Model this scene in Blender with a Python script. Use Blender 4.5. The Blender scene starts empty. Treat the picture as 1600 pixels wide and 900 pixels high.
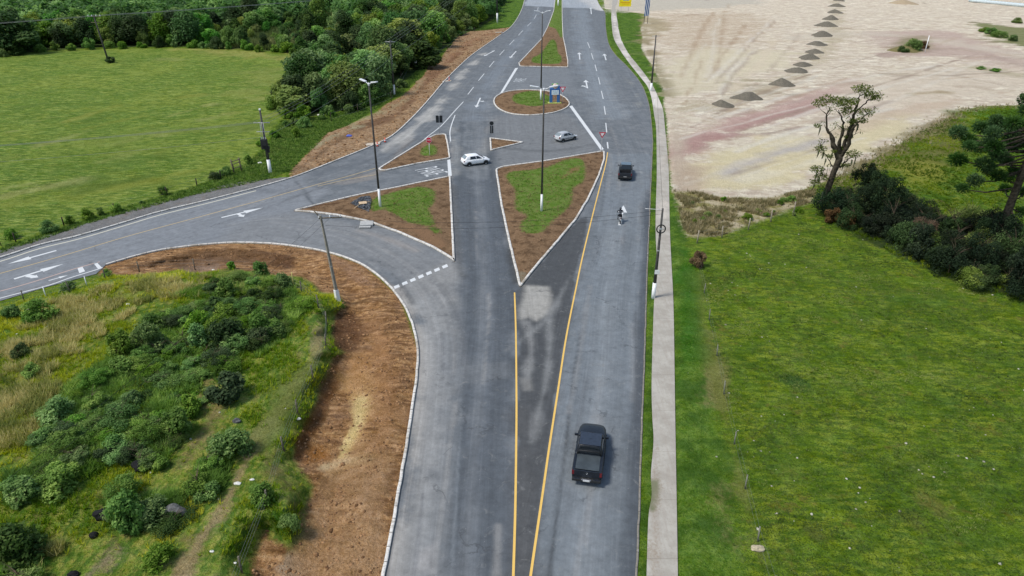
import bpy, bmesh, math, random
import numpy as np
from mathutils import Vector, Matrix, Euler
from mathutils.geometry import delaunay_2d_cdt

random.seed(7)
SC = bpy.context.scene
COL = SC.collection
PI = math.pi
R = math.radians

# ------------------------------------------------------------------ camera model (used to lay the plan out in metres)
H = 29.8
PITCH = R(27.4)
F = 1067.0
CP, SP = math.cos(PITCH), math.sin(PITCH)

def g(px, py, z=0.0):
    """point of the level z seen at a photo pixel"""
    u = (px - 800) / F; v = (py - 450) / F
    t = (H - z) / (SP + v * CP)
    return Vector((u * t, (CP - v * SP) * t, z))

def G(pts):
    return np.array([[g(x, y).x, g(x, y).y] for x, y in pts])

def height_for(px, py, top_py):
    """height of an upright thing whose foot is at a pixel and whose top reaches row top_py"""
    D = g(px, py).y
    v = (top_py - 450) / F
    return H - D / (CP - v * SP) * (SP + v * CP)

# ------------------------------------------------------------------ numpy helpers
def _hash(ix, iy, seed):
    n = (ix.astype(np.int64) * 374761393 + iy.astype(np.int64) * 668265263 + seed * 982451653) & 0x7fffffff
    n = ((n ^ (n >> 13)) * 1274126177) & 0x7fffffff
    n = (n ^ (n >> 16)) & 0x7fffffff
    return n / float(0x7fffffff)

def vnoise(x, y, seed=0):
    ix = np.floor(x); iy = np.floor(y)
    fx = x - ix; fy = y - iy
    fx = fx * fx * (3 - 2 * fx); fy = fy * fy * (3 - 2 * fy)
    a = _hash(ix, iy, seed); b = _hash(ix + 1, iy, seed)
    c = _hash(ix, iy + 1, seed); d = _hash(ix + 1, iy + 1, seed)
    return (a * (1 - fx) + b * fx) * (1 - fy) + (c * (1 - fx) + d * fx) * fy

def fbm(x, y, seed=0, octv=4):
    s = 0; a = .5; t = 0
    for k in range(octv):
        s = s + a * vnoise(x * 2 ** k + 17.3 * k, y * 2 ** k - 9.1 * k, seed + k); t += a; a *= .5
    return s / t

def sstep(a, b, x):
    t = np.clip((x - a) / (b - a), 0, 1)
    return t * t * (3 - 2 * t)

def seg_dist(P, A, B):
    d = B - A; L = float((d ** 2).sum()) or 1e-9
    t = np.clip(((P - A) @ d) / L, 0, 1)
    C = A + t[:, None] * d
    return np.sqrt(((P - C) ** 2).sum(1)), t

def line_dist(P, pts):
    if len(P) <= 64:
        A = pts[:-1][None]; d = (pts[1:] - pts[:-1])[None]; L = (d ** 2).sum(-1) + 1e-12
        t = np.clip(((P[:, None] - A) * d).sum(-1) / L, 0, 1)
        return np.sqrt(((P[:, None] - A - t[..., None] * d) ** 2).sum(-1)).min(1)
    best = np.full(len(P), 1e9)
    for i in range(len(pts) - 1):
        d, _ = seg_dist(P, pts[i], pts[i + 1]); best = np.minimum(best, d)
    return best

def inside(P, poly):
    x, y = P[:, 0], P[:, 1]
    if len(P) <= 64:
        a = poly; b = np.roll(poly, 1, 0)
        c = (a[None, :, 1] > y[:, None]) != (b[None, :, 1] > y[:, None])
        xx = (b[:, 0] - a[:, 0])[None] * (y[:, None] - a[None, :, 1]) / ((b[:, 1] - a[:, 1])[None] + 1e-12) + a[None, :, 0]
        return ((c & (x[:, None] < xx)).sum(1) % 2) == 1
    r = np.zeros(len(P), bool)
    n = len(poly); j = n - 1
    for i in range(n):
        xi, yi = poly[i]; xj, yj = poly[j]
        c = ((yi > y) != (yj > y))
        with np.errstate(divide='ignore', invalid='ignore'):
            xx = (xj - xi) * (y - yi) / (yj - yi + 1e-12) + xi
        r ^= (c & (x < xx)); j = i
    return r

def sdf(P, poly):
    """signed distance in metres, positive inside"""
    pp = np.vstack([poly, poly[:1]])
    d = line_dist(P, pp)
    return np.where(inside(P, poly), d, -d)

def catmull(pts, n=6, closed=False):
    pts = [np.array(p, float) for p in pts]
    out = []
    N = len(pts)
    rng = range(N) if closed else range(N - 1)
    for i in rng:
        if closed:
            p0, p1, p2, p3 = pts[i - 1], pts[i], pts[(i + 1) % N], pts[(i + 2) % N]
        else:
            p1, p2 = pts[i], pts[i + 1]
            p0 = pts[i - 1] if i > 0 else 2 * p1 - p2
            p3 = pts[i + 2] if i + 2 < N else 2 * p2 - p1
        for k in range(n):
            t = k / n
            out.append(.5 * ((2 * p1) + (-p0 + p2) * t + (2 * p0 - 5 * p1 + 4 * p2 - p3) * t * t + (-p0 + 3 * p1 - 3 * p2 + p3) * t ** 3))
    if not closed: out.append(pts[-1])
    return np.array(out)

def resample(pts, step):
    pts = np.array(pts); d = np.sqrt((np.diff(pts, axis=0) ** 2).sum(1)); s = np.concatenate([[0], np.cumsum(d)])
    n = max(2, int(s[-1] / step) + 1)
    t = np.linspace(0, s[-1], n)
    return np.stack([np.interp(t, s, pts[:, k]) for k in range(pts.shape[1])], 1)

# ------------------------------------------------------------------ object helpers
def empty(name, loc=(0, 0, 0), rz=0.0, label=None, cat=None, group=None):
    o = bpy.data.objects.new(name, None); COL.objects.link(o)
    o.location = loc; o.rotation_euler = (0, 0, rz)
    o.empty_display_size = .3
    tag(o, label, cat, group)
    return o

def tag(o, label=None, cat=None, group=None, kind=None):
    if label: o['label'] = label
    if cat: o['category'] = cat
    if group: o['group'] = group
    if kind: o['kind'] = kind
    return o

def link_mesh(name, me, mats=(), parent=None, loc=None):
    o = bpy.data.objects.new(name, me); COL.objects.link(o)
    if not me.materials:
        for m in (mats if isinstance(mats, (list, tuple)) else [mats]):
            me.materials.append(m)
    if parent: o.parent = parent
    if loc is not None: o.location = loc
    return o

def np_mesh(name, V, Fc, smooth=False):
    """mesh from arrays; Fc is (n,3) or (n,4)"""
    me = bpy.data.meshes.new(name)
    V = np.asarray(V, np.float32); Fc = np.asarray(Fc, np.int32)
    k = Fc.shape[1]
    me.vertices.add(len(V)); me.vertices.foreach_set('co', V.ravel())
    me.loops.add(Fc.size); me.loops.foreach_set('vertex_index', Fc.ravel())
    me.polygons.add(len(Fc)); me.polygons.foreach_set('loop_start', np.arange(0, Fc.size, k, dtype=np.int32))
    if smooth: me.polygons.foreach_set('use_smooth', np.ones(len(Fc), bool))
    me.update(calc_edges=True)
    return me

def fattr(me, name, arr, domain='POINT'):
    a = me.attributes.new(name, 'FLOAT', domain); a.data.foreach_set('value', np.asarray(arr, np.float32).ravel())

def cattr(me, name, arr, domain='POINT'):
    a = me.attributes.new(name, 'FLOAT_COLOR', domain); a.data.foreach_set('color', np.asarray(arr, np.float32).ravel())

def copy_tree(o, parent=None):
    c = o.copy(); COL.objects.link(c)
    if parent: c.parent = parent
    for ch in list(o.children): copy_tree(ch, c)
    return c

class MB:
    """collects shapes into one mesh"""
    def __init__(self): self.v = []; self.f = []; self.sm = []
    def add(self, vs, fs, smooth=False, M=None):
        b = len(self.v)
        for p in vs: self.v.append(tuple(M @ Vector(p)) if M is not None else tuple(p))
        for q in fs: self.f.append([b + i for i in q]); self.sm.append(smooth)
        return self
    def box(self, c, s, M=None, bev=0.0):
        x, y, z = s[0] / 2, s[1] / 2, s[2] / 2
        if bev <= 0:
            vs = [(c[0] + a * x, c[1] + b * y, c[2] + d * z) for d in (-1, 1) for b in (-1, 1) for a in (-1, 1)]
            fs = [(0, 2, 3, 1), (4, 5, 7, 6), (0, 1, 5, 4), (2, 6, 7, 3), (0, 4, 6, 2), (1, 3, 7, 5)]
            return self.add(vs, fs, False, M)
        bm = bmesh.new(); bmesh.ops.create_cube(bm, size=1)
        for v in bm.verts: v.co = Vector((v.co.x * s[0], v.co.y * s[1], v.co.z * s[2]))
        bmesh.ops.bevel(bm, geom=list(bm.edges), offset=bev, segments=2, affect='EDGES', profile=.6)
        bm.verts.ensure_lookup_table()
        self.add([(v.co + Vector(c)) for v in bm.verts], [[v.index for v in f.verts] for f in bm.faces], False, M)
        bm.free(); return self
    def tube(self, pts, rad, n=8, cap=True, smooth=True, M=None):
        pts = [Vector(p) for p in pts]
        if not isinstance(rad, (list, tuple)): rad = [rad] * len(pts)
        vs = []; fs = []
        up = None
        for i, p in enumerate(pts):
            d = (pts[min(i + 1, len(pts) - 1)] - pts[max(i - 1, 0)]).normalized()
            if up is None:
                up = Vector((0, 0, 1)) if abs(d.z) < .9 else Vector((1, 0, 0))
            a = d.cross(up).normalized(); b = a.cross(d).normalized(); up = b
            for k in range(n):
                t = 2 * PI * k / n
                vs.append(p + (a * math.cos(t) + b * math.sin(t)) * rad[i])
        for i in range(len(pts) - 1):
            for k in range(n):
                k2 = (k + 1) % n
                fs.append((i * n + k, i * n + k2, (i + 1) * n + k2, (i + 1) * n + k))
        self.add(vs, fs, smooth, M)
        if cap:
            b = len(self.v) - len(vs)
            self.f.append([b + k for k in range(n)][::1]); self.sm.append(False)
            self.f.append([b + (len(pts) - 1) * n + k for k in range(n)][::-1]); self.sm.append(False)
        return self
    def lathe(self, prof, n=16, axis='Z', M=None, smooth=True):
        vs = []; fs = []
        for (r, h) in prof:
            for k in range(n):
                t = 2 * PI * k / n
                p = (r * math.cos(t), r * math.sin(t), h)
                if axis == 'Y': p = (p[0], h, p[1])
                vs.append(p)
        for i in range(len(prof) - 1):
            for k in range(n):
                k2 = (k + 1) % n
                fs.append((i * n + k, i * n + k2, (i + 1) * n + k2, (i + 1) * n + k))
        return self.add(vs, fs, smooth, M)
    def poly(self, pts, M=None):
        return self.add(pts, [list(range(len(pts)))], False, M)
    def build(self, name, mat, parent=None, loc=None):
        me = bpy.data.meshes.new(name)
        me.from_pydata(self.v, [], self.f)
        me.polygons.foreach_set('use_smooth', self.sm)
        me.update()
        bm = bmesh.new(); bm.from_mesh(me); bmesh.ops.recalc_face_normals(bm, faces=bm.faces); bm.to_mesh(me); bm.free()
        return link_mesh(name, me, mat, parent, loc)

# ------------------------------------------------------------------ node helpers
class NT:
    def __init__(self, name):
        self.m = bpy.data.materials.new(name); self.m.use_nodes = True
        self.t = self.m.node_tree; self.n = self.t.nodes
        self.bsdf = self.n['Principled BSDF']
        self.tc = self.n.new('ShaderNodeTexCoord')
    def l(self, a, b): self.t.links.new(a, b)
    def setin(self, sock, v):
        if v is None: return
        if hasattr(v, 'is_output') or isinstance(v, bpy.types.NodeSocket): self.l(v, sock)
        else:
            if sock.type == 'RGBA' and len(v) == 3: v = (*v, 1)
            sock.default_value = v
    def noise(self, scale, detail=4, rough=.55, vec=None, dist=0.0, dim='3D', out='Fac'):
        n = self.n.new('ShaderNodeTexNoise'); n.noise_dimensions = dim
        n.inputs['Scale'].default_value = scale; n.inputs['Detail'].default_value = detail
        n.inputs['Roughness'].default_value = rough; n.inputs['Distortion'].default_value = dist
        self.l(vec if vec is not None else self.tc.outputs['Object'], n.inputs['Vector'])
        return n.outputs[out]
    def voro(self, scale, vec=None, feat='F1', out='Distance', rnd=1.0):
        n = self.n.new('ShaderNodeTexVoronoi'); n.feature = feat
        n.inputs['Scale'].default_value = scale; n.inputs['Randomness'].default_value = rnd
        self.l(vec if vec is not None else self.tc.outputs['Object'], n.inputs['Vector'])
        return n.outputs[out]
    def mapping(self, vec=None, scale=(1, 1, 1), rot=(0, 0, 0), loc=(0, 0, 0)):
        n = self.n.new('ShaderNodeMapping')
        n.inputs['Scale'].default_value = scale; n.inputs['Rotation'].default_value = rot; n.inputs['Location'].default_value = loc
        self.l(vec if vec is not None else self.tc.outputs['Object'], n.inputs['Vector'])
        return n.outputs[0]
    def math(self, op, a, b=None, c=None, clamp=False):
        n = self.n.new('ShaderNodeMath'); n.operation = op; n.use_clamp = clamp
        self.setin(n.inputs[0], a)
        if b is not None: self.setin(n.inputs[1], b)
        if c is not None: self.setin(n.inputs[2], c)
        return n.outputs[0]
    def ss(self, x, a, b, lo=0.0, hi=1.0):
        n = self.n.new('ShaderNodeMapRange'); n.interpolation_type = 'SMOOTHSTEP'
        self.setin(n.inputs['Value'], x)
        n.inputs['From Min'].default_value = a; n.inputs['From Max'].default_value = b
        n.inputs['To Min'].default_value = lo; n.inputs['To Max'].default_value = hi
        return n.outputs[0]
    def mix(self, f, a, b, mode='MIX'):
        n = self.n.new('ShaderNodeMix'); n.data_type = 'RGBA'; n.blend_type = mode
        self.setin(n.inputs[0], f); self.setin(n.inputs[6], a); self.setin(n.inputs[7], b)
        return n.outputs[2]
    def attr(self, name, out='Fac'):
        n = self.n.new('ShaderNodeAttribute'); n.attribute_name = name
        return n.outputs[out]
    def bump(self, h, strength=.5, dist=.05):
        n = self.n.new('ShaderNodeBump'); n.inputs['Strength'].default_value = strength; n.inputs['Distance'].default_value = dist
        self.l(h, n.inputs['Height']); self.l(n.outputs[0], self.bsdf.inputs['Normal'])
    def hsv(self, col, h=.5, s=1.0, v=1.0):
        n = self.n.new('ShaderNodeHueSaturation')
        self.setin(n.inputs['Hue'], h); self.setin(n.inputs['Saturation'], s); self.setin(n.inputs['Value'], v)
        self.setin(n.inputs['Color'], col); return n.outputs[0]
    def done(self, col, rough=.8, spec=.3, metal=0.0):
        self.setin(self.bsdf.inputs['Base Color'], col)
        self.setin(self.bsdf.inputs['Roughness'], rough)
        self.bsdf.inputs['Specular IOR Level'].default_value = spec
        self.bsdf.inputs['Metallic'].default_value = metal
        return self.m

def simple(name, col, rough=.6, spec=.4, metal=0.0, var=.12, scale=6.0, coat=0.0, alpha=1.0):
    t = NT(name)
    n = t.noise(scale, 4)
    c = t.mix(t.ss(n, .3, .7), tuple(x * (1 - var) for x in col), tuple(min(1, x * (1 + var)) for x in col))
    t.done(c, rough, spec, metal)
    if coat: t.bsdf.inputs['Coat Weight'].default_value = coat; t.bsdf.inputs['Coat Roughness'].default_value = .06
    return t.m
# ================================================================== PLAN (photo pixels -> metres on the ground)
# --- paved area
UPPER_EDGE = [(-260, 470), (-120, 438), (0, 404), (62, 384), (125, 369), (200, 347), (250, 332), (325, 314), (400, 294.5), (460, 277), (517, 255), (585, 227), (617, 210),
              (650, 179), (676, 150), (700, 122), (737, 87), (775, 60), (797, 44), (808, 30), (816, 14), (820, 0), (824, -14), (828, -26)]
RIGHT_EDGE = [(927, -26), (930, -12), (933, 0), (938, 10), (945, 20), (946, 40), (950, 66), (960, 84), (976, 100), (992, 118), (1004, 136), (1012, 158), (1016, 180),
              (1019, 217), (1018.5, 242), (1016, 292), (1014, 342), (1011, 405), (1009, 462), (1007, 525), (1004, 600), (1001, 675), (998, 775), (993, 900), (989, 1000), (984, 1160)]
LOWER_EDGE = [(565, 1160), (585, 1000), (602, 900), (617, 820), (627, 760), (637, 700), (646, 640), (653, 590), (655, 550), (650, 520), (641, 492), (625, 465), (601, 438),
              (570, 415), (540, 402), (505, 392), (470, 386), (430, 381), (380, 379), (345, 380), (300, 384), (250, 391), (205, 402), (165, 414)]
LOWER_EDGE2 = [(150, 428), (100, 441), (50, 455), (0, 470), (-120, 502), (-260, 540)]
upper = catmull(G(UPPER_EDGE)); right = catmull(G(RIGHT_EDGE)); lower = catmull(G(LOWER_EDGE)); lower2 = catmull(G(LOWER_EDGE2))
ROAD = np.vstack([upper, right, lower, lower2])

PATH_L = [(958, -6), (955, 16), (956, 40), (959, 60), (970, 80), (984, 100), (1000, 120), (1012, 136), (1018, 154), (1022, 180), (1025, 200), (1026, 242), (1026, 280), (1024.5, 330), (1024.5, 370),
          (1026, 410), (1022, 470), (1020, 525), (1018, 600), (1019, 650), (1021, 690), (1017, 740), (1018, 775), (1013, 810), (1010, 900), (1006, 1010), (1000, 1160)]
PATH_R = [(966, -6), (963, 16), (966, 40), (970, 60), (981, 82), (995, 100), (1009, 118), (1021, 136), (1030, 156), (1036, 172), (1039, 200), (1043, 242), (1045, 270), (1046, 330), (1047, 370),
          (1049, 410), (1052, 470), (1053.5, 550), (1054.5, 625), (1055.5, 690), (1057, 775), (1059, 900), (1061, 1010), (1064, 1160)]
pl = catmull(G(PATH_L)); pr = catmull(G(PATH_R))
PATH = np.vstack([pl, pr[::-1]])

SCRUB = G([(-300, 560), (-120, 505), (0, 476), (60, 462), (110, 449), (150, 434), (165, 428), (200, 430), (250, 426), (280, 421), (310, 426), (360, 419), (400, 426), (440, 431), (470, 432), (488, 442), (500, 456),
           (530, 461), (541, 478), (524, 492), (521, 520), (532, 545), (538, 551), (520, 560), (513, 582), (500, 610), (490, 650), (470, 685), (459, 715), (466, 728), (490, 760), (478, 800), (475, 835), (455, 856),
           (430, 846), (412, 830), (404, 852), (394, 900), (380, 1000), (370, 1160), (-700, 1160)])
MEADOW = G([(-600, 130), (-150, 105), (0, 90), (40, 84), (100, 78), (200, 76), (300, 76), (400, 82), (470, 88), (492, 96), (480, 110), (462, 122), (448, 138), (438, 160), (440, 184), (420, 205),
            (405, 235), (385, 256), (350, 272), (300, 292), (265, 301), (180, 327), (75, 358), (0, 386), (-120, 425), (-260, 462), (-800, 620)])
SOILV = G([(801, 42), (785, 44), (760, 47), (735, 49), (715, 58), (700, 75), (690, 90), (668, 103), (660, 120), (640, 140), (625, 152), (602, 163), (590, 175), (545, 195), (510, 208), (482, 238), (455, 266), (452, 282),
           (540, 262), (640, 212), (720, 130), (790, 80), (815, 48)])
GRAVEL = G([(-260, 480), (-120, 430), (0, 392), (35, 381), (100, 359), (150, 345), (200, 330), (240, 318), (300, 305), (345, 290), (375, 284), (425, 279), (458, 276), (470, 285), (400, 310), (200, 365), (0, 425), (-260, 500)])
SOILL = G([(150, 420), (165, 414), (205, 402), (250, 391), (300, 384), (345, 380), (430, 381), (505, 392), (570, 415), (625, 465), (655, 550), (646, 640), (602, 900), (565, 1160), (372, 1160), (394, 900), (300, 700), (300, 500), (160, 440)])
SAND = G([(1010, 22), (1001, 45), (1004, 60), (1002, 75), (1010, 90), (1018, 100), (1030, 125), (1038, 145), (1037, 165), (1041, 180), (1046, 240), (1048, 275), (1050, 300), (1060, 305), (1085, 306), (1130, 318), (1160, 308), (1200, 314),
          (1240, 304), (1270, 290), (1300, 280), (1320, 275), (1345, 262), (1380, 240), (1420, 216), (1460, 200), (1500, 174), (1530, 166), (1600, 164), (1700, 168), (1900, 172), (2600, 180), (2600, -20), (1600, -40), (1020, -30), (940, -28), (945, 14)])
DRY = G([(1052, 298), (1085, 300), (1130, 312), (1200, 310), (1245, 300), (1275, 296), (1268, 315), (1240, 325), (1205, 338), (1170, 352), (1130, 367), (1092, 372), (1075, 370), (1066, 350), (1060, 320)])
SLOPE = G([(1270, 300), (1300, 280), (1345, 262), (1420, 216), (1500, 174), (1600, 164), (1900, 172), (2400, 178), (2400, 520), (1800, 520), (1600, 475), (1540, 458), (1460, 425), (1400, 402), (1350, 372), (1305, 350), (1283, 330)])
WOODS = G([(-1500, 120), (-200, 100), (0, 88), (60, 80), (160, 74), (300, 73), (400, 78), (480, 86), (492, 97), (478, 112), (460, 126), (446, 145), (440, 170), (446, 186), (480, 184), (540, 172), (590, 155), (625, 132), (650, 112),
           (665, 100), (700, 72), (745, 45), (772, 30), (787, 8), (800, -20), (805, -50), (-3000, -55)])
VERGEL = G([(830, -20), (788, 0), (770, 32), (745, 46), (700, 72), (664, 101), (625, 134), (590, 157), (540, 174), (480, 187), (440, 188), (415, 230), (385, 257), (300, 294), (265, 303), (150, 338), (0, 388), (0, 396), (150, 346), (300, 306),
            (420, 280), (455, 266), (482, 238), (545, 195), (602, 163), (660, 120), (700, 75), (735, 49), (797, 46), (820, 10)])
VERGER = G([(945, 17), (946, 40), (950, 66), (976, 100), (1004, 136), (1016, 180), (1019, 242), (1011, 405), (1004, 600), (998, 775), (984, 1160), (1180, 1160), (1165, 900), (1140, 760), (1120, 640), (1105, 560), (1085, 450), (1072, 370),
            (1060, 320), (1050, 300), (1047, 270), (1041, 180), (1037, 165), (1038, 145), (1030, 125), (1010, 90), (1001, 60), (1000, 22), (960, 14)])

ISLANDS = {}
def isl(name, pts, smooth=False, n=6):
    w = G(pts)
    ISLANDS[name] = catmull(w, n, True) if smooth else w
def roundpoly(px, rad=.8, n=5):
    w = G(px); out = []
    N = len(w)
    for i in range(N):
        p = w[i]; a = w[i - 1]; b = w[(i + 1) % N]
        da = a - p; db = b - p; la = np.linalg.norm(da); lb = np.linalg.norm(db)
        da /= la; db /= lb
        ang = math.acos(max(-1, min(1, float(da @ db))))
        if ang > R(165): out.append(p); continue
        r = min(rad, .35 * la, .35 * lb)
        s = p + da * r; e = p + db * r
        for k in range(n + 1):
            t = k / n
            out.append((1 - t) ** 2 * s + 2 * t * (1 - t) * p + t * t * e)
    return np.array(out)
ISLANDS['top'] = roundpoly([(868, -24), (867, 0), (865, 16), (860, 30), (855, 43), (845, 62), (828, 80), (810, 99), (812, 104), (888, 105.5), (888, 96), (884, 74), (880.5, 58), (879, 30), (878.5, 0), (879, -24)], .5)
isl('oval', [(771, 160), (775, 151), (790, 144), (812, 141), (835, 141), (858, 143), (875, 148), (886, 155), (890.5, 163), (884, 170), (868, 176), (845, 179.5), (820, 180.5), (795, 177.5), (778, 170)], True)
ISLANDS['wedge'] = roundpoly([(590, 265), (625, 243), (664, 219), (680, 211), (697, 210), (701, 228), (704, 248), (650, 257), (600, 268)], .5)
ISLANDS['left'] = roundpoly([(457, 330), (550, 307), (625, 292), (704, 275.5), (707, 330), (711, 410), (705, 405), (675, 387), (625, 365), (575, 347), (525, 337), (487, 332.5)], .3)
ISLANDS['tiny'] = roundpoly([(765, 216), (819, 223), (766, 236)], .2)
ISLANDS['centre'] = roundpoly([(774, 265), (784, 261), (850, 252), (945, 236), (945, 250), (937, 275), (920, 312), (900, 345), (875, 375), (845, 410), (812, 452), (800, 402), (792, 367), (782, 320)], .9)

# ================================================================== terrain height, in plan space
def hq(Q):
    x, y = Q[:, 0], Q[:, 1]
    d_road = -sdf(Q, ROAD)                     # outside distance
    d_path = -sdf(Q, PATH)
    near = (y < 600) & (y > -50)
    h = (fbm(x * .11, y * .11, 3) - .5) * .5 * sstep(2, 14, d_road)
    h = h + .10
    s_scr = sdf(Q, SCRUB)
    h += 1.45 * sstep(-.4, 1.9, s_scr + (fbm(x * .5, y * .5, 8) - .5) * 1.2) + .9 * sstep(4, 26, s_scr) + (fbm(x * .35, y * .35, 5) - .5) * .55 * sstep(.5, 5, s_scr)
    s_soil = sdf(Q, SOILL)
    h += ((fbm(x * .9, y * .9, 11) - .45) * .34 + (fbm(x * .5, y * 2.4, 13) - .5) * .22) * sstep(-.5, 1.5, s_soil) * (1 - sstep(0, 2, s_scr))
    h -= .35 * sstep(1.2, 4.0, s_soil) * (1 - sstep(-1.5, .5, s_scr)) * sstep(1, 4, d_road)
    s_v = sdf(Q, SOILV)
    h += (fbm(x * .8, y * .8, 12) - .4) * .35 * sstep(0, 1.2, s_v)
    s_sl = sdf(Q, SLOPE)
    h += -1.1 * sstep(3, 22, s_sl) + .35 * sstep(-.5, 1.5, s_sl) + (fbm(x * .16, y * .16, 21) - .5) * .9 * sstep(1, 6, s_sl)
    s_sand = sdf(Q, SAND)
    h += (fbm(x * .3, y * .3, 31) - .5) * .22 * sstep(1, 5, s_sand)
    s_w = sdf(Q, WOODS)
    h += 1.2 * sstep(0, 40, s_w)
    h += .8 * (fbm(x * .012, y * .012, 41) - .5) * sstep(20, 120, d_road) * 2
    h = -.03 + (h + .03) * sstep(.10, 1.3, d_road)
    h = np.where(d_road < .12, -.12 * sstep(.14, -.2, d_road) - .02, h)
    k = sstep(.5, -.12, d_path)
    h = h * (1 - k) + (-.05) * k
    k2 = sstep(.1, .6, d_path) * (1 - sstep(.9, 2.2, d_path)) * sstep(.1, .5, d_road)
    h = h + .05 * k2
    return h

def lift(Q, dz=0.0):
    Q = np.atleast_2d(np.array(Q, float)); h = hq(Q) + dz
    k = (H - h) / H
    return np.column_stack([Q * k[:, None], h])

def gp(px, py):
    """ground point (with terrain height) seen at a photo pixel"""
    q = g(px, py); return Vector(lift([[q.x, q.y]])[0])

def scatter(poly, n, rng, weight=None):
    """n random plan points inside a polygon"""
    lo = poly.min(0); hi = poly.max(0); out = []; got = 0; guard = 0
    while got < n and guard < 60:
        guard += 1
        P = rng.uniform(lo, hi, (max(2000, n * 2), 2))
        m = inside(P, poly)
        if weight is not None: m &= rng.uniform(0, 1, len(P)) < weight(P)
        P = P[m]; out.append(P); got += len(P)
    return np.vstack(out)[:n]

# ================================================================== ground sheet
def build_grid():
    ys = list(np.arange(-60, 22, 4.0)); y = 24.0
    while y < 520: ys.append(y); y *= 1.0062
    while y < 6000: ys.append(y); y *= 1.12
    ys = np.array(ys)
    us = np.concatenate([np.linspace(-2.6, -1.0, 30)[:-1], np.linspace(-1.0, 1.0, 400), np.linspace(1.0, 2.6, 30)[1:]])
    sc = np.sqrt(ys ** 2 + 26.0 ** 2)
    X = us[None, :] * sc[:, None]; Y = np.repeat(ys[:, None], len(us), 1)
    return X, Y

X, Y = build_grid()
nr, nc = X.shape
Q = np.column_stack([X.ravel(), Y.ravel()])
hh = hq(Q)
kk = (H - hh) / H
V = np.column_stack([Q * kk[:, None], hh])
idx = np.arange(nr * nc).reshape(nr, nc)
Fq = np.column_stack([idx[:-1, :-1].ravel(), idx[:-1, 1:].ravel(), idx[1:, 1:].ravel(), idx[1:, :-1].ravel()])
ground_me = np_mesh('ground', V, Fq, True)
def clampd(a): return np.clip(a, -6, 6)
for nm, pl_ in (('z_scrub', SCRUB), ('z_meadow', MEADOW), ('z_soilv', SOILV), ('z_gravel', GRAVEL), ('z_soill', SOILL), ('z_sand', SAND), ('z_dry', DRY), ('z_slope', SLOPE), ('z_woods', WOODS), ('z_vergel', VERGEL), ('z_verger', VERGER)):
    fattr(ground_me, nm, clampd(sdf(Q, pl_)))
fattr(ground_me, 'd_road', np.clip(-sdf(Q, ROAD), -2, 6))

def srgb(r, g_, b):
    f = lambda c: (c / 255 / 12.92) if c / 255 <= .04045 else ((c / 255 + .055) / 1.055) ** 2.4
    return (f(r), f(g_), f(b))
K = 1.0 / 1.12      # picture brightness to base colour
def alb(r, g_, b):
    c = srgb(r, g_, b); return tuple(min(.85, x * K) for x in c)

def paint(Q, items):
    """soft patches of colour: (kind, pixels, width_m, soft_m, colour, alpha)"""
    C = np.zeros((len(Q), 4)); 
    for kind, pts, w, soft, col, al in items:
        P = G(pts) if kind != 'W' else np.array(pts)
        lo = P.min(0) - w - soft - 1; hi = P.max(0) + w + soft + 1
        m = np.all((Q > lo) & (Q < hi), 1)
        if not m.any(): continue
        q = Q[m]
        if kind in 'LW':
            if len(P) > 2 and kind == 'L': P = catmull(P, 5)
            d = line_dist(q, P) - w / 2
        else:
            d = -sdf(q, P)
        d = d + (fbm(q[:, 0] * .45, q[:, 1] * .45, 77) - .5) * soft * 1.4 + (fbm(q[:, 0] * .12, q[:, 1] * .25, 79) - .5) * soft * 2.2
        a = al * sstep(soft, -soft, d)
        c = np.array(alb(*col))
        cur = C[m]
        na = a + cur[:, 3] * (1 - a)
        rgb = np.where(na[:, None] > 1e-5, (c[None, :] * a[:, None] + cur[:, :3] * (cur[:, 3] * (1 - a))[:, None]) / np.maximum(na, 1e-5)[:, None], 0)
        C[m] = np.column_stack([rgb, na])
    return C

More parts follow.
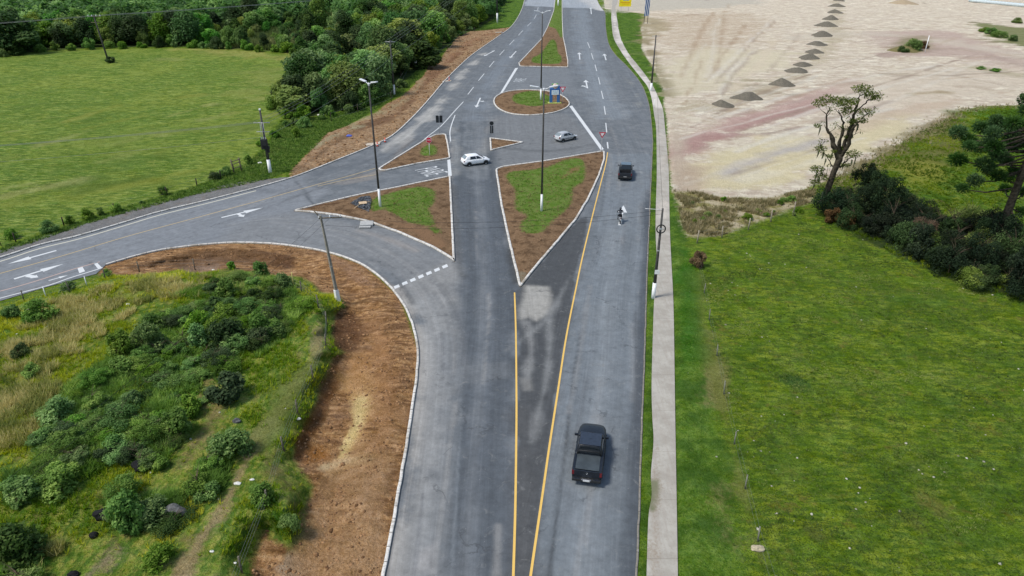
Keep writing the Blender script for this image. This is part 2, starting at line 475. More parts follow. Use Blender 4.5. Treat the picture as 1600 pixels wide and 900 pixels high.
GP = [
 # sand flat: reddish bands, pale washes, brown tracks
 ('P', [(1045, 232), (1080, 200), (1160, 175), (1250, 148), (1330, 120), (1340, 135), (1290, 165), (1200, 195), (1110, 225), (1055, 262)], 0, 3.0, (196, 160, 150), .65),
 ('L', [(1055, 240), (1120, 212), (1200, 186), (1290, 160)], 3.0, 2.2, (172, 128, 122), .65),
 ('P', [(1048, 180), (1100, 178), (1150, 170), (1250, 130), (1290, 100), (1330, 60), (1318, 0), (1300, 0), (1280, 60), (1240, 110), (1120, 150), (1042, 165)], 0, 3.5, (186, 172, 140), .55),
 ('P', [(1010, 20), (1180, 18), (1230, 40), (1200, 70), (1100, 85), (1015, 85), (1005, 60)], 0, 14, (190, 166, 136), .5),
 ('P', [(1030, 100), (1100, 75), (1230, 80), (1250, 95), (1180, 120), (1080, 150), (1045, 150)], 0, 5, (222, 210, 178), .8),
 ('L', [(1150, 140), (1190, 95), (1210, 60)], 2.2, 1, (226, 210, 182), .6),
 ('P', [(1300, 130), (1400, 110), (1600, 95), (1900, 100), (1900, 140), (1600, 140), (1450, 180), (1330, 215)], 0, 6, (222, 206, 182), .6),
 ('P', [(1340, 50), (1480, 45), (1600, 80), (1600, 110), (1480, 90), (1380, 90)], 0, 7, (196, 172, 158), .7),
 ('L', [(1230, 60), (1340, 52), (1450, 62), (1600, 88)], 9, 4, (216, 204, 182), .6),
 ('L', [(1380, 88), (1500, 76), (1600, 104)], 4, 2, (176, 154, 140), .6),
 ('P', [(1070, 260), (1180, 220), (1270, 210), (1330, 190), (1420, 180), (1380, 225), (1300, 262), (1240, 292), (1160, 300), (1080, 295)], 0, 3, (226, 212, 168), .85),
 ('L', [(1130, 272), (1200, 245), (1290, 218)], 3, 1.5, (186, 180, 184), .7),
 ('L', [(1160, 282), (1240, 262), (1290, 245)], 2.2, 1.2, (236, 226, 196), .8),
 ('L', [(1290, 215), (1400, 178), (1500, 155)], 3, 2, (206, 182, 156), .6),
 ('P', [(1048, 180), (1068, 200), (1072, 300), (1052, 300)], 0, 1.4, (206, 190, 166), .7),
 ('P', [(1058, 255), (1110, 262), (1100, 300), (1056, 302)], 0, 1.6, (194, 170, 146), .7),
 ('P', [(950, -20), (1190, -20), (1190, 6), (1100, 15), (1010, 16), (940, 22)], 0, 7, (200, 192, 174), .8),
 ('P', [(1405, 60), (1440, 56), (1455, 74), (1420, 82), (1392, 76)], 0, 3, (120, 116, 66), .8),
 ('P', [(1520, 34), (1600, 44), (1680, 60), (1680, 84), (1600, 76), (1545, 60)], 0, 5, (112, 120, 60), .85),
 ('L', [(1528, 106), (1580, 116)], 5, 3, (150, 142, 96), .6),
 ('L', [(1420, 146), (1475, 144)], 2.2, 2, (150, 130, 84), .7),
 ('L', [(1370, 46), (1420, 44)], 3, 3, (150, 130, 112), .7),
 # lower left scrub: bare trails, pale soil
 ('L', [(500, 500), (490, 560), (462, 600), (440, 640), (425, 665)], .8, .7, (176, 158, 112), .75),
 ('L', [(425, 665), (395, 700), (370, 750), (345, 800), (310, 850), (285, 900)], 1.1, .7, (170, 148, 108), .8),
 ('P', [(330, 560), (360, 650), (330, 690), (290, 745), (260, 740), (295, 680), (315, 640), (300, 590)], 0, 1.1, (150, 132, 88), .6),
 ('P', [(150, 870), (190, 850), (185, 900), (120, 920), (110, 905)], 0, 1, (160, 142, 112), .85),
 ('L', [(170, 850), (215, 820)], 1.4, .9, (150, 132, 96), .6),
 ('P', [(380, 460), (420, 470), (430, 500), (390, 505)], 0, 1.1, (158, 140, 92), .6),
 ('P', [(280, 410), (350, 400), (345, 425), (290, 425)], 0, .9, (166, 140, 118), .8),
 ('P', [(0, 540), (60, 480), (170, 445), (230, 440), (240, 470), (160, 520), (90, 620), (50, 700), (0, 700)], 0, 3.2, (138, 142, 62), .6),
 ('P', [(0, 560), (90, 540), (120, 600), (60, 660), (0, 690)], 0, 3, (156, 150, 76), .55),
 ('P', [(230, 430), (460, 440), (440, 460), (240, 470)], 0, 1.6, (112, 138, 40), .7),
 ('P', [(430, 560), (520, 560), (490, 640), (440, 700), (420, 720), (400, 700)], 0, 1.6, (104, 124, 52), .7),
 ('P', [(430, 800), (475, 790), (476, 835), (455, 855), (432, 842)], 0, .9, (60, 104, 28), .9),
 # lower left soil
 ('L', [(560, 590), (566, 640), (552, 690), (520, 735)], 1.3, 1.0, (206, 166, 110), .9),
 ('L', [(566, 625), (560, 660), (545, 690), (535, 712)], .7, .4, (232, 208, 140), .95),
 ('L', [(505, 730), (535, 722), (575, 715)], .8, .5, (222, 200, 154), .9),
 ('P', [(545, 545), (580, 520), (560, 480), (540, 480), (525, 500), (525, 540)], 0, .9, (96, 64, 42), .75),
 ('P', [(180, 425), (250, 420), (360, 415), (450, 425), (470, 400), (400, 388), (300, 392), (200, 412)], 0, .8, (112, 84, 58), .7),
 ('P', [(400, 390), (470, 400), (470, 425), (430, 425)], 0, .7, (96, 68, 48), .6),
 ('P', [(505, 395), (560, 415), (600, 450), (560, 450), (520, 420)], 0, .8, (168, 132, 102), .6),
 ('L', [(645, 600), (640, 660), (628, 720)], .7, .5, (104, 74, 50), .6),
 ('L', [(590, 745), (630, 760)], 1.6, .8, (98, 68, 44), .6),
 ('L', [(510, 750), (560, 765), (615, 772)], 1.0, .9, (104, 80, 54), .5),
 ('P', [(480, 880), (520, 870), (600, 820), (600, 860), (560, 900)], 0, 1.2, (176, 138, 100), .6),
 ('P', [(430, 890), (450, 870), (460, 900)], 0, .5, (196, 176, 150), .8),
 ('L', [(470, 685), (500, 640), (520, 600)], .9, .5, (122, 76, 40), .7),
 ('P', [(468, 690), (520, 700), (530, 725), (470, 730), (462, 715)], 0, .6, (158, 106, 52), .7),
 ('P', [(470, 760), (560, 690), (628, 640), (626, 740), (612, 860), (590, 1000), (400, 1000), (440, 900), (470, 830)], 0, 1.0, (184, 146, 104), .6),
 ('L', [(528, 480), (536, 520), (550, 545)], 1.0, .5, (104, 74, 50), .7),
 ('L', [(527, 560), (512, 610), (494, 660), (474, 690), (468, 712)], .9, .45, (116, 80, 50), .75),
 ('L', [(585, 500), (600, 560), (602, 640), (592, 700)], 2.0, 1.2, (172, 128, 86), .6),
 ('P', [(535, 560), (575, 550), (575, 600), (550, 610)], 0, .7, (188, 142, 92), .8),
 ('L', [(400, 850), (396, 900)], .7, .5, (150, 104, 70), .6),
 # left soil verge
 ('L', [(470, 262), (520, 225), (580, 190)], 1.4, 1, (104, 80, 56), .6),
 ('L', [(660, 130), (700, 95), (740, 62), (780, 50)], 2.6, 1.6, (160, 122, 92), .7),
 ('L', [(500, 210), (560, 190), (610, 165)], 1.2, 1, (168, 160, 118), .6),
 ('P', [(330, 70), (470, 84), (520, 60), (620, 20), (560, 8), (420, 48), (330, 50)], 0, 4, (102, 118, 62), .8),
 ('L', [(560, 205), (620, 178), (640, 158), (680, 112)], 1.6, 1.4, (122, 90, 66), .7),
 ('L', [(490, 232), (520, 212), (560, 198)], 1.3, 1.0, (176, 168, 132), .7),
 ('L', [(600, 178), (640, 150), (662, 122)], 1.0, .8, (178, 160, 122), .6),
 ('L', [(690, 110), (720, 82), (760, 58)], 1.2, 1.0, (118, 84, 60), .6),
 # meadow
 ('L', [(300, 78), (400, 85), (470, 95)], 9, 6, (160, 158, 84), .7),
 ('L', [(250, 92), (310, 95)], 5, 4, (158, 158, 96), .5),
 ('P', [(370, 110), (480, 96), (460, 130), (400, 160), (330, 150)], 0, 7, (150, 156, 80), .55),
 ('P', [(0, 180), (250, 150), (380, 190), (300, 260), (100, 300), (0, 300)], 0, 12, (102, 130, 48), .4),
 ('L', [(100, 170), (300, 125), (400, 110)], 5, 5, (96, 124, 46), .35),
 ('L', [(0, 250), (200, 215), (380, 200)], 4, 4, (148, 156, 76), .4),
 ('L', [(0, 320), (150, 300), (330, 262)], 3, 3, (150, 158, 66), .5),
 ('L', [(440, 230), (400, 250)], 2, 2, (120, 100, 60), .5),
 # right verge
 ('L', [(1094, 430), (1098, 480), (1110, 540), (1122, 590), (1118, 625)], 1.0, 1.3, (128, 122, 70), .55),
 ('L', [(1118, 590), (1100, 630)], .9, 1.3, (150, 140, 92), .4),
 ('L', [(1132, 765), (1130, 800), (1150, 850), (1165, 880)], .8, 1.0, (150, 144, 88), .45),
 ('L', [(1110, 560), (1145, 700), (1170, 800), (1200, 900)], .5, .5, (122, 128, 60), .6),
 ('P', [(1055, 380), (1085, 380), (1095, 460), (1095, 560), (1060, 600)], 0, 1, (58, 112, 18), .6),
 ('P', [(1085, 330), (1100, 330), (1110, 372), (1080, 372)], 0, .8, (150, 138, 116), .5),
 ('L', [(1004, 30), (1008, 60), (1020, 90), (1036, 125), (1044, 150)], 2.2, 2.2, (136, 126, 84), .7),
 ('P', [(1000, 24), (1040, 30), (1046, 48), (1014, 60)], 0, 3, (168, 154, 116), .6),
 ('P', [(1283, 338), (1292, 300), (1330, 298), (1400, 318), (1460, 332), (1520, 352), (1600, 385), (1720, 430), (1800, 480), (1800, 520), (1700, 500), (1600, 474), (1540, 457), (1462, 424), (1400, 402), (1350, 373), (1305, 350)], 0, 1.2, (44, 56, 30), .9),
 # grass slope
 ('P', [(1330, 280), (1430, 225), (1500, 190), (1530, 240), (1470, 260), (1400, 270)], 0, 3, (118, 116, 60), .75),
 ('L', [(1300, 285), (1380, 245), (1450, 205), (1500, 178)], 3, 1.5, (128, 118, 78), .8),
 ('P', [(1380, 260), (1450, 250), (1500, 280), (1420, 300)], 0, 3, (150, 150, 58), .6),
 ('L', [(1470, 315), (1520, 345), (1600, 395)], 1.1, .8, (108, 88, 66), .7),
 ('P', [(1500, 175), (1600, 168), (1640, 190), (1540, 200)], 0, 3, (84, 124, 34), .7),
]
rt = random.Random(12)
for i in range(60):
    x = rt.uniform(0, 440); y = rt.uniform(88, 330) ; L_ = rt.uniform(20, 90) * (y / 250 + .3)
    if y > 385 - x * .33: continue
    GP.append(('L', [(x, y), (x + L_, y - L_ * rt.uniform(.12, .34))], rt.uniform(.5, 2.0), rt.uniform(.7, 1.6), rt.choice([(152, 158, 84), (160, 162, 96), (82, 108, 36), (92, 116, 42), (138, 146, 58)]), rt.uniform(.35, .7)))
for i in range(34):
    x = rt.uniform(1180, 1640); y = rt.uniform(470, 900); a_ = rt.uniform(4, 22)
    GP.append(('L', [(x, y), (x + a_, y + a_ * rt.uniform(.2, .9))], rt.uniform(.3, 1.1), rt.uniform(.5, 1.2), rt.choice([(66, 92, 30), (70, 100, 36), (126, 122, 62), (138, 146, 60), (58, 88, 40)]), rt.uniform(.35, .6)))
def track(p0, p1, bend, n=7):
    p0 = np.array(p0, float); p1 = np.array(p1, float); d = p1 - p0
    return [tuple(p0 + d * i / n + np.array([0, bend * math.sin(PI * i / n)]) + np.array([rt.uniform(-3, 3), rt.uniform(-.8, .8)])) for i in range(n + 1)]
for i in range(46):
    dark = rt.random() < .5
    k_ = rt.random()
    if k_ < .55:
        x0 = rt.uniform(1050, 1200); y0 = rt.uniform(170, 290); x1 = x0 + rt.uniform(150, 420); y1 = y0 - (x1 - x0) * rt.uniform(.22, .42)
    elif k_ < .8:
        x0 = rt.uniform(1330, 1450); y0 = rt.uniform(60, 150); x1 = x0 + rt.uniform(120, 300); y1 = y0 + rt.uniform(-10, 24)
    else:
        x0 = rt.uniform(1060, 1180); y0 = rt.uniform(110, 170); x1 = x0 + rt.uniform(20, 110); y1 = y0 - rt.uniform(50, 110)
    y1 = max(4, y1)
    GP.append(('L', track((x0, y0), (x1, y1), rt.uniform(-9, 9)), rt.uniform(.3, 1.2), rt.uniform(.4, .8), rt.choice([(168, 150, 130), (178, 160, 144), (158, 138, 120), (184, 160, 132)]) if dark else rt.choice([(232, 224, 206), (224, 214, 192)]), rt.uniform(.35, .75)))
for i in range(26):
    x = rt.uniform(1060, 1590); y = rt.uniform(20, 150)
    GP.append(('L', [(x, y), (x + rt.uniform(15, 60), y + rt.uniform(-4, 4))], rt.uniform(1, 4), rt.uniform(1, 3), rt.choice([(150, 134, 108), (172, 150, 128), (206, 184, 168), (228, 218, 196), (160, 150, 112)]), rt.uniform(.3, .6)))
cattr(ground_me, 'paint', paint(Q, GP))

def ground_mat():
    t = NT('ground_cover')
    n_big = t.noise(.06, 5, .6)
    n_mid = t.noise(.45, 6, .6)
    n_sm = t.noise(2.6, 6, .62)
    n_fine = t.noise(11, 5, .65)
    n_vf = t.noise(34, 3, .7)
    def mask(att, amp=.9, w=.25, nz=None):
        a = t.attr(att)
        s = t.math('ADD', a, t.math('MULTIPLY', t.math('SUBTRACT', nz or n_sm, .5), amp * 2))
        s = t.math('ADD', s, t.math('MULTIPLY', t.math('SUBTRACT', n_fine, .5), amp * .9))
        return t.ss(s, -w, w)
    def three(a, b, c, n1, n2, lo=.35, hi=.65):
        return t.mix(t.ss(n2, lo, hi), t.mix(t.ss(n1, lo, hi), a, b), c)
    # pasture
    str_p = t.noise(1.0, 6, .65, t.mapping(scale=(.9, 2.6, 1), rot=(0, 0, R(35))))
    pas = three(alb(106, 132, 26), alb(132, 147, 42), alb(80, 107, 24), n_mid, str_p, .40, .62)
    pas = t.mix(t.ss(n_fine, .48, .66), pas, alb(46, 72, 18))
    pas = t.mix(t.ss(n_vf, .56, .75), pas, alb(134, 144, 56))
    pas = t.mix(t.ss(t.noise(.55, 8, .75, t.mapping(loc=(9, 4, 2))), .55, .66, 0, .6), pas, alb(120, 108, 52))
    pas = t.mix(t.ss(t.noise(1.5, 7, .75, t.mapping(scale=(1, 2, 1), rot=(0, 0, R(38)), loc=(29, 4, 2))), .56, .66, 0, .75), pas, alb(48, 78, 26))
    pas = t.mix(t.math('MULTIPLY', t.ss(t.noise(.23, 4, .6, t.mapping(loc=(31, 14, 2))), .45, .7), .5), pas, alb(58, 90, 24))
    # meadow (mown, streaky)
    mv = t.mapping(scale=(.16, 1.3, 1), rot=(0, 0, R(-22)))
    st = t.noise(1.0, 6, .66, mv)
    st2 = t.noise(3.2, 5, .6, t.mapping(scale=(.3, 1.4, 1), rot=(0, 0, R(-35))))
    st3 = t.noise(1.0, 6, .7, t.mapping(scale=(.55, 2.6, 1), rot=(0, 0, R(-18)), loc=(5, 9, 0)))
    mea = three(alb(106, 132, 40), alb(142, 154, 68), alb(78, 110, 30), st, st2, .42, .60)
    mea = t.mix(t.ss(n_big, .42, .62, 0, .6), mea, alb(136, 148, 58))
    mea = t.mix(t.ss(n_mid, .5, .66, 0, .55), mea, alb(84, 116, 36))
    mea = t.mix(t.ss(st3, .48, .60, 0, .85), mea, alb(72, 98, 32))
    mea = t.mix(t.ss(st3, .46, .34, 0, .6), mea, alb(166, 172, 96))
    mea = t.mix(t.ss(n_sm, .54, .70, 0, .6), mea, alb(160, 168, 92))
    # bright verge grass
    ver = three(alb(86, 118, 32), alb(106, 132, 46), alb(66, 96, 26), n_sm, n_mid, .4, .6)
    ver = t.mix(t.ss(n_fine, .48, .7), ver, alb(46, 84, 16))
    ver = t.mix(t.ss(n_vf, .58, .78), ver, alb(128, 150, 64))
    # scrub grass
    scv = t.noise(1.4, 6, .7, t.mapping(scale=(1.4, .6, 1), rot=(0, 0, R(-20))))
    scr = three(alb(122, 144, 52), alb(158, 158, 74), alb(84, 114, 38), n_sm, scv, .40, .60)
    scr = t.mix(t.ss(n_mid, .52, .72), scr, t.mix(t.ss(n_fine, .4, .6), alb(110, 106, 52), alb(138, 126, 80)))
    scr = t.mix(t.ss(n_fine, .54, .7), scr, alb(44, 62, 20))
    # soil
    so_v = t.noise(1.6, 7, .68, t.mapping(scale=(.5, 1.5, 1), rot=(0, 0, R(-12))))
    soi = three(alb(170, 128, 84), alb(198, 156, 108), alb(124, 90, 58), n_sm, so_v, .38, .62)
    soi = t.mix(t.ss(n_fine, .56, .7), soi, alb(84, 58, 38))
    soi = t.mix(t.ss(n_vf, .6, .78), soi, alb(186, 152, 112))
    so3 = t.noise(1.0, 9, .78, t.mapping(scale=(.45, 2.6, 1), rot=(0, 0, R(-4)), loc=(4, 4, 4)))
    soi = t.mix(t.ss(so3, .54, .63, 0, .7), soi, alb(104, 74, 50))
    soi = t.mix(t.ss(so3, .46, .36, 0, .6), soi, alb(200, 164, 122))
    soi = t.mix(t.ss(n_mid, .5, .66, 0, .5), soi, alb(112, 84, 60))
    soi = t.mix(t.math('MULTIPLY', t.ss(t.attr('z_soilv'), -.5, .5), .45), soi, t.mix(t.ss(n_sm, .4, .6), alb(134, 112, 88), alb(176, 156, 128)))
    # sand
    sa1 = t.noise(.22, 6, .62, t.mapping(scale=(.5, 1.6, 1), rot=(0, 0, R(24))))
    sa2 = t.noise(.7, 7, .7, t.mapping(scale=(.5, .8, 1), rot=(0, 0, R(24))))
    sa3 = t.noise(1.0, 6, .72, t.mapping(scale=(.10, .42, 1), rot=(0, 0, R(-34)), loc=(3, 8, 0)))
    sa4 = t.noise(1.0, 5, .7, t.mapping(scale=(.08, .26, 1), rot=(0, 0, R(-20)), loc=(13, 2, 0)), .8)
    san = three(alb(210, 199, 174), alb(230, 221, 198), alb(194, 177, 156), sa1, sa2, .40, .60)
    san = t.mix(t.ss(sa3, .54, .66, 0, .65), san, alb(184, 166, 144))
    san = t.mix(t.ss(sa4, .56, .66, 0, .6), san, alb(230, 222, 204))
    san = t.mix(t.ss(n_mid, .54, .68, 0, .7), san, alb(184, 164, 142))
    san = t.mix(t.ss(n_sm, .55, .7, 0, .7), san, alb(176, 156, 134))
    san = t.mix(t.ss(n_fine, .62, .8), san, alb(238, 228, 208))
    # dry weeds
    dry = three(alb(158, 144, 98), alb(128, 126, 70), alb(192, 178, 146), n_sm, n_mid, .42, .58)
    dry = t.mix(t.ss(n_fine, .5, .68), dry, alb(86, 88, 44))
    # slope grass
    slo = three(alb(94, 124, 34), alb(126, 136, 50), alb(66, 98, 26), n_mid, str_p, .4, .6)
    slo = t.mix(t.ss(n_fine, .52, .7), slo, alb(50, 74, 24))
    # woods floor
    woo = t.mix(t.ss(n_mid, .4, .6), alb(48, 66, 30), alb(78, 92, 44))
    # gravel
    gra = t.mix(t.ss(n_fine, .35, .65), alb(112, 112, 110), alb(140, 138, 134))
    gra = t.mix(t.ss(n_mid, .5, .7), gra, alb(128, 118, 108))
    col = pas
    col = t.mix(mask('z_verger', 1.3, .5, n_mid), col, ver)
    col = t.mix(mask('z_slope', .8), col, slo)
    col = t.mix(mask('z_meadow', .6), col, mea)
    col = t.mix(mask('z_woods', 1.2), col, woo)
    col = t.mix(mask('z_vergel', .7), col, ver)
    col = t.mix(mask('z_gravel', .5), col, gra)
    m_soil = t.math('MAXIMUM', mask('z_soilv', .9), mask('z_soill', .2))
    col = t.mix(m_soil, col, soi)
    m_scr = mask('z_scrub', .35)
    col = t.mix(m_scr, col, scr)
    m_sand = mask('z_sand', 1.0)
    col = t.mix(m_sand, col, san)
    col = t.mix(mask('z_dry', 1.1, .6), col, dry)
    # painted patches, broken up by noise
    pa = t.attr('paint', 'Alpha')
    k = t.math('ADD', pa, t.math('MULTIPLY', t.math('SUBTRACT', t.math('ADD', t.math('MULTIPLY', n_sm, .55), t.math('MULTIPLY', n_fine, .45)), .5), 1.5))
    k = t.math('MULTIPLY', t.ss(k, .25, .75), t.ss(pa, .02, .3))
    tint = t.mix(t.ss(n_fine, .35, .68), t.attr('paint', 'Color'), t.hsv(t.attr('paint', 'Color'), v=.62))
    tint = t.mix(t.ss(n_vf, .55, .8), tint, t.hsv(t.attr('paint', 'Color'), v=1.25))
    col = t.mix(t.math('MULTIPLY', k, .85), col, tint)
    gr1 = t.noise(1.1, 10, .82, t.mapping(loc=(71, 3, 9)))
    gr2 = t.noise(5.5, 8, .85, t.mapping(loc=(17, 33, 9)))
    gr0 = t.noise(.32, 8, .78, t.mapping(loc=(7, 53, 9)))
    amt = t.math('ADD', .52, t.math('MULTIPLY', m_sand, -.33))
    gv = t.math('ADD', t.math('MULTIPLY', t.math('SUBTRACT', gr1, .5), 3.0), t.math('ADD', t.math('MULTIPLY', t.math('SUBTRACT', gr2, .5), 3.4), t.math('MULTIPLY', t.math('SUBTRACT', gr0, .5), 2.2)))
    col = t.hsv(col, s=t.math('ADD', 1.0, t.math('MULTIPLY', t.math('MULTIPLY', gv, amt), -.25)), v=t.math('ADD', 1.03, t.math('MULTIPLY', gv, amt)))
    hgt = t.math('ADD', t.math('MULTIPLY', n_sm, 1.0), t.math('ADD', t.math('MULTIPLY', n_fine, .55), t.math('MULTIPLY', n_vf, .22)))
    t.bump(hgt, 1.0, .22)
    return t.done(col, .95, .12)
ground = link_mesh('ground', ground_me, ground_mat())
tag(ground, kind='structure')
# ================================================================== sheets (asphalt, path, islands)
def fill(poly, pts_in=None, seg=None):
    """triangulate a polygon with extra inner points"""
    P = poly if seg is None else resample(np.vstack([poly, poly[:1]]), seg)[:-1]
    n = len(P)
    vs = [Vector((float(a), float(b))) for a, b in P]
    if pts_in is not None and len(pts_in): vs += [Vector((float(a), float(b))) for a, b in pts_in]
    ed = [(i, (i + 1) % n) for i in range(n)]
    v, e, f, *_ = delaunay_2d_cdt(vs, ed, [list(range(n))], 1, 1e-5)
    return np.array([[a.x, a.y] for a in v]), np.array([list(q) for q in f if len(q) == 3])

def dgrid(poly, rel=.009, lo=24, hi=520, minstep=0.0):
    ys = []; y = lo
    while y < hi: ys.append(y); y += max(minstep, y * rel)
    out = []
    pmin = poly.min(0); pmax = poly.max(0)
    for y in ys:
        if y < pmin[1] or y > pmax[1]: continue
        st = max(minstep, y * rel)
        xs = np.arange(pmin[0], pmax[0], st) + (random.random() * st * .3)
        out.append(np.column_stack([xs, np.full(len(xs), y)]))
    P = np.vstack(out)
    return P[sdf(P, poly) > .15]

_g1 = dgrid(ROAD, .0052, 24, 120); _g2 = dgrid(ROAD, .009, 120, 520)
rv, rf = fill(ROAD, np.vstack([_g1, _g2]))
road_me = np_mesh('road', np.column_stack([rv, np.zeros(len(rv))]), rf, True)

CL = [
 [(842, -20), (842, 0), (828, 35), (800, 70), (770, 115), (750, 150), (742, 200), (742, 260), (748, 340), (752, 420), (752, 500), (742, 600), (727, 750), (712, 900), (690, 1150)],
 [(905, -20), (905, 0), (910, 60), (925, 120), (950, 180), (975, 240), (978, 300), (968, 380), (953, 450), (944, 560), (934, 650), (920, 760), (908, 900), (890, 1150)],
 [(-260, 510), (0, 437), (200, 388), (400, 325), (500, 290), (560, 268), (620, 240), (680, 195), (720, 150), (745, 120)],
 [(440, 318), (520, 303), (600, 284), (700, 262), (800, 242), (900, 225), (930, 215)],
 [(300, 375), (420, 352), (520, 365), (600, 400), (655, 450), (684, 520), (680, 622), (665, 750), (648, 900), (620, 1150)],
 [(800, 125), (900, 125)],
]
uvl = np.zeros((len(rv), 2)); best = np.full(len(rv), 1e9)
for li, c in enumerate(CL):
    P = catmull(G(c), 4)
    s0 = li * 900.0
    for i in range(len(P) - 1):
        d, t = seg_dist(rv, P[i], P[i + 1]); L = np.linalg.norm(P[i + 1] - P[i])
        m = d < best
        e = (P[i + 1] - P[i]) / max(L, 1e-6)
        off = (rv - P[i]) @ np.array([-e[1], e[0]])
        uvl[m, 0] = off[m] + li * 37; uvl[m, 1] = s0 + t[m] * L; best[m] = d[m]
        s0 += L
a = road_me.attributes.new('lane', 'FLOAT_VECTOR', 'POINT')
a.data.foreach_set('vector', np.column_stack([uvl, np.zeros(len(rv))]).astype(np.float32).ravel())
dk = (74, 86, 95); dk2 = (66, 74, 80); lt = (128, 135, 136); dust = (170, 163, 148)
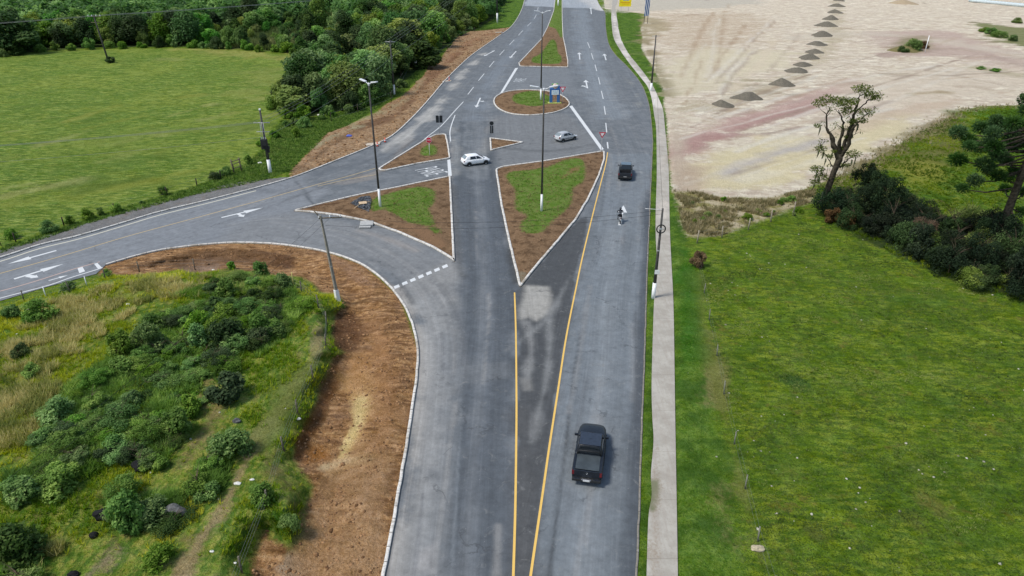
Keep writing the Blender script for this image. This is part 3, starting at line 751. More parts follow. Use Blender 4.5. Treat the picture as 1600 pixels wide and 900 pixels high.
RP = [
 # basic zones
 ('P', [(-260, 470), (0, 400), (200, 345), (460, 275), (520, 300), (460, 330), (560, 380), (480, 395), (200, 410), (0, 475), (-260, 545)], 0, 1.5, (124, 132, 138), .9),
 ('P', [(455, 332), (560, 345), (640, 372), (700, 405), (640, 450), (600, 420), (540, 398), (450, 385), (350, 378), (360, 350)], 0, 1.5, (128, 132, 132), .8),
 ('P', [(640, 440), (705, 408), (722, 420), (722, 520), (715, 620), (700, 750), (672, 900), (640, 1160), (560, 1160), (602, 900), (640, 700), (655, 560)], 0, 1.2, (144, 144, 138), .9),
 ('P', [(765, 225), (770, 180), (890, 175), (945, 235), (850, 252), (780, 262)], 0, 1.2, (122, 126, 126), .7),
 ('P', [(812, 105), (888, 106), (905, 150), (870, 145), (800, 140), (785, 144)], 0, 1.5, (118, 126, 130), .8),
 # southbound
 ('P', [(712, 280), (775, 280), (800, 420), (806, 460), (806, 560), (806, 900), (806, 1150), (700, 1150), (712, 900), (716, 700), (722, 560), (722, 420)], 0, 1.0, (84, 96, 106), .9),
 ('L', [(722, 190), (722, 260), (732, 340), (738, 420), (736, 520), (728, 620), (716, 760), (700, 900)], 1.0, .7, dk, .7),
 ('L', [(764, 190), (768, 260), (778, 340), (788, 420), (790, 520), (780, 640), (766, 780), (756, 900)], 1.1, .7, dk, .75),
 ('L', [(743, 190), (745, 260), (752, 340), (756, 420), (756, 520), (746, 640), (736, 780), (728, 900)], .6, .6, (126, 134, 138), .55),
 ('L', [(720, 640), (714, 760), (706, 900)], .18, .12, (128, 140, 146), .5),
 ('L', [(780, 280), (792, 360), (802, 420), (806, 440)], .7, .4, (68, 70, 68), .7),
 ('L', [(708, 290), (716, 400), (722, 430)], .6, .5, (92, 94, 92), .6),
 # upper carriageways
 ('L', [(842, 10), (828, 40), (800, 78), (775, 115), (755, 150), (742, 185)], 3.6, 2, (112, 126, 136), .7),
 ('L', [(856, 20), (842, 48), (822, 72)], 1.6, 1.2, (92, 102, 110), .5),
 ('L', [(905, 10), (912, 60), (930, 120), (955, 180)], 7, 2, (120, 134, 142), .7),
 ('L', [(898, 20), (900, 60), (908, 100), (925, 150)], 1.2, 1, (104, 116, 126), .5),
 ('P', [(820, -26), (930, -26), (934, 12), (880, 12), (820, 9)], 0, .8, (156, 168, 176), .95),
 ('P', [(905, 0), (940, -10), (952, 18), (930, 16)], 0, 2, (205, 200, 188), .8),
 ('L', [(975, 118), (992, 140), (1000, 170)], .8, 1, (156, 156, 142), .6),
 # northbound
 ('P', [(950, 240), (1016, 240), (1012, 400), (1004, 600), (998, 775), (985, 1150), (810, 1150), (838, 850), (868, 640), (900, 450), (935, 320)], 0, .8, (112, 126, 134), .95),
 ('L', [(1014, 300), (1010, 405), (1005, 480), (999, 600), (992, 775), (985, 900)], 1.0, .5, (66, 78, 88), .85),
 ('L', [(930, 360), (915, 460), (903, 560), (888, 680), (868, 800), (852, 900)], .9, .7, (98, 110, 116), .5),
 ('L', [(960, 360), (950, 450), (943, 560), (932, 680), (922, 800), (912, 900)], 1.2, .9, (132, 142, 144), .45),
 ('L', [(985, 360), (978, 450), (972, 560), (965, 680), (958, 800), (950, 900)], 1.0, .8, (96, 108, 114), .45),
 ('L', [(906, 525), (894, 600), (884, 700), (868, 820), (858, 900)], .16, .1, (70, 78, 84), .8),
 ('L', [(975, 200), (985, 250), (988, 300)], 1.2, .8, (102, 114, 122), .5),
 # gore
 ('P', [(812, 455), (852, 402), (900, 345), (922, 330), (905, 410), (885, 520), (865, 650), (835, 850), (812, 1000), (806, 1000), (808, 640)], 0, .35, (76, 80, 82), .97),
 ('P', [(822, 447), (858, 447), (861, 460), (854, 490), (838, 500), (828, 492), (816, 497), (820, 470)], 0, .42, (170, 164, 146), .92),
 ('P', [(812, 590), (830, 592), (836, 612), (815, 612)], 0, .3, (150, 146, 134), .6),
 ('L', [(892, 430), (860, 490), (830, 520), (790, 548)], .35, .3, (136, 138, 134), .7),
 ('L', [(822, 505), (830, 545), (824, 590)], .5, .35, (146, 146, 140), .75),
 ('L', [(858, 500), (858, 550), (852, 600), (842, 640), (830, 690)], .45, .35, (138, 140, 136), .75),
 ('L', [(815, 640), (820, 760), (818, 900)], 1.0, 1.0, (94, 94, 92), .6),
 ('P', [(700, 575), (790, 565), (800, 590), (700, 600)], 0, .5, (118, 124, 126), .45),
 # bottom left dusty strip and patches
 ('L', [(618, 450), (644, 500), (662, 550), (658, 620), (646, 720), (630, 800), (614, 900)], .9, .7, (168, 160, 144), .8),
 ('L', [(672, 470), (690, 540), (688, 640), (674, 760), (655, 900)], 1.8, 1.0, (150, 153, 150), .55),
 ('L', [(705, 480), (708, 560), (700, 640), (690, 760), (672, 900)], .9, .8, (108, 116, 120), .6),
 ('L', [(670, 700), (705, 696)], .35, .4, (166, 166, 160), .6),
 ('P', [(660, 730), (682, 728), (686, 750), (664, 752)], 0, .5, (104, 110, 114), .6),
 ('P', [(655, 860), (680, 850), (672, 892), (645, 895)], 0, .5, (178, 170, 160), .5),
 # dust along kerbs, ramp scars and other marks
 ('L', [(430, 384), (520, 398), (590, 430), (625, 462)], .5, .5, (150, 140, 126), .6),
 ('L', [(560, 360), (600, 372), (650, 392)], .7, .6, (158, 142, 122), .55),
 ('L', [(570, 405), (600, 410), (615, 420)], .3, .4, (92, 98, 102), .5),
 ('L', [(600, 236), (660, 188), (700, 145), (725, 112), (760, 80)], 1.9, 1.2, (176, 172, 158), .75),
 ('L', [(500, 270), (590, 245), (620, 228)], 1.5, 1, (92, 102, 110), .5),
 ('L', [(160, 412), (260, 392), (350, 382)], .6, .5, (146, 136, 124), .7),
 ('L', [(100, 436), (0, 466), (-120, 500)], .5, .3, (120, 118, 116), .6),
 ('L', [(459, 279), (476, 300), (490, 320)], .28, .15, (78, 86, 92), .85),  # narrow dark line across the left road
 ('L', [(775, 185), (760, 210), (756, 240)], .9, .8, (146, 144, 136), .5),
 ('L', [(705, 200), (712, 230), (712, 270)], 1.4, .8, (146, 148, 142), .6),
 ('L', [(880, 160), (905, 162), (925, 178)], 1.0, 1, (140, 138, 124), .5),
 ('L', [(812, 118), (850, 140), (900, 150), (945, 172)], .35, .4, (96, 104, 110), .5),
 ('L', [(790, 232), (860, 236), (930, 226)], .8, .5, (94, 98, 98), .6),
 ('L', [(860, 190), (920, 195)], 1.6, 1.2, (104, 108, 110), .4),
 ('L', [(640, 218), (600, 262), (560, 278)], .8, .6, (140, 130, 116), .5),
 ('P', [(500, 290), (590, 268), (592, 280), (540, 290)], 0, .4, (142, 130, 114), .5),
 ('L', [(380, 295), (440, 300), (470, 290)], 1.2, .8, (98, 106, 114), .5),
 ('L', [(998, 300), (1012, 310)], .2, .2, (170, 172, 168), .7),
 ('L', [(1000, 268), (1014, 276)], .2, .2, (170, 172, 168), .6),
]
rk = random.Random(31)
for c_, lo_, hi_, n_ in ((CL[0], -4.2, 3.2, 26), (CL[1], -3.4, 3.4, 26), (CL[4], -2.6, 2.6, 20), (CL[2], -3, 3, 12)):
    Pw = catmull(G(c_), 6); Tn = np.gradient(Pw, axis=0); Tn /= np.linalg.norm(Tn, axis=1)[:, None]; Nn_ = np.column_stack([-Tn[:, 1], Tn[:, 0]])
    for i in range(n_):
        a_ = rk.randrange(0, len(Pw) - 8); b_ = min(len(Pw), a_ + rk.randrange(6, 16)); o_ = rk.uniform(lo_, hi_); dr = rk.uniform(-.05, .05)
        W_ = Pw[a_:b_] + Nn_[a_:b_] * (o_ + dr * np.arange(b_ - a_))[:, None]
        RP.append(('W', W_, rk.uniform(.10, .40), rk.uniform(.08, .25), rk.choice([(78, 84, 88), (84, 90, 94), (150, 150, 146), (164, 160, 150), (96, 100, 104)]), rk.uniform(.2, .5)))
cattr(road_me, 'paint', paint(rv, RP))

def asphalt_mat():
    t = NT('asphalt')
    lane = t.attr('lane', 'Vector')
    s1 = t.noise(1.0, 5, .62, t.mapping(lane, scale=(1.6, .035, 1)))
    s2 = t.noise(1.0, 5, .62, t.mapping(lane, scale=(6.0, .10, 1)))
    n1 = t.noise(.5, 5, .6); n2 = t.noise(4, 5, .65); n3 = t.noise(45, 3, .7)
    base = t.mix(t.ss(n1, .35, .65), alb(98, 108, 114), alb(116, 124, 128))
    pa = t.attr('paint', 'Alpha')
    a = t.ss(t.math('ADD', pa, t.math('MULTIPLY', t.math('SUBTRACT', t.math('ADD', t.math('MULTIPLY', n2, .5), t.math('MULTIPLY', s2, .5)), .5), .75)), .1, .8)
    a = t.math('MULTIPLY', a, t.ss(pa, .02, .25))
    col = t.mix(a, base, t.attr('paint', 'Color'))
    col = t.mix(t.ss(s1, .3, .7, 0, .5), col, t.hsv(col, v=.72))
    col = t.mix(t.ss(s2, .45, .72, 0, .6), col, t.hsv(col, s=.8, v=1.24))
    col = t.mix(t.ss(n2, .52, .75, 0, .35), col, t.hsv(col, s=.8, v=1.22))
    n4 = t.noise(1.1, 7, .72, t.mapping(loc=(5, 3, 1)), 1.2)
    col = t.mix(t.ss(n4, .56, .72, 0, .35), col, alb(158, 156, 146))
    v = t.voro(26); 
    col = t.mix(t.ss(n3, .5, .8, 0, .45), col, t.hsv(col, v=1.45))
    col = t.mix(t.ss(n3, .5, .25, 0, .4), col, t.hsv(col, v=.6))
    # scattered pale grit
    w = t.voro(1.7)
    col = t.mix(t.ss(w, .045, .02, 0, .55), col, alb(206, 204, 196))
    cd = t.n.new('ShaderNodeVectorMath'); cd.operation = 'ADD'; t.l(t.tc.outputs['Object'], cd.inputs[0])
    cn = t.n.new('ShaderNodeVectorMath'); cn.operation = 'SCALE'; cn.inputs['Scale'].default_value = 2.4; t.l(t.noise(.9, 5, .6, out='Color'), cn.inputs[0]); t.l(cn.outputs[0], cd.inputs[1])
    ck = t.voro(.11, cd.outputs[0], 'DISTANCE_TO_EDGE')
    col = t.mix(t.math('MULTIPLY', t.ss(ck, .012, .002, 0, .45), t.ss(n1, .45, .6)), col, alb(58, 62, 66))
    g1 = t.noise(1.4, 9, .8, t.mapping(loc=(2, 8, 4)))
    col = t.hsv(col, v=t.math('ADD', 1.0, t.math('MULTIPLY', t.math('SUBTRACT', g1, .5), 1.3)))
    c = t.voro(.17, t.mapping(loc=(3, 1, 0)), 'DISTANCE_TO_EDGE')
    col = t.hsv(col, s=.52, v=.90)
    t.bump(t.math('ADD', t.math('MULTIPLY', n3, .5), n2), .25, .02)
    return t.done(col, t.ss(n2, .3, .7, .72, .9), .35)
road = link_mesh('road', road_me, asphalt_mat()); tag(road, kind='structure')

# ---- footpath
pv, pf = fill(PATH, dgrid(PATH, .012), None)
path_me = np_mesh('footpath', np.column_stack([pv, np.full(len(pv), .055)]), pf, True)
PP = [
 ('L', [(1030, 150), (1036, 250), (1036, 340)], 1.0, 1.0, (206, 196, 182), .6),
 ('L', [(957, 20), (975, 82), (1005, 122), (1030, 170)], 2, 1, (216, 208, 198), .7),
 ('L', [(1026, 700), (1024, 800), (1020, 900)], .5, .4, (150, 136, 118), .5),
 ('P', [(1019, 752), (1024, 752), (1023, 800), (1017, 800)], 0, .2, (96, 104, 66), .9),
 ('L', [(1040, 240), (1042, 256)], .8, .3, (142, 134, 118), .6),
]
cattr(path_me, 'paint', paint(pv, PP))
def path_mat():
    t = NT('footpath_concrete')
    n1 = t.noise(.8, 5, .6); n2 = t.noise(7, 5, .65); n3 = t.noise(50, 3, .7)
    st = t.noise(1, 4, .6, t.mapping(scale=(5, .3, 1)))
    col = t.mix(t.ss(n1, .35, .65), alb(164, 158, 146), alb(182, 177, 165))
    col = t.mix(t.ss(st, .4, .7, 0, .5), col, alb(160, 150, 138))
    col = t.mix(t.ss(n2, .5, .72, 0, .5), col, alb(150, 142, 130))
    col = t.mix(t.ss(n3, .5, .8, 0, .4), col, alb(205, 200, 190))
    pa = t.attr('paint', 'Alpha')
    col = t.mix(t.math('MULTIPLY', t.ss(t.math('ADD', pa, t.math('MULTIPLY', t.math('SUBTRACT', n2, .5), .9)), .25, .75), .85), col, t.attr('paint', 'Color'))
    # slab joints every few metres
    y = t.n.new('ShaderNodeSeparateXYZ'); t.l(t.tc.outputs['Object'], y.inputs[0])
    w = t.math('ADD', y.outputs[1], t.math('MULTIPLY', t.math('SUBTRACT', n1, .5), .35))
    fr = t.math('FRACT', t.math('DIVIDE', w, 4.3))
    col = t.mix(t.ss(fr, .012, .002, 0, .45), col, alb(112, 104, 92))
    t.bump(t.math('ADD', n2, n3), .3, .02)
    return t.done(col, .93, .15)
footpath = link_mesh('footpath', path_me, path_mat()); tag(footpath, kind='structure')

# ---- kerbs
def kerb_mat(name, white=.75, dirty=.5):
    t = NT(name)
    z = t.n.new('ShaderNodeSeparateXYZ'); t.l(t.tc.outputs['Object'], z.inputs[0])
    n = t.noise(1.3, 5, .65); n2 = t.noise(9, 4, .6); n3 = t.noise(30, 3, .6)
    col = t.mix(t.ss(n2, .4, .75), alb(226, 222, 214), alb(184, 178, 166))
    if white < .6: col = t.mix(t.ss(t.noise(2.2, 4, .7, t.mapping(loc=(3, 3, 3))), .5, .56), alb(96, 104, 62), col)
    col = t.mix(t.ss(n, white - .2, white + .05), col, alb(150, 142, 128))
    low = t.ss(z.outputs[2], .10, .03)
    col = t.mix(t.math('MULTIPLY', low, t.ss(n2, .3, .6, .4, .9)), col, alb(126, 122, 114))
    j = t.attr('run')
    fr = t.math('FRACT', j)
    col = t.mix(t.ss(t.noise(.35, 5, .7, t.mapping(loc=(1, 6, 2))), .5, .68, 0, .55), col, alb(140, 126, 104))
    col = t.mix(t.ss(fr, .09, .02, 0, .85), col, alb(92, 88, 80))
    col = t.mix(t.ss(n3, .6, .8, 0, .5), col, alb(120, 112, 98))
    col = t.mix(t.ss(n3, .35, .28, 0, .5), col, alb(70, 66, 58))
    t.bump(n2, .5, .03)
    return t.done(col, .85, .2)
KERB = kerb_mat('kerb_limewash', .72); KERB_OLD = kerb_mat('kerb_weathered', .5)

def kerb_mesh(name, line, w=.16, h=.15, side=1, closed=False, z0=-.06):
    """a kerb of blocks along a line; side=+1 puts its body left of the line's direction"""
    P = np.array(line)
    if closed: P = np.vstack([P, P[:1]])
    P = resample(P, .5)
    jr = np.random.default_rng(len(P)); P = P + np.repeat(jr.normal(size=(len(P) // 2 + 1, 2)) * .012, 2, 0)[:len(P)] if closed or len(P) > 4 else P
    if closed: P = P[:-1]
    n = len(P)
    if closed: T = np.roll(P, -1, 0) - np.roll(P, 1, 0)
    else: T = np.gradient(P, axis=0)
    T /= np.linalg.norm(T, axis=1)[:, None] + 1e-9
    N = np.column_stack([-T[:, 1], T[:, 0]]) * side
    bev = .02
    prof = [(0, z0), (0, h - bev), (bev, h), (w - bev, h), (w, h - bev), (w, z0)]
    V = np.concatenate([np.column_stack([P + N * o, np.full(n, zz)]) for o, zz in prof])
    F_ = []
    m = n if closed else n - 1
    for k in range(5):
        for i in range(m):
            j = (i + 1) % n
            F_.append((k * n + i, k * n + j, (k + 1) * n + j, (k + 1) * n + i))
    me = np_mesh(name, V, F_)
    fattr(me, 'run', np.tile(np.arange(n) * .5 / 1.0, 6))
    bm = bmesh.new(); bm.from_mesh(me); bmesh.ops.recalc_face_normals(bm, faces=bm.faces); bm.to_mesh(me); bm.free()
    return me

def road_kerb(name, line, mat, **kw):
    return tag(link_mesh(name, kerb_mesh(name, line, **kw), mat), kind='structure')
road_kerb('kerb', upper, KERB, side=1, w=.22)
def cut(line, a, b):
    n = len(line); return line[int(n * a):int(n * b)]
road_kerb('kerb', lower, KERB, side=1, w=.19)
road_kerb('kerb', right[12:], KERB_OLD, side=1, w=.12, h=.045)

# ---- traffic islands
def island_soil_mat():
    t = NT('island_soil')
    n1 = t.noise(.9, 5, .6); n2 = t.noise(4, 6, .68); n3 = t.noise(16, 5, .65); n4 = t.noise(45, 3, .7)
    col = t.mix(t.ss(n2, .36, .64), alb(124, 98, 72), alb(150, 122, 92))
    col = t.mix(t.ss(n1, .45, .66), col, alb(98, 76, 54))
    col = t.mix(t.ss(n3, .52, .7), col, alb(78, 58, 40))
    col = t.mix(t.ss(n4, .6, .8), col, alb(166, 136, 106))
    gm = t.attr('turf')
    k = t.ss(t.math('ADD', gm, t.math('ADD', t.math('MULTIPLY', t.math('SUBTRACT', n2, .5), 2.2), t.math('MULTIPLY', t.math('SUBTRACT', n3, .5), 1.0))), -.12, .18)
    gr = t.mix(t.ss(n1, .4, .6), alb(92, 122, 40), alb(112, 130, 62))
    gr = t.mix(t.ss(n3, .5, .7), gr, alb(64, 98, 26))
    gr = t.mix(t.ss(n4, .56, .76), gr, alb(138, 146, 84))
    gr = t.mix(t.math('MULTIPLY', t.ss(t.noise(1.7, 4, .7, t.mapping(loc=(7, 7, 7))), .56, .68), .7), gr, alb(116, 92, 64))
    col = t.mix(k, col, gr)
    sp = t.attr('spill', 'Alpha')
    col = t.mix(t.math('MULTIPLY', t.ss(t.math('ADD', sp, t.math('MULTIPLY', t.math('SUBTRACT', n2, .5), 1.2)), .3, .7), t.ss(sp, .02, .2)), col, t.mix(t.ss(n3, .4, .6), t.attr('spill', 'Color'), t.hsv(t.attr('spill', 'Color'), v=.55)))
    t.bump(t.math('ADD', n2, t.math('MULTIPLY', n3, .7)), .9, .12)
    return t.done(col, .95, .12)
ISOIL = island_soil_mat()
TURF = {
 'centre': [[(795, 272), (850, 265), (890, 250), (912, 255), (912, 285), (895, 297), (892, 322), (862, 350), (845, 366), (818, 366), (814, 352), (824, 340), (806, 330), (805, 300), (794, 285)]],
 'left': [[(580, 317), (607, 305), (650, 295), (678, 300), (678, 320), (670, 330), (679, 355), (645, 352), (620, 340), (600, 330), (582, 333)], [(672, 358), (687, 360), (686, 368), (674, 366)]],
 'top': [[(868, -24), (867, 0), (865, 16), (861, 30), (857, 41), (868, 46), (879, 58), (878.5, 0), (878, -24)], [(860, 64), (868, 66), (872, 84), (877, 90), (873, 101), (835, 100), (832, 92), (846, 84)]],
 'oval': [[(808, 148), (836, 144), (858, 152), (862, 160), (842, 168), (812, 165), (800, 157)]],
 'wedge': [[(658, 236), (672, 228), (682, 232), (680, 244), (660, 246)]],
 'tiny': [],
}
SPILL = {
 'left': [('P', [(545, 322), (562, 310), (580, 306), (582, 320), (578, 336), (560, 330)], 0, .5, (86, 90, 94), .97), ('L', [(600, 345), (650, 362), (690, 385)], 1.2, .7, (150, 118, 88), .8), ('L', [(480, 325), (540, 318)], .8, .5, (104, 72, 48), .7)],
 'centre': [('P', [(808, 425), (824, 428), (815, 448)], 0, .5, (150, 136, 112), .8), ('L', [(825, 375), (850, 372), (848, 382)], .6, .5, (160, 132, 98), .6), ('L', [(880, 280), (905, 262)], 1.0, .8, (150, 112, 80), .6)],
 'wedge': [('L', [(655, 245), (668, 240)], .4, .4, (160, 160, 110), .6)],
 'top': [('L', [(850, 60), (862, 58), (870, 62)], 1, 1, (110, 96, 80), .5)],
}
ILAB = {'top': 'long tapering median island with a grassy far end',
        'oval': 'oval soil island with pale kerb, patch of grass and a blue monument',
        'wedge': 'wedge-shaped island of bare soil with a kerb and a small red stop sign',
        'left': 'long kerbed island with a square of turf, dark gravel and a light pole',
        'tiny': 'smallest of the kerbed islands, a plain triangle of bare soil',
        'centre': 'big kerbed island pointing towards the viewer with turf around a light pole'}
rng = np.random.default_rng(5)
island_roots = {}
turf_pts = []
for k_, poly in ISLANDS.items():
    area = .5 * abs(np.dot(poly[:, 0], np.roll(poly[:, 1], 1)) - np.dot(poly[:, 1], np.roll(poly[:, 0], 1)))
    ccw = (np.dot(poly[:, 0], np.roll(poly[:, 1], -1)) - np.dot(poly[:, 1], np.roll(poly[:, 0], -1))) > 0
    c = poly.mean(0)
    root = empty('traffic_island', (c[0], c[1], 0), 0, ILAB[k_], 'traffic island'); island_roots[k_] = root
    side = 1 if ccw else -1
    me = kerb_mesh('kerb', poly, w=.24, h=.18, side=side, closed=True)
    ko = link_mesh('kerb', me, KERB); ko.parent = root; ko.location = (-c[0], -c[1], 0)
    rel = .006
    gpn = dgrid(poly, rel, 60, 480, .3)
    v_, f_ = fill(poly, gpn)
    ins = sdf(v_, poly)
    z = np.where(ins < .1, .02, .105 + .16 * sstep(.2, 2.0, ins) + (fbm(v_[:, 0] * 1.3, v_[:, 1] * 1.3, 9) - .5) * .22 * sstep(.2, .9, ins))
    me = np_mesh('soil_bed', np.column_stack([v_, z]), f_, True)
    tf = np.full(len(v_), -5.0)
    for px in TURF[k_]: tf = np.maximum(tf, sdf(v_, catmull(G(px), 3, True)))
    fattr(me, 'turf', np.clip(tf, -5, 3))
    cattr(me, 'spill', paint(v_, SPILL.get(k_, [])))
    so = link_mesh('soil_bed', me, ISOIL); so.parent = root; so.location = (-c[0], -c[1], 0)

# ================================================================== painted markings
def paint_mat(name, col, worn=.5):
    t = NT(name)
    n = t.noise(14, 5, .7); n2 = t.noise(1.4, 4, .6)
    c = t.mix(t.ss(n, .55, .8, 0, worn), col, tuple(x * .45 for x in col))
    c = t.mix(t.ss(n2, .55, .75, 0, worn * .6), c, tuple(x * .6 for x in col))
    return t.done(c, .7, .3)
WHITE = paint_mat('white_road_paint', alb(214, 216, 214), .7)
WHITE_W = paint_mat('worn_white_road_paint', alb(198, 202, 202), .8)
YEL = paint_mat('yellow_road_paint', alb(232, 190, 100), .6)
YEL_F = paint_mat('faded_yellow_road_paint', alb(196, 172, 122), .9)
PINK = paint_mat('faded_red_road_paint', alb(190, 165, 152), .9)
Z1 = .007
def ribbon(mb, px, w, z=Z1, smooth=True, world=None):
    P = G(px) if world is None else np.array(world)
    if smooth and len(P) > 2: P = catmull(P, 8)
    T = np.gradient(P, axis=0); T /= np.linalg.norm(T, axis=1)[:, None] + 1e-9
    N = np.column_stack([-T[:, 1], T[:, 0]]) * w / 2
    A = P + N; B = P - N
    vs = [(p[0], p[1], z) for p in A] + [(p[0], p[1], z) for p in B]
    n = len(P)
    mb.add(vs, [(i, i + 1, n + i + 1, n + i) for i in range(n - 1)])
def quad(mb, px, z=Z1):
    mb.poly([(g(x, y).x, g(x, y).y, z) for x, y in px])
def marking(name, mb, mat): return tag(mb.build(name, mat), kind='structure')

m = MB(); ribbon(m, [(804, 457), (806, 520), (807, 625), (806.5, 700), (805, 800), (802, 900), (799, 1000), (796, 1150)], .14)
marking('yellow_line', m, YEL)
m = MB(); ribbon(m, [(949.5, 238), (946, 258), (940, 281), (925, 340), (910, 402), (900, 450), (885, 525), (870, 622), (858, 700), (848, 770), (829, 900), (815, 1000), (795, 1150)], .14)
marking('yellow_line', m, YEL)
m = MB(); ribbon(m, [(-260, 500), (-100, 455), (12, 424), (100, 399), (200, 369), (300, 342), (400, 315), (450, 301), (500, 287), (545, 275), (586, 263)], .13)
ribbon(m, [(496, 291), (540, 281), (587, 273)], .12)
marking('yellow_line', m, YEL_F)
m = MB()
ribbon(m, [(949, 222), (950, 232)], .2)
for a_, b_ in [((841, 11), (840, 16)), ((838, 23), (835, 29)), ((830, 35), (823.6, 41)), ((817, 47.6), (810, 55)), ((803.6, 62), (796, 70)), ((788, 78), (780.6, 86)), ((772, 95.6), (764.4, 105)),
               ((756.6, 115), (747.6, 126)), ((740, 136), (731, 147.5)), ((918, 66), (921.6, 75)), ((924, 83), (927, 93)), ((929.6, 101), (932.4, 111)), ((935, 121), (937.6, 132)), ((939.6, 142), (942.6, 154.6)),
               ((944, 166), (946, 179)), ((946.5, 192), (948, 207))]:
    ribbon(m, [a_, b_], .17)
marking('lane_dashes', m, WHITE)
m = MB(); ribbon(m, [(724, 159), (710, 174), (690, 196), (670, 212), (657, 223)], .17)
ribbon(m, [(711, 180), (705.5, 195), (703, 207), (704, 221)], .17); ribbon(m, [(663, 220), (625, 244), (594, 261)], .13)
marking('edge_line', m, WHITE)
m = MB(); quad(m, [(699, 250), (703.5, 249), (706, 274.5), (700.5, 275.5)])
quad(m, [(889.5, 166), (894, 165), (943.5, 233), (939, 235)])
quad(m, [(805, 106.5), (809.5, 106), (785, 145.5), (780.5, 147)])
marking('stop_line', m, WHITE)
m = MB()
for i in range(7):
    t0 = (i + .08) / 7; t1 = (i + .70) / 7
    A = np.array([614, 449.]); B = np.array([702, 412.])
    p = A + (B - A) * t0; q = A + (B - A) * t1
    quad(m, [(p[0], p[1] - 1), (q[0], q[1] - 1), (q[0] + 2, q[1] + 3), (p[0] + 2, p[1] + 3)])
marking('give_way_blocks', m, WHITE)
# left road: pale edge lines, cycle strip
m = MB(); ribbon(m, [(-260, 476), (-120, 442.5), (0, 408.5), (62, 388.5), (125, 373), (200, 351), (250, 336), (325, 317.5), (400, 298)], .22)
marking('edge_line', m, paint_mat('cream_edge_paint', alb(206, 202, 182), .6))
m = MB(); ribbon(m, [(-260, 538), (-120, 499), (0, 466), (75, 446), (107, 435), (152, 421), (160, 418)], .16)
quad(m, [(146, 411), (151, 409.5), (159, 418), (153, 420)]); quad(m, [(121, 419), (129, 417), (133, 424), (124, 427)])
marking('edge_line', m, WHITE)
m = MB(); ribbon(m, [(-260, 520), (-120, 484), (0, 455), (60, 438), (110, 422), (156, 409)], .16)
marking('cycle_lane_line', m, PINK)

def arrow_strips(mb, tail, tip, shaft=.18, head_w=.9, head_l=1.6, z=Z1):
    a = g(*tail).xy; b = g(*tip).xy
    d = (b - a).normalized(); n = Vector((-d.y, d.x)); L = (b - a).length
    c = b - d * min(head_l, L * .45)
    P = lambda v: (v.x, v.y, z)
    mb.poly([P(a + n * shaft / 2), P(a - n * shaft / 2), P(c - n * shaft / 2), P(c + n * shaft / 2)])
    mb.poly([P(c + n * head_w / 2), P(c - n * head_w / 2), P(b)])
arr = [
 (((88, 391.5), (12, 412.5), .3, .95, 3.2), None),
 (((22, 436), (99, 412.5), .3, .95, 3.2), ((42, 431), (60, 433.5), .5, .8, .9)),
 (((76, 438.5), (106, 430), .14, .5, 1.6), None),
 (((346, 340), (411, 324.5), .3, 1.0, 3.0), ((372, 334), (381, 339), .4, .9, .8)),
 (((773, 79), (756.5, 87.5), .35, 1.1, 1.5), ((773, 79), (768, 80), .3, .3, .2)),
 (((806.5, 80), (797, 90.5), .3, 1.3, 2.2), None),
 (((750.5, 153), (744, 168), .3, 1.0, 1.7), ((749, 158), (757, 158.5), .4, 1.1, .8)),
 (((906, 93), (905, 82), .3, 1.3, 3.0), None),
 (((947, 94), (944, 84), .3, 1.3, 3.0), None),
 (((918, 138), (915, 125), .3, 1.3, 2.6), ((918, 137), (909, 133.5), .4, 1.3, 1.0)),
 (((968, 352), (974.5, 321), .3, 1.15, 2.4), None),
 (((924, 22), (923, 12), .35, 1.6, 3.5), None),
]
for a_, b_ in arr:
    m = MB(); arrow_strips(m, *a_)
    if b_: arrow_strips(m, *b_, z=Z1 + .003)
    marking('lane_arrow', m, WHITE if a_[0][1] < 400 and a_[0][0] > 300 else WHITE)

def ground_text(txt, c0, c1, wid, stretch, mat, name):
    """word painted on the asphalt: read from c0 towards c1, c0/c1 are photo pixels of the word's middle line along travel"""
    cu = bpy.data.curves.new(name, 'FONT'); cu.body = txt; cu.align_x = 'CENTER'; cu.align_y = 'CENTER'; cu.size = 1; cu.offset = -.012
    ob = bpy.data.objects.new('tmp', cu); COL.objects.link(ob)
    dg = bpy.context.evaluated_depsgraph_get(); dg.update()
    me = bpy.data.meshes.new_from_object(ob.evaluated_get(dg)); bpy.data.objects.remove(ob)
    a = g(*c0).xy; b = g(*c1).xy; d = (b - a).normalized(); L = (b - a).length
    xs = [v.co.x for v in me.vertices]; ys = [v.co.y for v in me.vertices]
    w0 = max(xs) - min(xs); h0 = max(ys) - min(ys); mid = (a + b) / 2; rt = Vector((d.y, -d.x))
    for v in me.vertices:
        p = mid + rt * (v.co.x / w0 * wid) + d * (v.co.y / h0 * L)
        v.co = (p.x, p.y, Z1)
    return tag(link_mesh(name, me, mat), kind='structure')
ground_text('PARE', (655, 271.5), (689, 264.5), 3.5, 1, WHITE, 'stop_lettering')
ground_text('PARE', (822, 125.5), (805, 125), 4.2, 1, WHITE_W, 'stop_lettering')
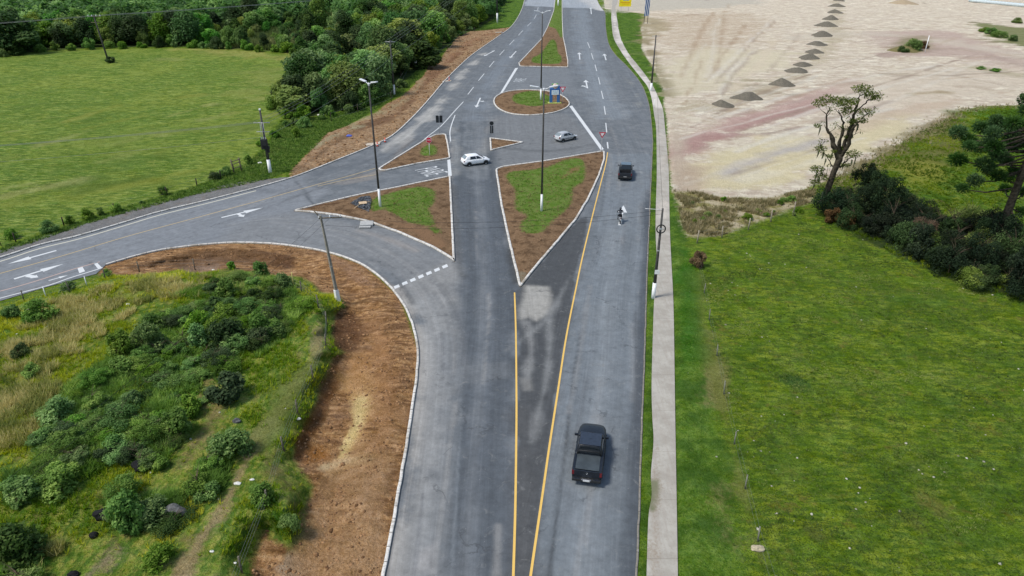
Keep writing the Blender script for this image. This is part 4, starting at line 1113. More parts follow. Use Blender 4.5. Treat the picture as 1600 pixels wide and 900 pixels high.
# ================================================================== vegetation
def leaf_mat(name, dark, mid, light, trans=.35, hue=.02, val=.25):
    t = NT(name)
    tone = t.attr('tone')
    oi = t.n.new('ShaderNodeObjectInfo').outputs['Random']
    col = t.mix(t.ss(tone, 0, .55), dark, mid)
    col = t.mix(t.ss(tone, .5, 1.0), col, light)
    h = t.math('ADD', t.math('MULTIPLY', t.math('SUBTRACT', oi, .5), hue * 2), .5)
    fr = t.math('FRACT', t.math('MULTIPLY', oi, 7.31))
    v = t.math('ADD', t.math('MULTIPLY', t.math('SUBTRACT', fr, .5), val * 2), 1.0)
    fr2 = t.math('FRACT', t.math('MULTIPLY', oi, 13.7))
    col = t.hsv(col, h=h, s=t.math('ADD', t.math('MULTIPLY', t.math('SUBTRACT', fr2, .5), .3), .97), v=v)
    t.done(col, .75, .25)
    tr = t.n.new('ShaderNodeBsdfTranslucent'); t.setin(tr.inputs[0], t.hsv(col, s=1.1, v=1.3))
    mx = t.n.new('ShaderNodeMixShader'); mx.inputs[0].default_value = trans
    out = [n for n in t.n if n.type == 'OUTPUT_MATERIAL'][0]
    t.l(t.bsdf.outputs[0], mx.inputs[1]); t.l(tr.outputs[0], mx.inputs[2]); t.l(mx.outputs[0], out.inputs[0])
    return t.m

def leaf_mesh(name, C, Nrm, size, tone, rng, elong=1.5, droop=0.0):
    n = len(C)
    T = rng.normal(size=(n, 3)); T -= (T * Nrm).sum(1)[:, None] * Nrm
    T /= np.linalg.norm(T, axis=1)[:, None] + 1e-9
    B = np.cross(Nrm, T)
    s = size[:, None] * .5
    V = np.stack([C + T * s * elong, C + B * s * .8, C - T * s * elong, C - B * s * .8], 1).reshape(-1, 3)
    Fc = np.arange(4 * n).reshape(-1, 4)
    me = np_mesh(name, V, Fc)
    fattr(me, 'tone', tone, 'FACE')
    return me

def lobed_crown(name, seed, rad, height, base, nlobes, nleaf, ls, lobe=(.28, .5), flat=1.0, updir=.5, core=True):
    """leaf clumps over a heap of uneven lobes; crown spans base..height"""
    rng = np.random.default_rng(seed)
    L = []
    for i in range(nlobes):
        th = rng.uniform(0, 2 * PI); u = rng.uniform(0, 1); zz = rng.uniform(0, 1)
        env = math.sin(PI * (0.16 + .76 * zz)) ** .75
        r = rad * env * math.sqrt(u) * .82
        lr = rad * rng.uniform(*lobe)
        L.append((r * math.cos(th), r * math.sin(th), base + (height - base) * zz * .86 + lr * .2, lr))
    L = np.array(L)
    w = L[:, 3] ** 2; w /= w.sum()
    li = rng.choice(len(L), nleaf, p=w)
    D = rng.normal(size=(nleaf, 3)); D[:, 2] += .25; D /= np.linalg.norm(D, axis=1)[:, None]
    q = rng.uniform(0, 1, nleaf) ** .45
    bumpy = .78 + .44 * vnoise(D[:, 0] * 2.2 + li * 3.1, D[:, 1] * 2.2 + D[:, 2] * 1.7, seed)
    rr = L[li, 3] * (.35 + .72 * q) * bumpy
    C = L[li, :3] + D * rr[:, None] * np.array([1, 1, flat])
    C[:, 2] = np.maximum(C[:, 2], .05)
    Nn = D * .9 + rng.normal(size=(nleaf, 3)) * .55 + np.array([0, 0, updir]); Nn /= np.linalg.norm(Nn, axis=1)[:, None]
    lt_ = rng.uniform(0, 1, len(L))
    tone = .12 + .34 * lt_[li] + .3 * q * (D[:, 2] * .5 + .5) + .25 * rng.uniform(0, 1, nleaf)  # inner and downward leaves darker: crown shade put into the tone
    size = ls * rng.uniform(.6, 1.35, nleaf)
    return leaf_mesh(name, C, Nn, size, np.clip(tone, 0, 1), rng)

def trunk_mesh(name, seed, h, r, nb=4, spread=1.5):
    rng = random.Random(seed); m = MB()
    top = Vector((rng.uniform(-.3, .3), rng.uniform(-.3, .3), h))
    mid = top * .5 + Vector((rng.uniform(-.2, .2), rng.uniform(-.2, .2), 0))
    m.tube([(0, 0, -.4), (0, 0, 0), mid, top], [r * 1.3, r, r * .75, r * .4], 7)
    for i in range(nb):
        a = rng.uniform(0, 2 * PI); t = rng.uniform(.35, .9)
        s = mid.lerp(top, t) if t > .5 else Vector((0, 0, 0)).lerp(mid, t * 2)
        e = s + Vector((math.cos(a) * spread, math.sin(a) * spread, h * .45))
        m.tube([s, s.lerp(e, .5) + Vector((0, 0, .15)), e], [r * .45, r * .3, r * .12], 5)
    me = bpy.data.meshes.new(name); me.from_pydata(m.v, [], m.f); me.polygons.foreach_set('use_smooth', [True] * len(m.f)); me.update()
    return me

def mark_mesh(me, mat): me.materials.append(mat); return me
BARK = simple('bark', alb(92, 80, 66), .9, .1, var=.35, scale=5)
DARKBARK = simple('dark_bark', alb(72, 66, 56), .95, .1, var=.5, scale=4)
LF_WOOD = leaf_mat('woodland_leaves', alb(42, 68, 34), alb(87, 126, 57), alb(149, 181, 98), hue=.022, val=.38)
LF_OLIVE = leaf_mat('olive_leaves', alb(70, 87, 39), alb(123, 144, 62), alb(177, 185, 98), hue=.012, val=.12)
LF_DARK = leaf_mat('dark_leaves', alb(29, 47, 24), alb(60, 85, 38), alb(103, 125, 64), hue=.015, val=.25)
LF_SHRUB = leaf_mat('shrub_leaves', alb(50, 78, 27), alb(99, 137, 53), alb(163, 192, 94), hue=.018, val=.25)
LF_HEDGE = leaf_mat('ditch_leaves', alb(18, 27, 18), alb(36, 53, 31), alb(69, 86, 49), hue=.025, val=.4)
LF_YG = leaf_mat('bright_shrub_leaves', alb(57, 85, 28), alb(103, 136, 50), alb(156, 178, 85), hue=.012, val=.15)
LF_RUST = leaf_mat('dry_leaves', alb(70, 56, 38), alb(116, 92, 62), alb(156, 128, 92), hue=.01, val=.15)

woodv = []
for i in range(7):
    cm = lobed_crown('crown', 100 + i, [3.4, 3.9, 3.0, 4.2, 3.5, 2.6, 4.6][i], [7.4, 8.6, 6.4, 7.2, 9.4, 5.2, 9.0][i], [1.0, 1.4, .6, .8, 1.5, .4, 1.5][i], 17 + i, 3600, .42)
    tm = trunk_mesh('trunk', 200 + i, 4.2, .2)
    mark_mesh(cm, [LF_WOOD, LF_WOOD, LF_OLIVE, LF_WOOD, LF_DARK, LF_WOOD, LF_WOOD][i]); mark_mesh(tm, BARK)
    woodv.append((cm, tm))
shrubv = []
for i in range(6):
    cm = lobed_crown('foliage', 300 + i, [1.0, .85, 1.15, .9, 1.1, .7][i], [1.15, 1.35, 1.0, 1.5, 1.25, .9][i], .0, 17 + i, 2600, .105, lobe=(.20, .42))
    mark_mesh(cm, [LF_SHRUB, LF_SHRUB, LF_YG, LF_SHRUB, LF_DARK, LF_SHRUB][i])
    sm = trunk_mesh('stem', 400 + i, .5, .04, 4, .3); mark_mesh(sm, BARK)
    shrubv.append((cm, sm))

def plant(kind, names, q, s, rng, label, cat, group=None, dz=0.0, mat=None, sz=None):
    cm, tm = kind
    p = lift([q])[0]
    o = empty(names[0], (p[0], p[1], p[2] + dz), rng.uniform(0, 2 * PI), label, cat, group)
    o.scale = (s, s, s * (sz if sz else rng.uniform(.85, 1.15)))
    a = link_mesh(names[1], cm); a.parent = o
    b = link_mesh(names[2], tm); b.parent = o
    if mat:
        a.material_slots[0].link = 'OBJECT'; a.material_slots[0].material = mat
    return o

rng = np.random.default_rng(11)
# ---- woodland: jittered grid of standing places
def jitter_places(poly, step, rng, lo=None):
    a, b = poly.min(0), poly.max(0)
    xs = np.arange(max(a[0], -560), min(b[0], 60), step); ys = np.arange(a[1], min(b[1], 640), step)
    XX, YY = np.meshgrid(xs, ys)
    P = np.column_stack([XX.ravel(), YY.ravel()]) + rng.uniform(-.48, .48, (XX.size, 2)) * step
    return P[inside(P, poly)]
P = jitter_places(WOODS, 5.4, rng)
dW = sdf(P, WOODS)
P = P[dW > .8]; dW = sdf(P, WOODS)
cen = fbm(P[:, 0] * .025, P[:, 1] * .025, 61)
D = np.hypot(P[:, 0], P[:, 1])
# clearing of low bushes near the meadow's far corner
CLEAR = G([(470, 88), (520, 72), (590, 60), (560, 85), (500, 104), (480, 108)])
CLEAR2 = G([(330, 70), (470, 84), (520, 60), (620, 20), (560, 8), (420, 48), (330, 50)])
low = inside(P, CLEAR) | (inside(P, CLEAR2) & (rng.uniform(0, 1, len(P)) < .9))
gone = low & (rng.uniform(0, 1, len(P)) < .62)
P = P[~gone]; dW = dW[~gone]; low = low[~gone]; D = D[~gone]
inview = np.abs(P[:, 0]) < P[:, 1] * .80 + 8
order = np.argsort(D)
near_i = [i for i in order if inview[i]][:285]
near_set = set(near_i)
for i in near_i:
    k = int(rng.integers(0, 7))
    if dW[i] < 3.0: s = rng.uniform(.45, .8)
    else: s = rng.uniform(.72, 1.12)
    if low[i]: s *= .45
    mt_ = [None, None, None, LF_YG, LF_OLIVE, LF_DARK][int(rng.integers(0, 6))] if rng.uniform() < .7 else None
    kind = woodv[k]
    nm = 'woodland_tree' if s > .55 else 'woodland_bush'
    plant(kind, (nm, 'crown', 'trunk'), P[i], s, rng,
          'leafy green tree crowded among others in the woodland beyond the meadow' if s > .55 else 'low leafy bush at the ragged foot of the woodland beyond the meadow',
          'tree' if s > .55 else 'bush', 'trees of the woodland' if s > .55 else 'bushes at the foot of the woodland', dz=-.3 * s, mat=mt_)
# the far woodland reads as one mass
far = [i for i in range(len(P)) if i not in near_set and D[i] > 150 and abs(P[i, 0]) < P[i, 1] * 1.25 + 10]
FC = []; FN = []; FS = []; FT = []
fr = np.random.default_rng(3)
farz = lift(P[far])
for ii, i in enumerate(far):
    n = 230 if D[i] < 330 else 110
    rad = fr.uniform(2.6, 4.6); ht = fr.uniform(5, 9)
    if low[i]: rad *= .6; ht *= .45
    Dn = fr.normal(size=(n, 3)); Dn[:, 2] = np.abs(Dn[:, 2]) * .9 + .05 * Dn[:, 2]; Dn /= np.linalg.norm(Dn, axis=1)[:, None]
    bump_ = .7 + .6 * vnoise(Dn[:, 0] * 3 + i, Dn[:, 1] * 3 + Dn[:, 2] * 2, 5)
    c = farz[ii] + np.array([0, 0, ht * .32])
    FC.append(c + Dn * bump_[:, None] * np.array([rad, rad, ht * .6]) * fr.uniform(.7, 1, (n, 1)))
    nn = Dn + fr.normal(size=(n, 3)) * .5 + np.array([0, 0, .4]); FN.append(nn / np.linalg.norm(nn, axis=1)[:, None])
    FS.append(fr.uniform(.7, 1.4, n) * (.95 if D[i] < 330 else 1.3)); FT.append(np.clip(fr.uniform(0, .6) + .4 * Dn[:, 2] * fr.uniform(.3, 1, n), 0, 1))  # tone rises towards the treetops, shading put into the colour
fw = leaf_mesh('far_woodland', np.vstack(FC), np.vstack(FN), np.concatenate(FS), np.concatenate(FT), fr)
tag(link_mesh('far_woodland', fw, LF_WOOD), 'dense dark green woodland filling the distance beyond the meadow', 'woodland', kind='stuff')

# single trees that stand out at the edge of the wood
def lone(px, py, top, wid_px, kind, label, mat=None):
    q = g(px, py); p = gp(px, py)
    t_ = math.hypot(p.x, p.y); dpt = p.y * CP + (H - p.z) * SP
    cm, tm = woodv[kind]; bb = [v for v in (cm.vertices[0].co,)]
    hgt = height_for(px, py, top)
    co = np.zeros(len(cm.vertices) * 3); cm.vertices.foreach_get('co', co); co = co.reshape(-1, 3)
    w0 = np.percentile(co[:, 0], 99) - np.percentile(co[:, 0], 1); h0 = np.percentile(co[:, 2], 99.5)
    s = (wid_px / F * dpt) / w0
    o = plant((cm, tm), ('tree', 'crown', 'trunk'), (q.x, q.y), s, rng, label, 'tree', mat=mat, sz=max(.6, min(1.5, hgt / h0 / s)))
    return o
lone(628, 92, 31, 66, 1, 'rounded olive green tree rising above the darker wood edge', LF_OLIVE)
lone(658, 74, 16, 62, 3, 'broad deep green tree just behind the rounded olive tree', LF_WOOD)
lone(467, 172, 118, 48, 0, 'dark bushy tree at the tip of the wood, touching the meadow', LF_DARK)
lone(520, 118, 68, 44, 4, 'dark pointed tree between the meadow corner and the wood', LF_DARK)
lone(540, 162, 98, 62, 6, 'dull olive leafy tree on the meadow side of the tall road pole', LF_OLIVE)
lone(660, 106, 78, 50, 5, 'low dark tree overhanging the bare soil verge', LF_DARK)
lone(590, 150, 88, 52, 3, 'deep green tree behind the pole with the white foot', LF_WOOD)
lone(455, 178, 142, 44, 2, 'small brown-green tree at the bottom corner of the wood')
lone(215, 70, 22, 46, 6, 'taller rounded tree in the front row behind the meadow', LF_DARK)
lone(275, 66, 24, 40, 2, 'yellow-green tree in the front row behind the meadow', LF_YG)
lone(172, 55, 22, 38, 0, 'small mid green tree left of the taller rounded one behind the meadow')
lone(30, 84, 30, 56, 4, 'dark tree at the far left end of the meadow edge', LF_DARK)

# low growth along the foot of the wood, in front of the trees
r2 = np.random.default_rng(21)
edge = catmull(G([(0, 89), (60, 82), (160, 76), (300, 75), (400, 80), (480, 88), (490, 98), (470, 116), (452, 134), (440, 158), (442, 184), (480, 186), (545, 174), (595, 156), (628, 136)]), 4)
edge = resample(edge, 4.6)
for i, q in enumerate(edge):
    q = q + r2.uniform(-1.2, 1.2, 2)
    k = int(r2.integers(0, 6))
    plant(shrubv[k], ('edge_bush', 'foliage', 'stem'), q, r2.uniform(1.3, 2.4), r2, 'low ragged bush on the line where the meadow meets the wood', 'bush', 'bushes where the meadow meets the wood')

# ---- right hedge in the ditch
hedgev = []
for i in range(5):
    cm = lobed_crown('foliage', 500 + i, [1.5, 1.9, 1.3, 2.2, 1.7][i], [2.6, 3.2, 2.2, 2.7, 3.8][i], .0, 24 + i * 3, 5200, .105, lobe=(.14, .34), updir=.3)
    tm = trunk_mesh('stem', 520 + i, 2.4, .05, 9, 1.1); mark_mesh(tm, BARK); mark_mesh(cm, LF_HEDGE); hedgev.append((cm, tm))

HEDGE = G([(1283, 333), (1292, 306), (1330, 306), (1400, 328), (1460, 342), (1520, 364), (1600, 398), (1720, 450), (1800, 480), (1800, 520), (1700, 500), (1600, 474), (1540, 457), (1462, 424), (1400, 402), (1350, 373), (1305, 350)])
hp = []
a, b = HEDGE.min(0), HEDGE.max(0)
XX, YY = np.meshgrid(np.arange(a[0], b[0], 1.95), np.arange(a[1], b[1], 1.95))
HPp = np.column_stack([XX.ravel(), YY.ravel()]) + r2.uniform(-1.1, 1.1, (XX.size, 2))
HPp = HPp[sdf(HPp, HEDGE) > .35]
for q in HPp:
    k = int(r2.integers(0, 5)); s = r2.uniform(.65, 1.25)
    rr = r2.uniform()
    mat = LF_HEDGE if rr < .72 else (LF_DARK if rr < .90 else (LF_OLIVE if rr < .965 else LF_RUST))
    plant(hedgev[k], ('hedge_bush', 'foliage', 'stem'), q, s, r2,
          'dark tangled bush in the overgrown ditch between pasture and slope' if mat != LF_RUST else 'rust-brown dying bush in the overgrown ditch beside the pasture',
          'bush', 'bushes in the overgrown ditch' if mat != LF_RUST else 'rust-brown bushes in the ditch', dz=-.3, mat=mat, sz=s * r2.uniform(.7, 1.2))
def bush(px, py, s, label, mat=None, k=0, sz=1.0, group=None, name='bush'):
    q = g(px, py)
    return plant(shrubv[k], (name, 'foliage', 'stem'), (q.x, q.y), s, r2, label, 'bush', group, mat=mat, sz=sz)
for i in range(16):
    x = r2.uniform(1075, 1250); y = r2.uniform(312, 345) - (x - 1160) * .06
    bush(x, y, r2.uniform(.35, .7), 'small ragged weed bush in the dry strip by the bare ground', [LF_OLIVE, LF_SHRUB, LF_YG][i % 3], i % 6, .8, 'weed bushes in the dry strip')
bush(1300, 348, 1.3, 'rust-brown bush at the near corner of the ditch growth', LF_RUST, 1)
bush(1322, 356, 1.2, 'brownish bush just right of the rust-brown corner bush', LF_RUST, 3)
bush(1090, 417, .95, 'withered reddish-brown bush standing alone in the fence line', LF_RUST, 1, 1.3)
bush(1425, 78, 2.6, 'green bush crowning the little mound on the bare ground', LF_SHRUB, 2, .9)
bush(1412, 82, 1.7, 'smaller bush low on the left flank of the mound', LF_DARK, 0, .8)
bush(1443, 76, 1.6, 'brownish weedy bush on the right flank of the mound', LF_RUST, 4, .9)
for i, (x, y, s) in enumerate([(1538, 50, 2.2), (1548, 54, 2.6), (1562, 58, 2.4), (1580, 64, 2.0), (1590, 36, 2.2)]):
    bush(x, y, s, 'low green bush in the weedy patch by the concrete pipes', LF_SHRUB if i % 2 else LF_YG, i % 6, .6, 'bushes in the weedy patch by the pipes')
for i, (x, y, s) in enumerate([(1530, 108, 1.4), (1555, 112, 1.5)]):
    bush(x, y, s, 'flat tuft of weeds alone on the bare ground', LF_SHRUB, i, .4, 'weed tufts on the bare ground')
for x, y, s, l in [(256, 304, .85, 'round dark green bush at the meadow edge, nearest the wooden gate'), (183, 329, .85, 'round bush second along the gravel shoulder'), (135, 342, .9, 'dark bush tallest of those along the gravel shoulder'),
                   (76, 362, .95, 'wide low bush at the left end of the gravel shoulder'), (157, 336, .6, 'small bush between two darker ones on the gravel shoulder'), (110, 350, .75, 'grassy bush left of the tallest shoulder bush'),
                   (222, 318, .4, 'tiny shrub alone at the meadow edge'), (388, 256, .9, 'bush right of the wooden gate'), (350, 273, 1.0, 'bush left of the wooden gate'), (335, 280, .8, 'brownish bush, lowest of those left of the gate'),
                   (20, 372, .8, 'bush beside the small white sign at the left edge')]:
    bush(x, y, s, l, LF_SHRUB if 'brown' not in l else LF_DARK, int(r2.integers(0, 6)), 1.0)
for x, y, s in [(448, 197, .9), (460, 195, .9), (477, 200, 1.3), (463, 214, 1.0), (520, 182, 1.1), (545, 176, 1.2), (565, 168, 1.2), (552, 160, 1.3), (505, 186, 1.0), (430, 215, 1.2), (410, 228, 1.3), (700, 66, 1.5), (718, 56, 1.6), (735, 48, 1.4), (682, 76, 1.4)]:
    bush(x, y, s, 'small leafy shrub scattered on the grass between wood and verge', LF_SHRUB, int(r2.integers(0, 6)), 1.0, 'shrubs on the grass below the wood', 'shrub')

# ---- lower left scrub
def px_weight(polys):
    def f(Pn):
        w = np.zeros(len(Pn))
        for pp in polys: w = np.maximum(w, inside(Pn, pp))
        return w
    return f
S_POLYS = [G(p) for p in (
 [(180, 545), (250, 492), (310, 472), (375, 470), (392, 520), (372, 570), (352, 600), (310, 640), (275, 700), (245, 740), (185, 720), (105, 765), (50, 765), (60, 685), (100, 622), (150, 592)],
 [(270, 465), (380, 428), (452, 442), (478, 480), (440, 535), (402, 560), (385, 500), (320, 465)],
 [(318, 705), (368, 692), (352, 770), (308, 775)], [(-60, 845), (55, 825), (70, 870), (60, 930), (-60, 960)], [(165, 785), (285, 775), (275, 825), (190, 830)],
 [(100, 610), (150, 575), (220, 545), (200, 590), (130, 640)], [(10, 740), (80, 740), (80, 780), (10, 790)], [(-150, 600), (-20, 560), (-40, 700), (-180, 760)])]
allp = np.vstack(S_POLYS); a, b = allp.min(0), allp.max(0)
XX, YY = np.meshgrid(np.arange(a[0], b[0], 1.12), np.arange(a[1], b[1], 1.12))
SP_ = np.column_stack([XX.ravel(), YY.ravel()]) + r2.uniform(-.55, .55, (XX.size, 2))
keep = px_weight(S_POLYS)(SP_) > 0
SP_ = SP_[keep]
if len(SP_) > 285: SP_ = SP_[r2.permutation(len(SP_))[:285]]
for q in SP_:
    k = int(r2.integers(0, 6))
    s = .55 + .9 * r2.uniform() ** 1.3
    kd = shrubv[k] if r2.uniform() < .30 else hedgev[k % 5]
    if kd is not shrubv[k]: s *= .52
    plant(kd, ('broom_shrub', 'foliage', 'stem'), q, s, r2, 'feathery green shrub in the dense thicket on the grassy bank', 'shrub', 'shrubs in the thicket on the grassy bank', dz=-.12, sz=s * r2.uniform(.6, .95), mat=[LF_SHRUB, LF_SHRUB, LF_YG, LF_SHRUB, LF_DARK][int(r2.integers(0, 5))])
for x, y, s, l, mt in [(62, 497, 1.35, 'large rounded shrub close to the left road, right of a smaller one', LF_SHRUB), (20, 494, 1.15, 'rounded shrub nearest the left edge by the road', LF_SHRUB), (356, 622, 1.9, 'biggest shrub of the bank, dark and round, beside bare soil', LF_DARK),
                   (413, 782, .95, 'dark green shrub leaning on a fence post', LF_SHRUB), (28, 556, .8, 'small dark shrub in the yellow grass, nearest the left edge', LF_DARK), (45, 588, .75, 'small dark shrub in the yellow grass, lower one', LF_SHRUB),
                   (108, 455, .8, 'shrub round the foot of the thick dark roadside post', LF_SHRUB), (165, 432, .6, 'little shrub where the soil verge begins', LF_SHRUB), (362, 420, .6, 'single small shrub on the bare soil edge', LF_SHRUB),
                   (240, 812, 1.0, 'bright shrub left of the grey boulder', LF_YG), (190, 806, .9, 'shrub beside the black sacks', LF_SHRUB), (452, 822, .6, 'low bright bush at the bottom of the grass tongue', LF_YG),
                   (322, 775, .8, 'small green shrub by the worn trail', LF_SHRUB), (20, 880, 1.6, 'large dark shrub cut by the bottom left corner', LF_DARK), (250, 880, .8, 'shrub low on the bank by the pale bare patch', LF_YG)]:
    bush(x, y, s, l, mt, int(r2.integers(0, 6)), .9, name='shrub')

# ---- grass tufts and clods: nobody could count these

def blades(name, Pw, k, h, w, lean, seed, tone_fn=None, hvar=.5):
    rg = np.random.default_rng(seed)
    n = len(Pw); B = np.repeat(Pw, k, 0); m = len(B)
    hh_ = h * np.repeat(rg.uniform(1 - hvar, 1 + hvar, n), k) * rg.uniform(.7, 1.2, m)
    a = rg.uniform(0, 2 * PI, m); off = rg.uniform(0, w * 3.5, m)
    base = B + np.column_stack([np.cos(a) * off, np.sin(a) * off, np.full(m, -.03)])
    tip = base + np.column_stack([np.cos(a) * lean * hh_ * rg.uniform(.2, 1.2, m), np.sin(a) * lean * hh_ * rg.uniform(.2, 1.2, m), hh_])
    t2 = a + PI / 2 + rg.uniform(-.6, .6, m)
    sd = np.column_stack([np.cos(t2), np.sin(t2), np.zeros(m)]) * (w * rg.uniform(.6, 1.3, m))[:, None]
    V = np.stack([base - sd, base + sd, tip], 1).reshape(-1, 3)
    me = np_mesh(name, V, np.arange(3 * m).reshape(-1, 3))
    tn = rg.uniform(0, 1, n) if tone_fn is None else tone_fn(Pw, rg)
    fattr(me, 'tone', np.clip(np.repeat(tn, k) + rg.uniform(-.15, .15, m), 0, 1), 'FACE')
    return me
GR_PAST = leaf_mat('pasture_blades', alb(63, 89, 23), alb(106, 129, 36), alb(152, 161, 69), .3, 0, 0)
GR_BANK = leaf_mat('bank_grass_blades', alb(99, 136, 40), alb(178, 184, 63), alb(240, 232, 113), .3, 0, 0)
GR_DRY = leaf_mat('dry_weed_blades', alb(103, 103, 49), alb(156, 141, 82), alb(201, 181, 132), .3, 0, 0)
GR_VER = leaf_mat('verge_blades', alb(62, 94, 24), alb(98, 132, 40), alb(140, 160, 70), .3, 0, 0)
def stuff(name, me, mat, label, cat): return tag(link_mesh(name, me, mat), label, cat, kind='stuff')
rg = np.random.default_rng(44)
PAST = G([(1130, 372), (1240, 328), (1283, 333), (1350, 374), (1460, 426), (1600, 476), (1800, 540), (1900, 1160), (1240, 1160), (1160, 740), (1095, 440)])
q = scatter(PAST, 26000, rg, lambda Pn: np.clip((fbm(Pn[:, 0] * .9, Pn[:, 1] * .9, 15) - .42) * 6, .03, 1) * np.clip(60 / np.maximum(Pn[:, 1], 30), .3, 1))
stuff('pasture_grass', blades('pasture_grass', lift(q), 7, .10, .022, .9, 1, lambda Pn, r: fbm(Pn[:, 0] * .35, Pn[:, 1] * .35, 19) * 1.6 - .35), GR_PAST, 'short uneven green grass covering the pasture on the right', 'grass')
q = scatter(PAST, 1300, rg, lambda Pn: np.clip((fbm(Pn[:, 0] * .25, Pn[:, 1] * .25, 16) - .45) * 8, .03, 1))
stuff('pasture_tussocks', blades('pasture_tussocks', lift(q), 10, .12, .026, 1.0, 31, lambda Pn, r: r.uniform(0, .5, len(Pn))), leaf_mat('tussock_blades', alb(58, 82, 30), alb(90, 112, 40), alb(132, 128, 68), .2, 0, 0), 'darker coarse tussocks and weeds scattered through the pasture', 'grass')
q = scatter(VERGER, 12000, rg)
q = q[(sdf(q, PATH) < -.08) & (sdf(q, ROAD) < -.2)]
stuff('verge_grass', blades('verge_grass', lift(q), 6, .09, .02, .9, 2), GR_VER, 'bright green grass on both sides of the footpath', 'grass')
YG = lambda Pn, r: np.clip((fbm(Pn[:, 0] * .22, Pn[:, 1] * .22, 23) - .35) * 2.2, 0, 1) * .8 + r.uniform(0, .25, len(Pn))
TRAILS = [catmull(G(t_), 5) for t_ in ([(500, 500), (490, 560), (462, 600), (440, 640), (425, 665)], [(425, 665), (395, 700), (370, 750), (345, 800), (310, 850), (285, 900), (270, 960)], [(345, 600), (350, 650), (320, 690), (285, 745)], [(110, 900), (150, 875), (190, 855)], [(395, 470), (420, 490)], [(430, 720), (470, 770)])]
def off_trails(Pn):
    d = np.full(len(Pn), 9.0)
    for t_, w_ in zip(TRAILS, (.7, .9, 1.3, 1.4, .9, .6)): d = np.minimum(d, line_dist(Pn, t_) - w_)
    return np.clip((d + (fbm(Pn[:, 0] * .9, Pn[:, 1] * .9, 66) - .5) * 1.6) * 1.4, .04, 1)
q = scatter(SCRUB, 26000, rg, lambda Pn: np.clip((fbm(Pn[:, 0] * .6, Pn[:, 1] * .6, 25) - .36) * 6, .05, 1) * (Pn[:, 1] > 26) * (Pn[:, 0] > -75) * off_trails(Pn))
q = q[sdf(q, SCRUB) > .3]
stuff('bank_grass', blades('bank_grass', lift(q), 7, .24, .025, .8, 3, YG), GR_BANK, 'rough grass, green to straw yellow, between the shrubs of the bank', 'grass')
GOLD = [G(p) for p in ([(-60, 560), (0, 540), (60, 480), (110, 462), (170, 445), (225, 440), (240, 468), (165, 520), (100, 600), (60, 690), (0, 710), (-60, 720)], [(210, 430), (450, 436), (440, 458), (250, 470)], [(150, 745), (200, 735), (190, 790), (150, 780)], [(60, 860), (100, 850), (90, 890), (50, 890)])]
q = np.vstack([scatter(GOLD[0], 6500, rg), scatter(GOLD[1], 1800, rg), scatter(GOLD[2], 300, rg), scatter(GOLD[3], 250, rg)])
q = q[fbm(q[:, 0] * .8, q[:, 1] * .8, 71) + .22 * np.clip(np.maximum(sdf(q, GOLD[0]), sdf(q, GOLD[1]) + 1), -1, 3) / 3 - .05 * (sdf(q, G([(0, 620), (60, 560), (150, 520), (60, 520), (0, 560)])) > -3) > .56]
stuff('straw_grass', blades('straw_grass', lift(q), 9, .42, .03, .8, 4, lambda Pn, r: np.clip(.15 + (fbm(Pn[:, 0] * .35, Pn[:, 1] * .35, 58) - .35) * 1.8 + .5 * r.uniform(0, 1, len(Pn)), 0, 1)), leaf_mat('straw_blades', alb(98, 122, 44), alb(158, 158, 72), alb(208, 194, 118), .3, 0, 0), 'taller straw-yellow grass on the left of the bank', 'grass')
LF_UND = leaf_mat('undergrowth_blades', alb(67, 97, 35), alb(115, 152, 60), alb(175, 200, 97), .3, 0, 0)
q = np.vstack([scatter(pp, int(n_), rg, lambda Pn: off_trails(Pn) * np.clip((fbm(Pn[:, 0] * .45, Pn[:, 1] * .45, 97) - .36) * 6, .1, 1)) for pp, n_ in zip(S_POLYS, (9500, 4600, 1400, 800, 1200, 1200, 800, 600))])
stuff('thicket_undergrowth', blades('thicket_undergrowth', lift(q), 10, .36, .034, 1.0, 17, lambda Pn, r: fbm(Pn[:, 0] * .7, Pn[:, 1] * .7, 91) * 1.3 - .15), LF_UND, 'feathery low green growth filling the gaps between the thicket shrubs', 'undergrowth')
q = scatter(DRY, 3600, rg, lambda Pn: np.clip((fbm(Pn[:, 0] * .5, Pn[:, 1] * .5, 29) - .42) * 7, .02, 1))
edge_s = resample(catmull(G([(1275, 300), (1320, 277), (1345, 264), (1380, 242), (1420, 218), (1460, 202), (1500, 176), (1540, 168), (1600, 166)]), 5), .12)
q = np.vstack([q, edge_s + rg.normal(size=edge_s.shape) * 1.1])
stuff('dry_weeds', blades('dry_weeds', lift(q), 8, .38, .035, .7, 5), GR_DRY, 'brownish dry weeds between the bare ground and the pasture', 'weeds')
q = np.vstack([scatter(CLEAR2, 9000, rg), scatter(CLEAR, 1500, rg)])
stuff('rough_meadow_growth', blades('rough_meadow_growth', lift(q), 7, 1.3, .16, .6, 27, lambda Pn, r: fbm(Pn[:, 0] * .06, Pn[:, 1] * .06, 33) * 1.6 - .3), leaf_mat('rough_growth_blades', alb(64, 88, 40), alb(104, 122, 58), alb(156, 158, 96), .3, 0, 0), 'tall rough growth in the open gap of the wood behind the meadow', 'undergrowth')
q = scatter(SLOPE, 14000, rg, lambda Pn: (np.abs(Pn[:, 0]) < Pn[:, 1] * .9) * np.clip((fbm(Pn[:, 0] * .4, Pn[:, 1] * .4, 35) - .36) * 6, .1, 1))
stuff('slope_grass', blades('slope_grass', lift(q), 7, .22, .04, .8, 6, YG), GR_PAST, 'tussocky green grass on the slope beyond the ditch', 'grass')
q = scatter(VERGEL, 16000, rg, lambda Pn: Pn[:, 1] < 260)
q = q[(sdf(q, SOILV) < .2) & (sdf(q, ROAD) < -1) & (sdf(q, WOODS) < 0)]
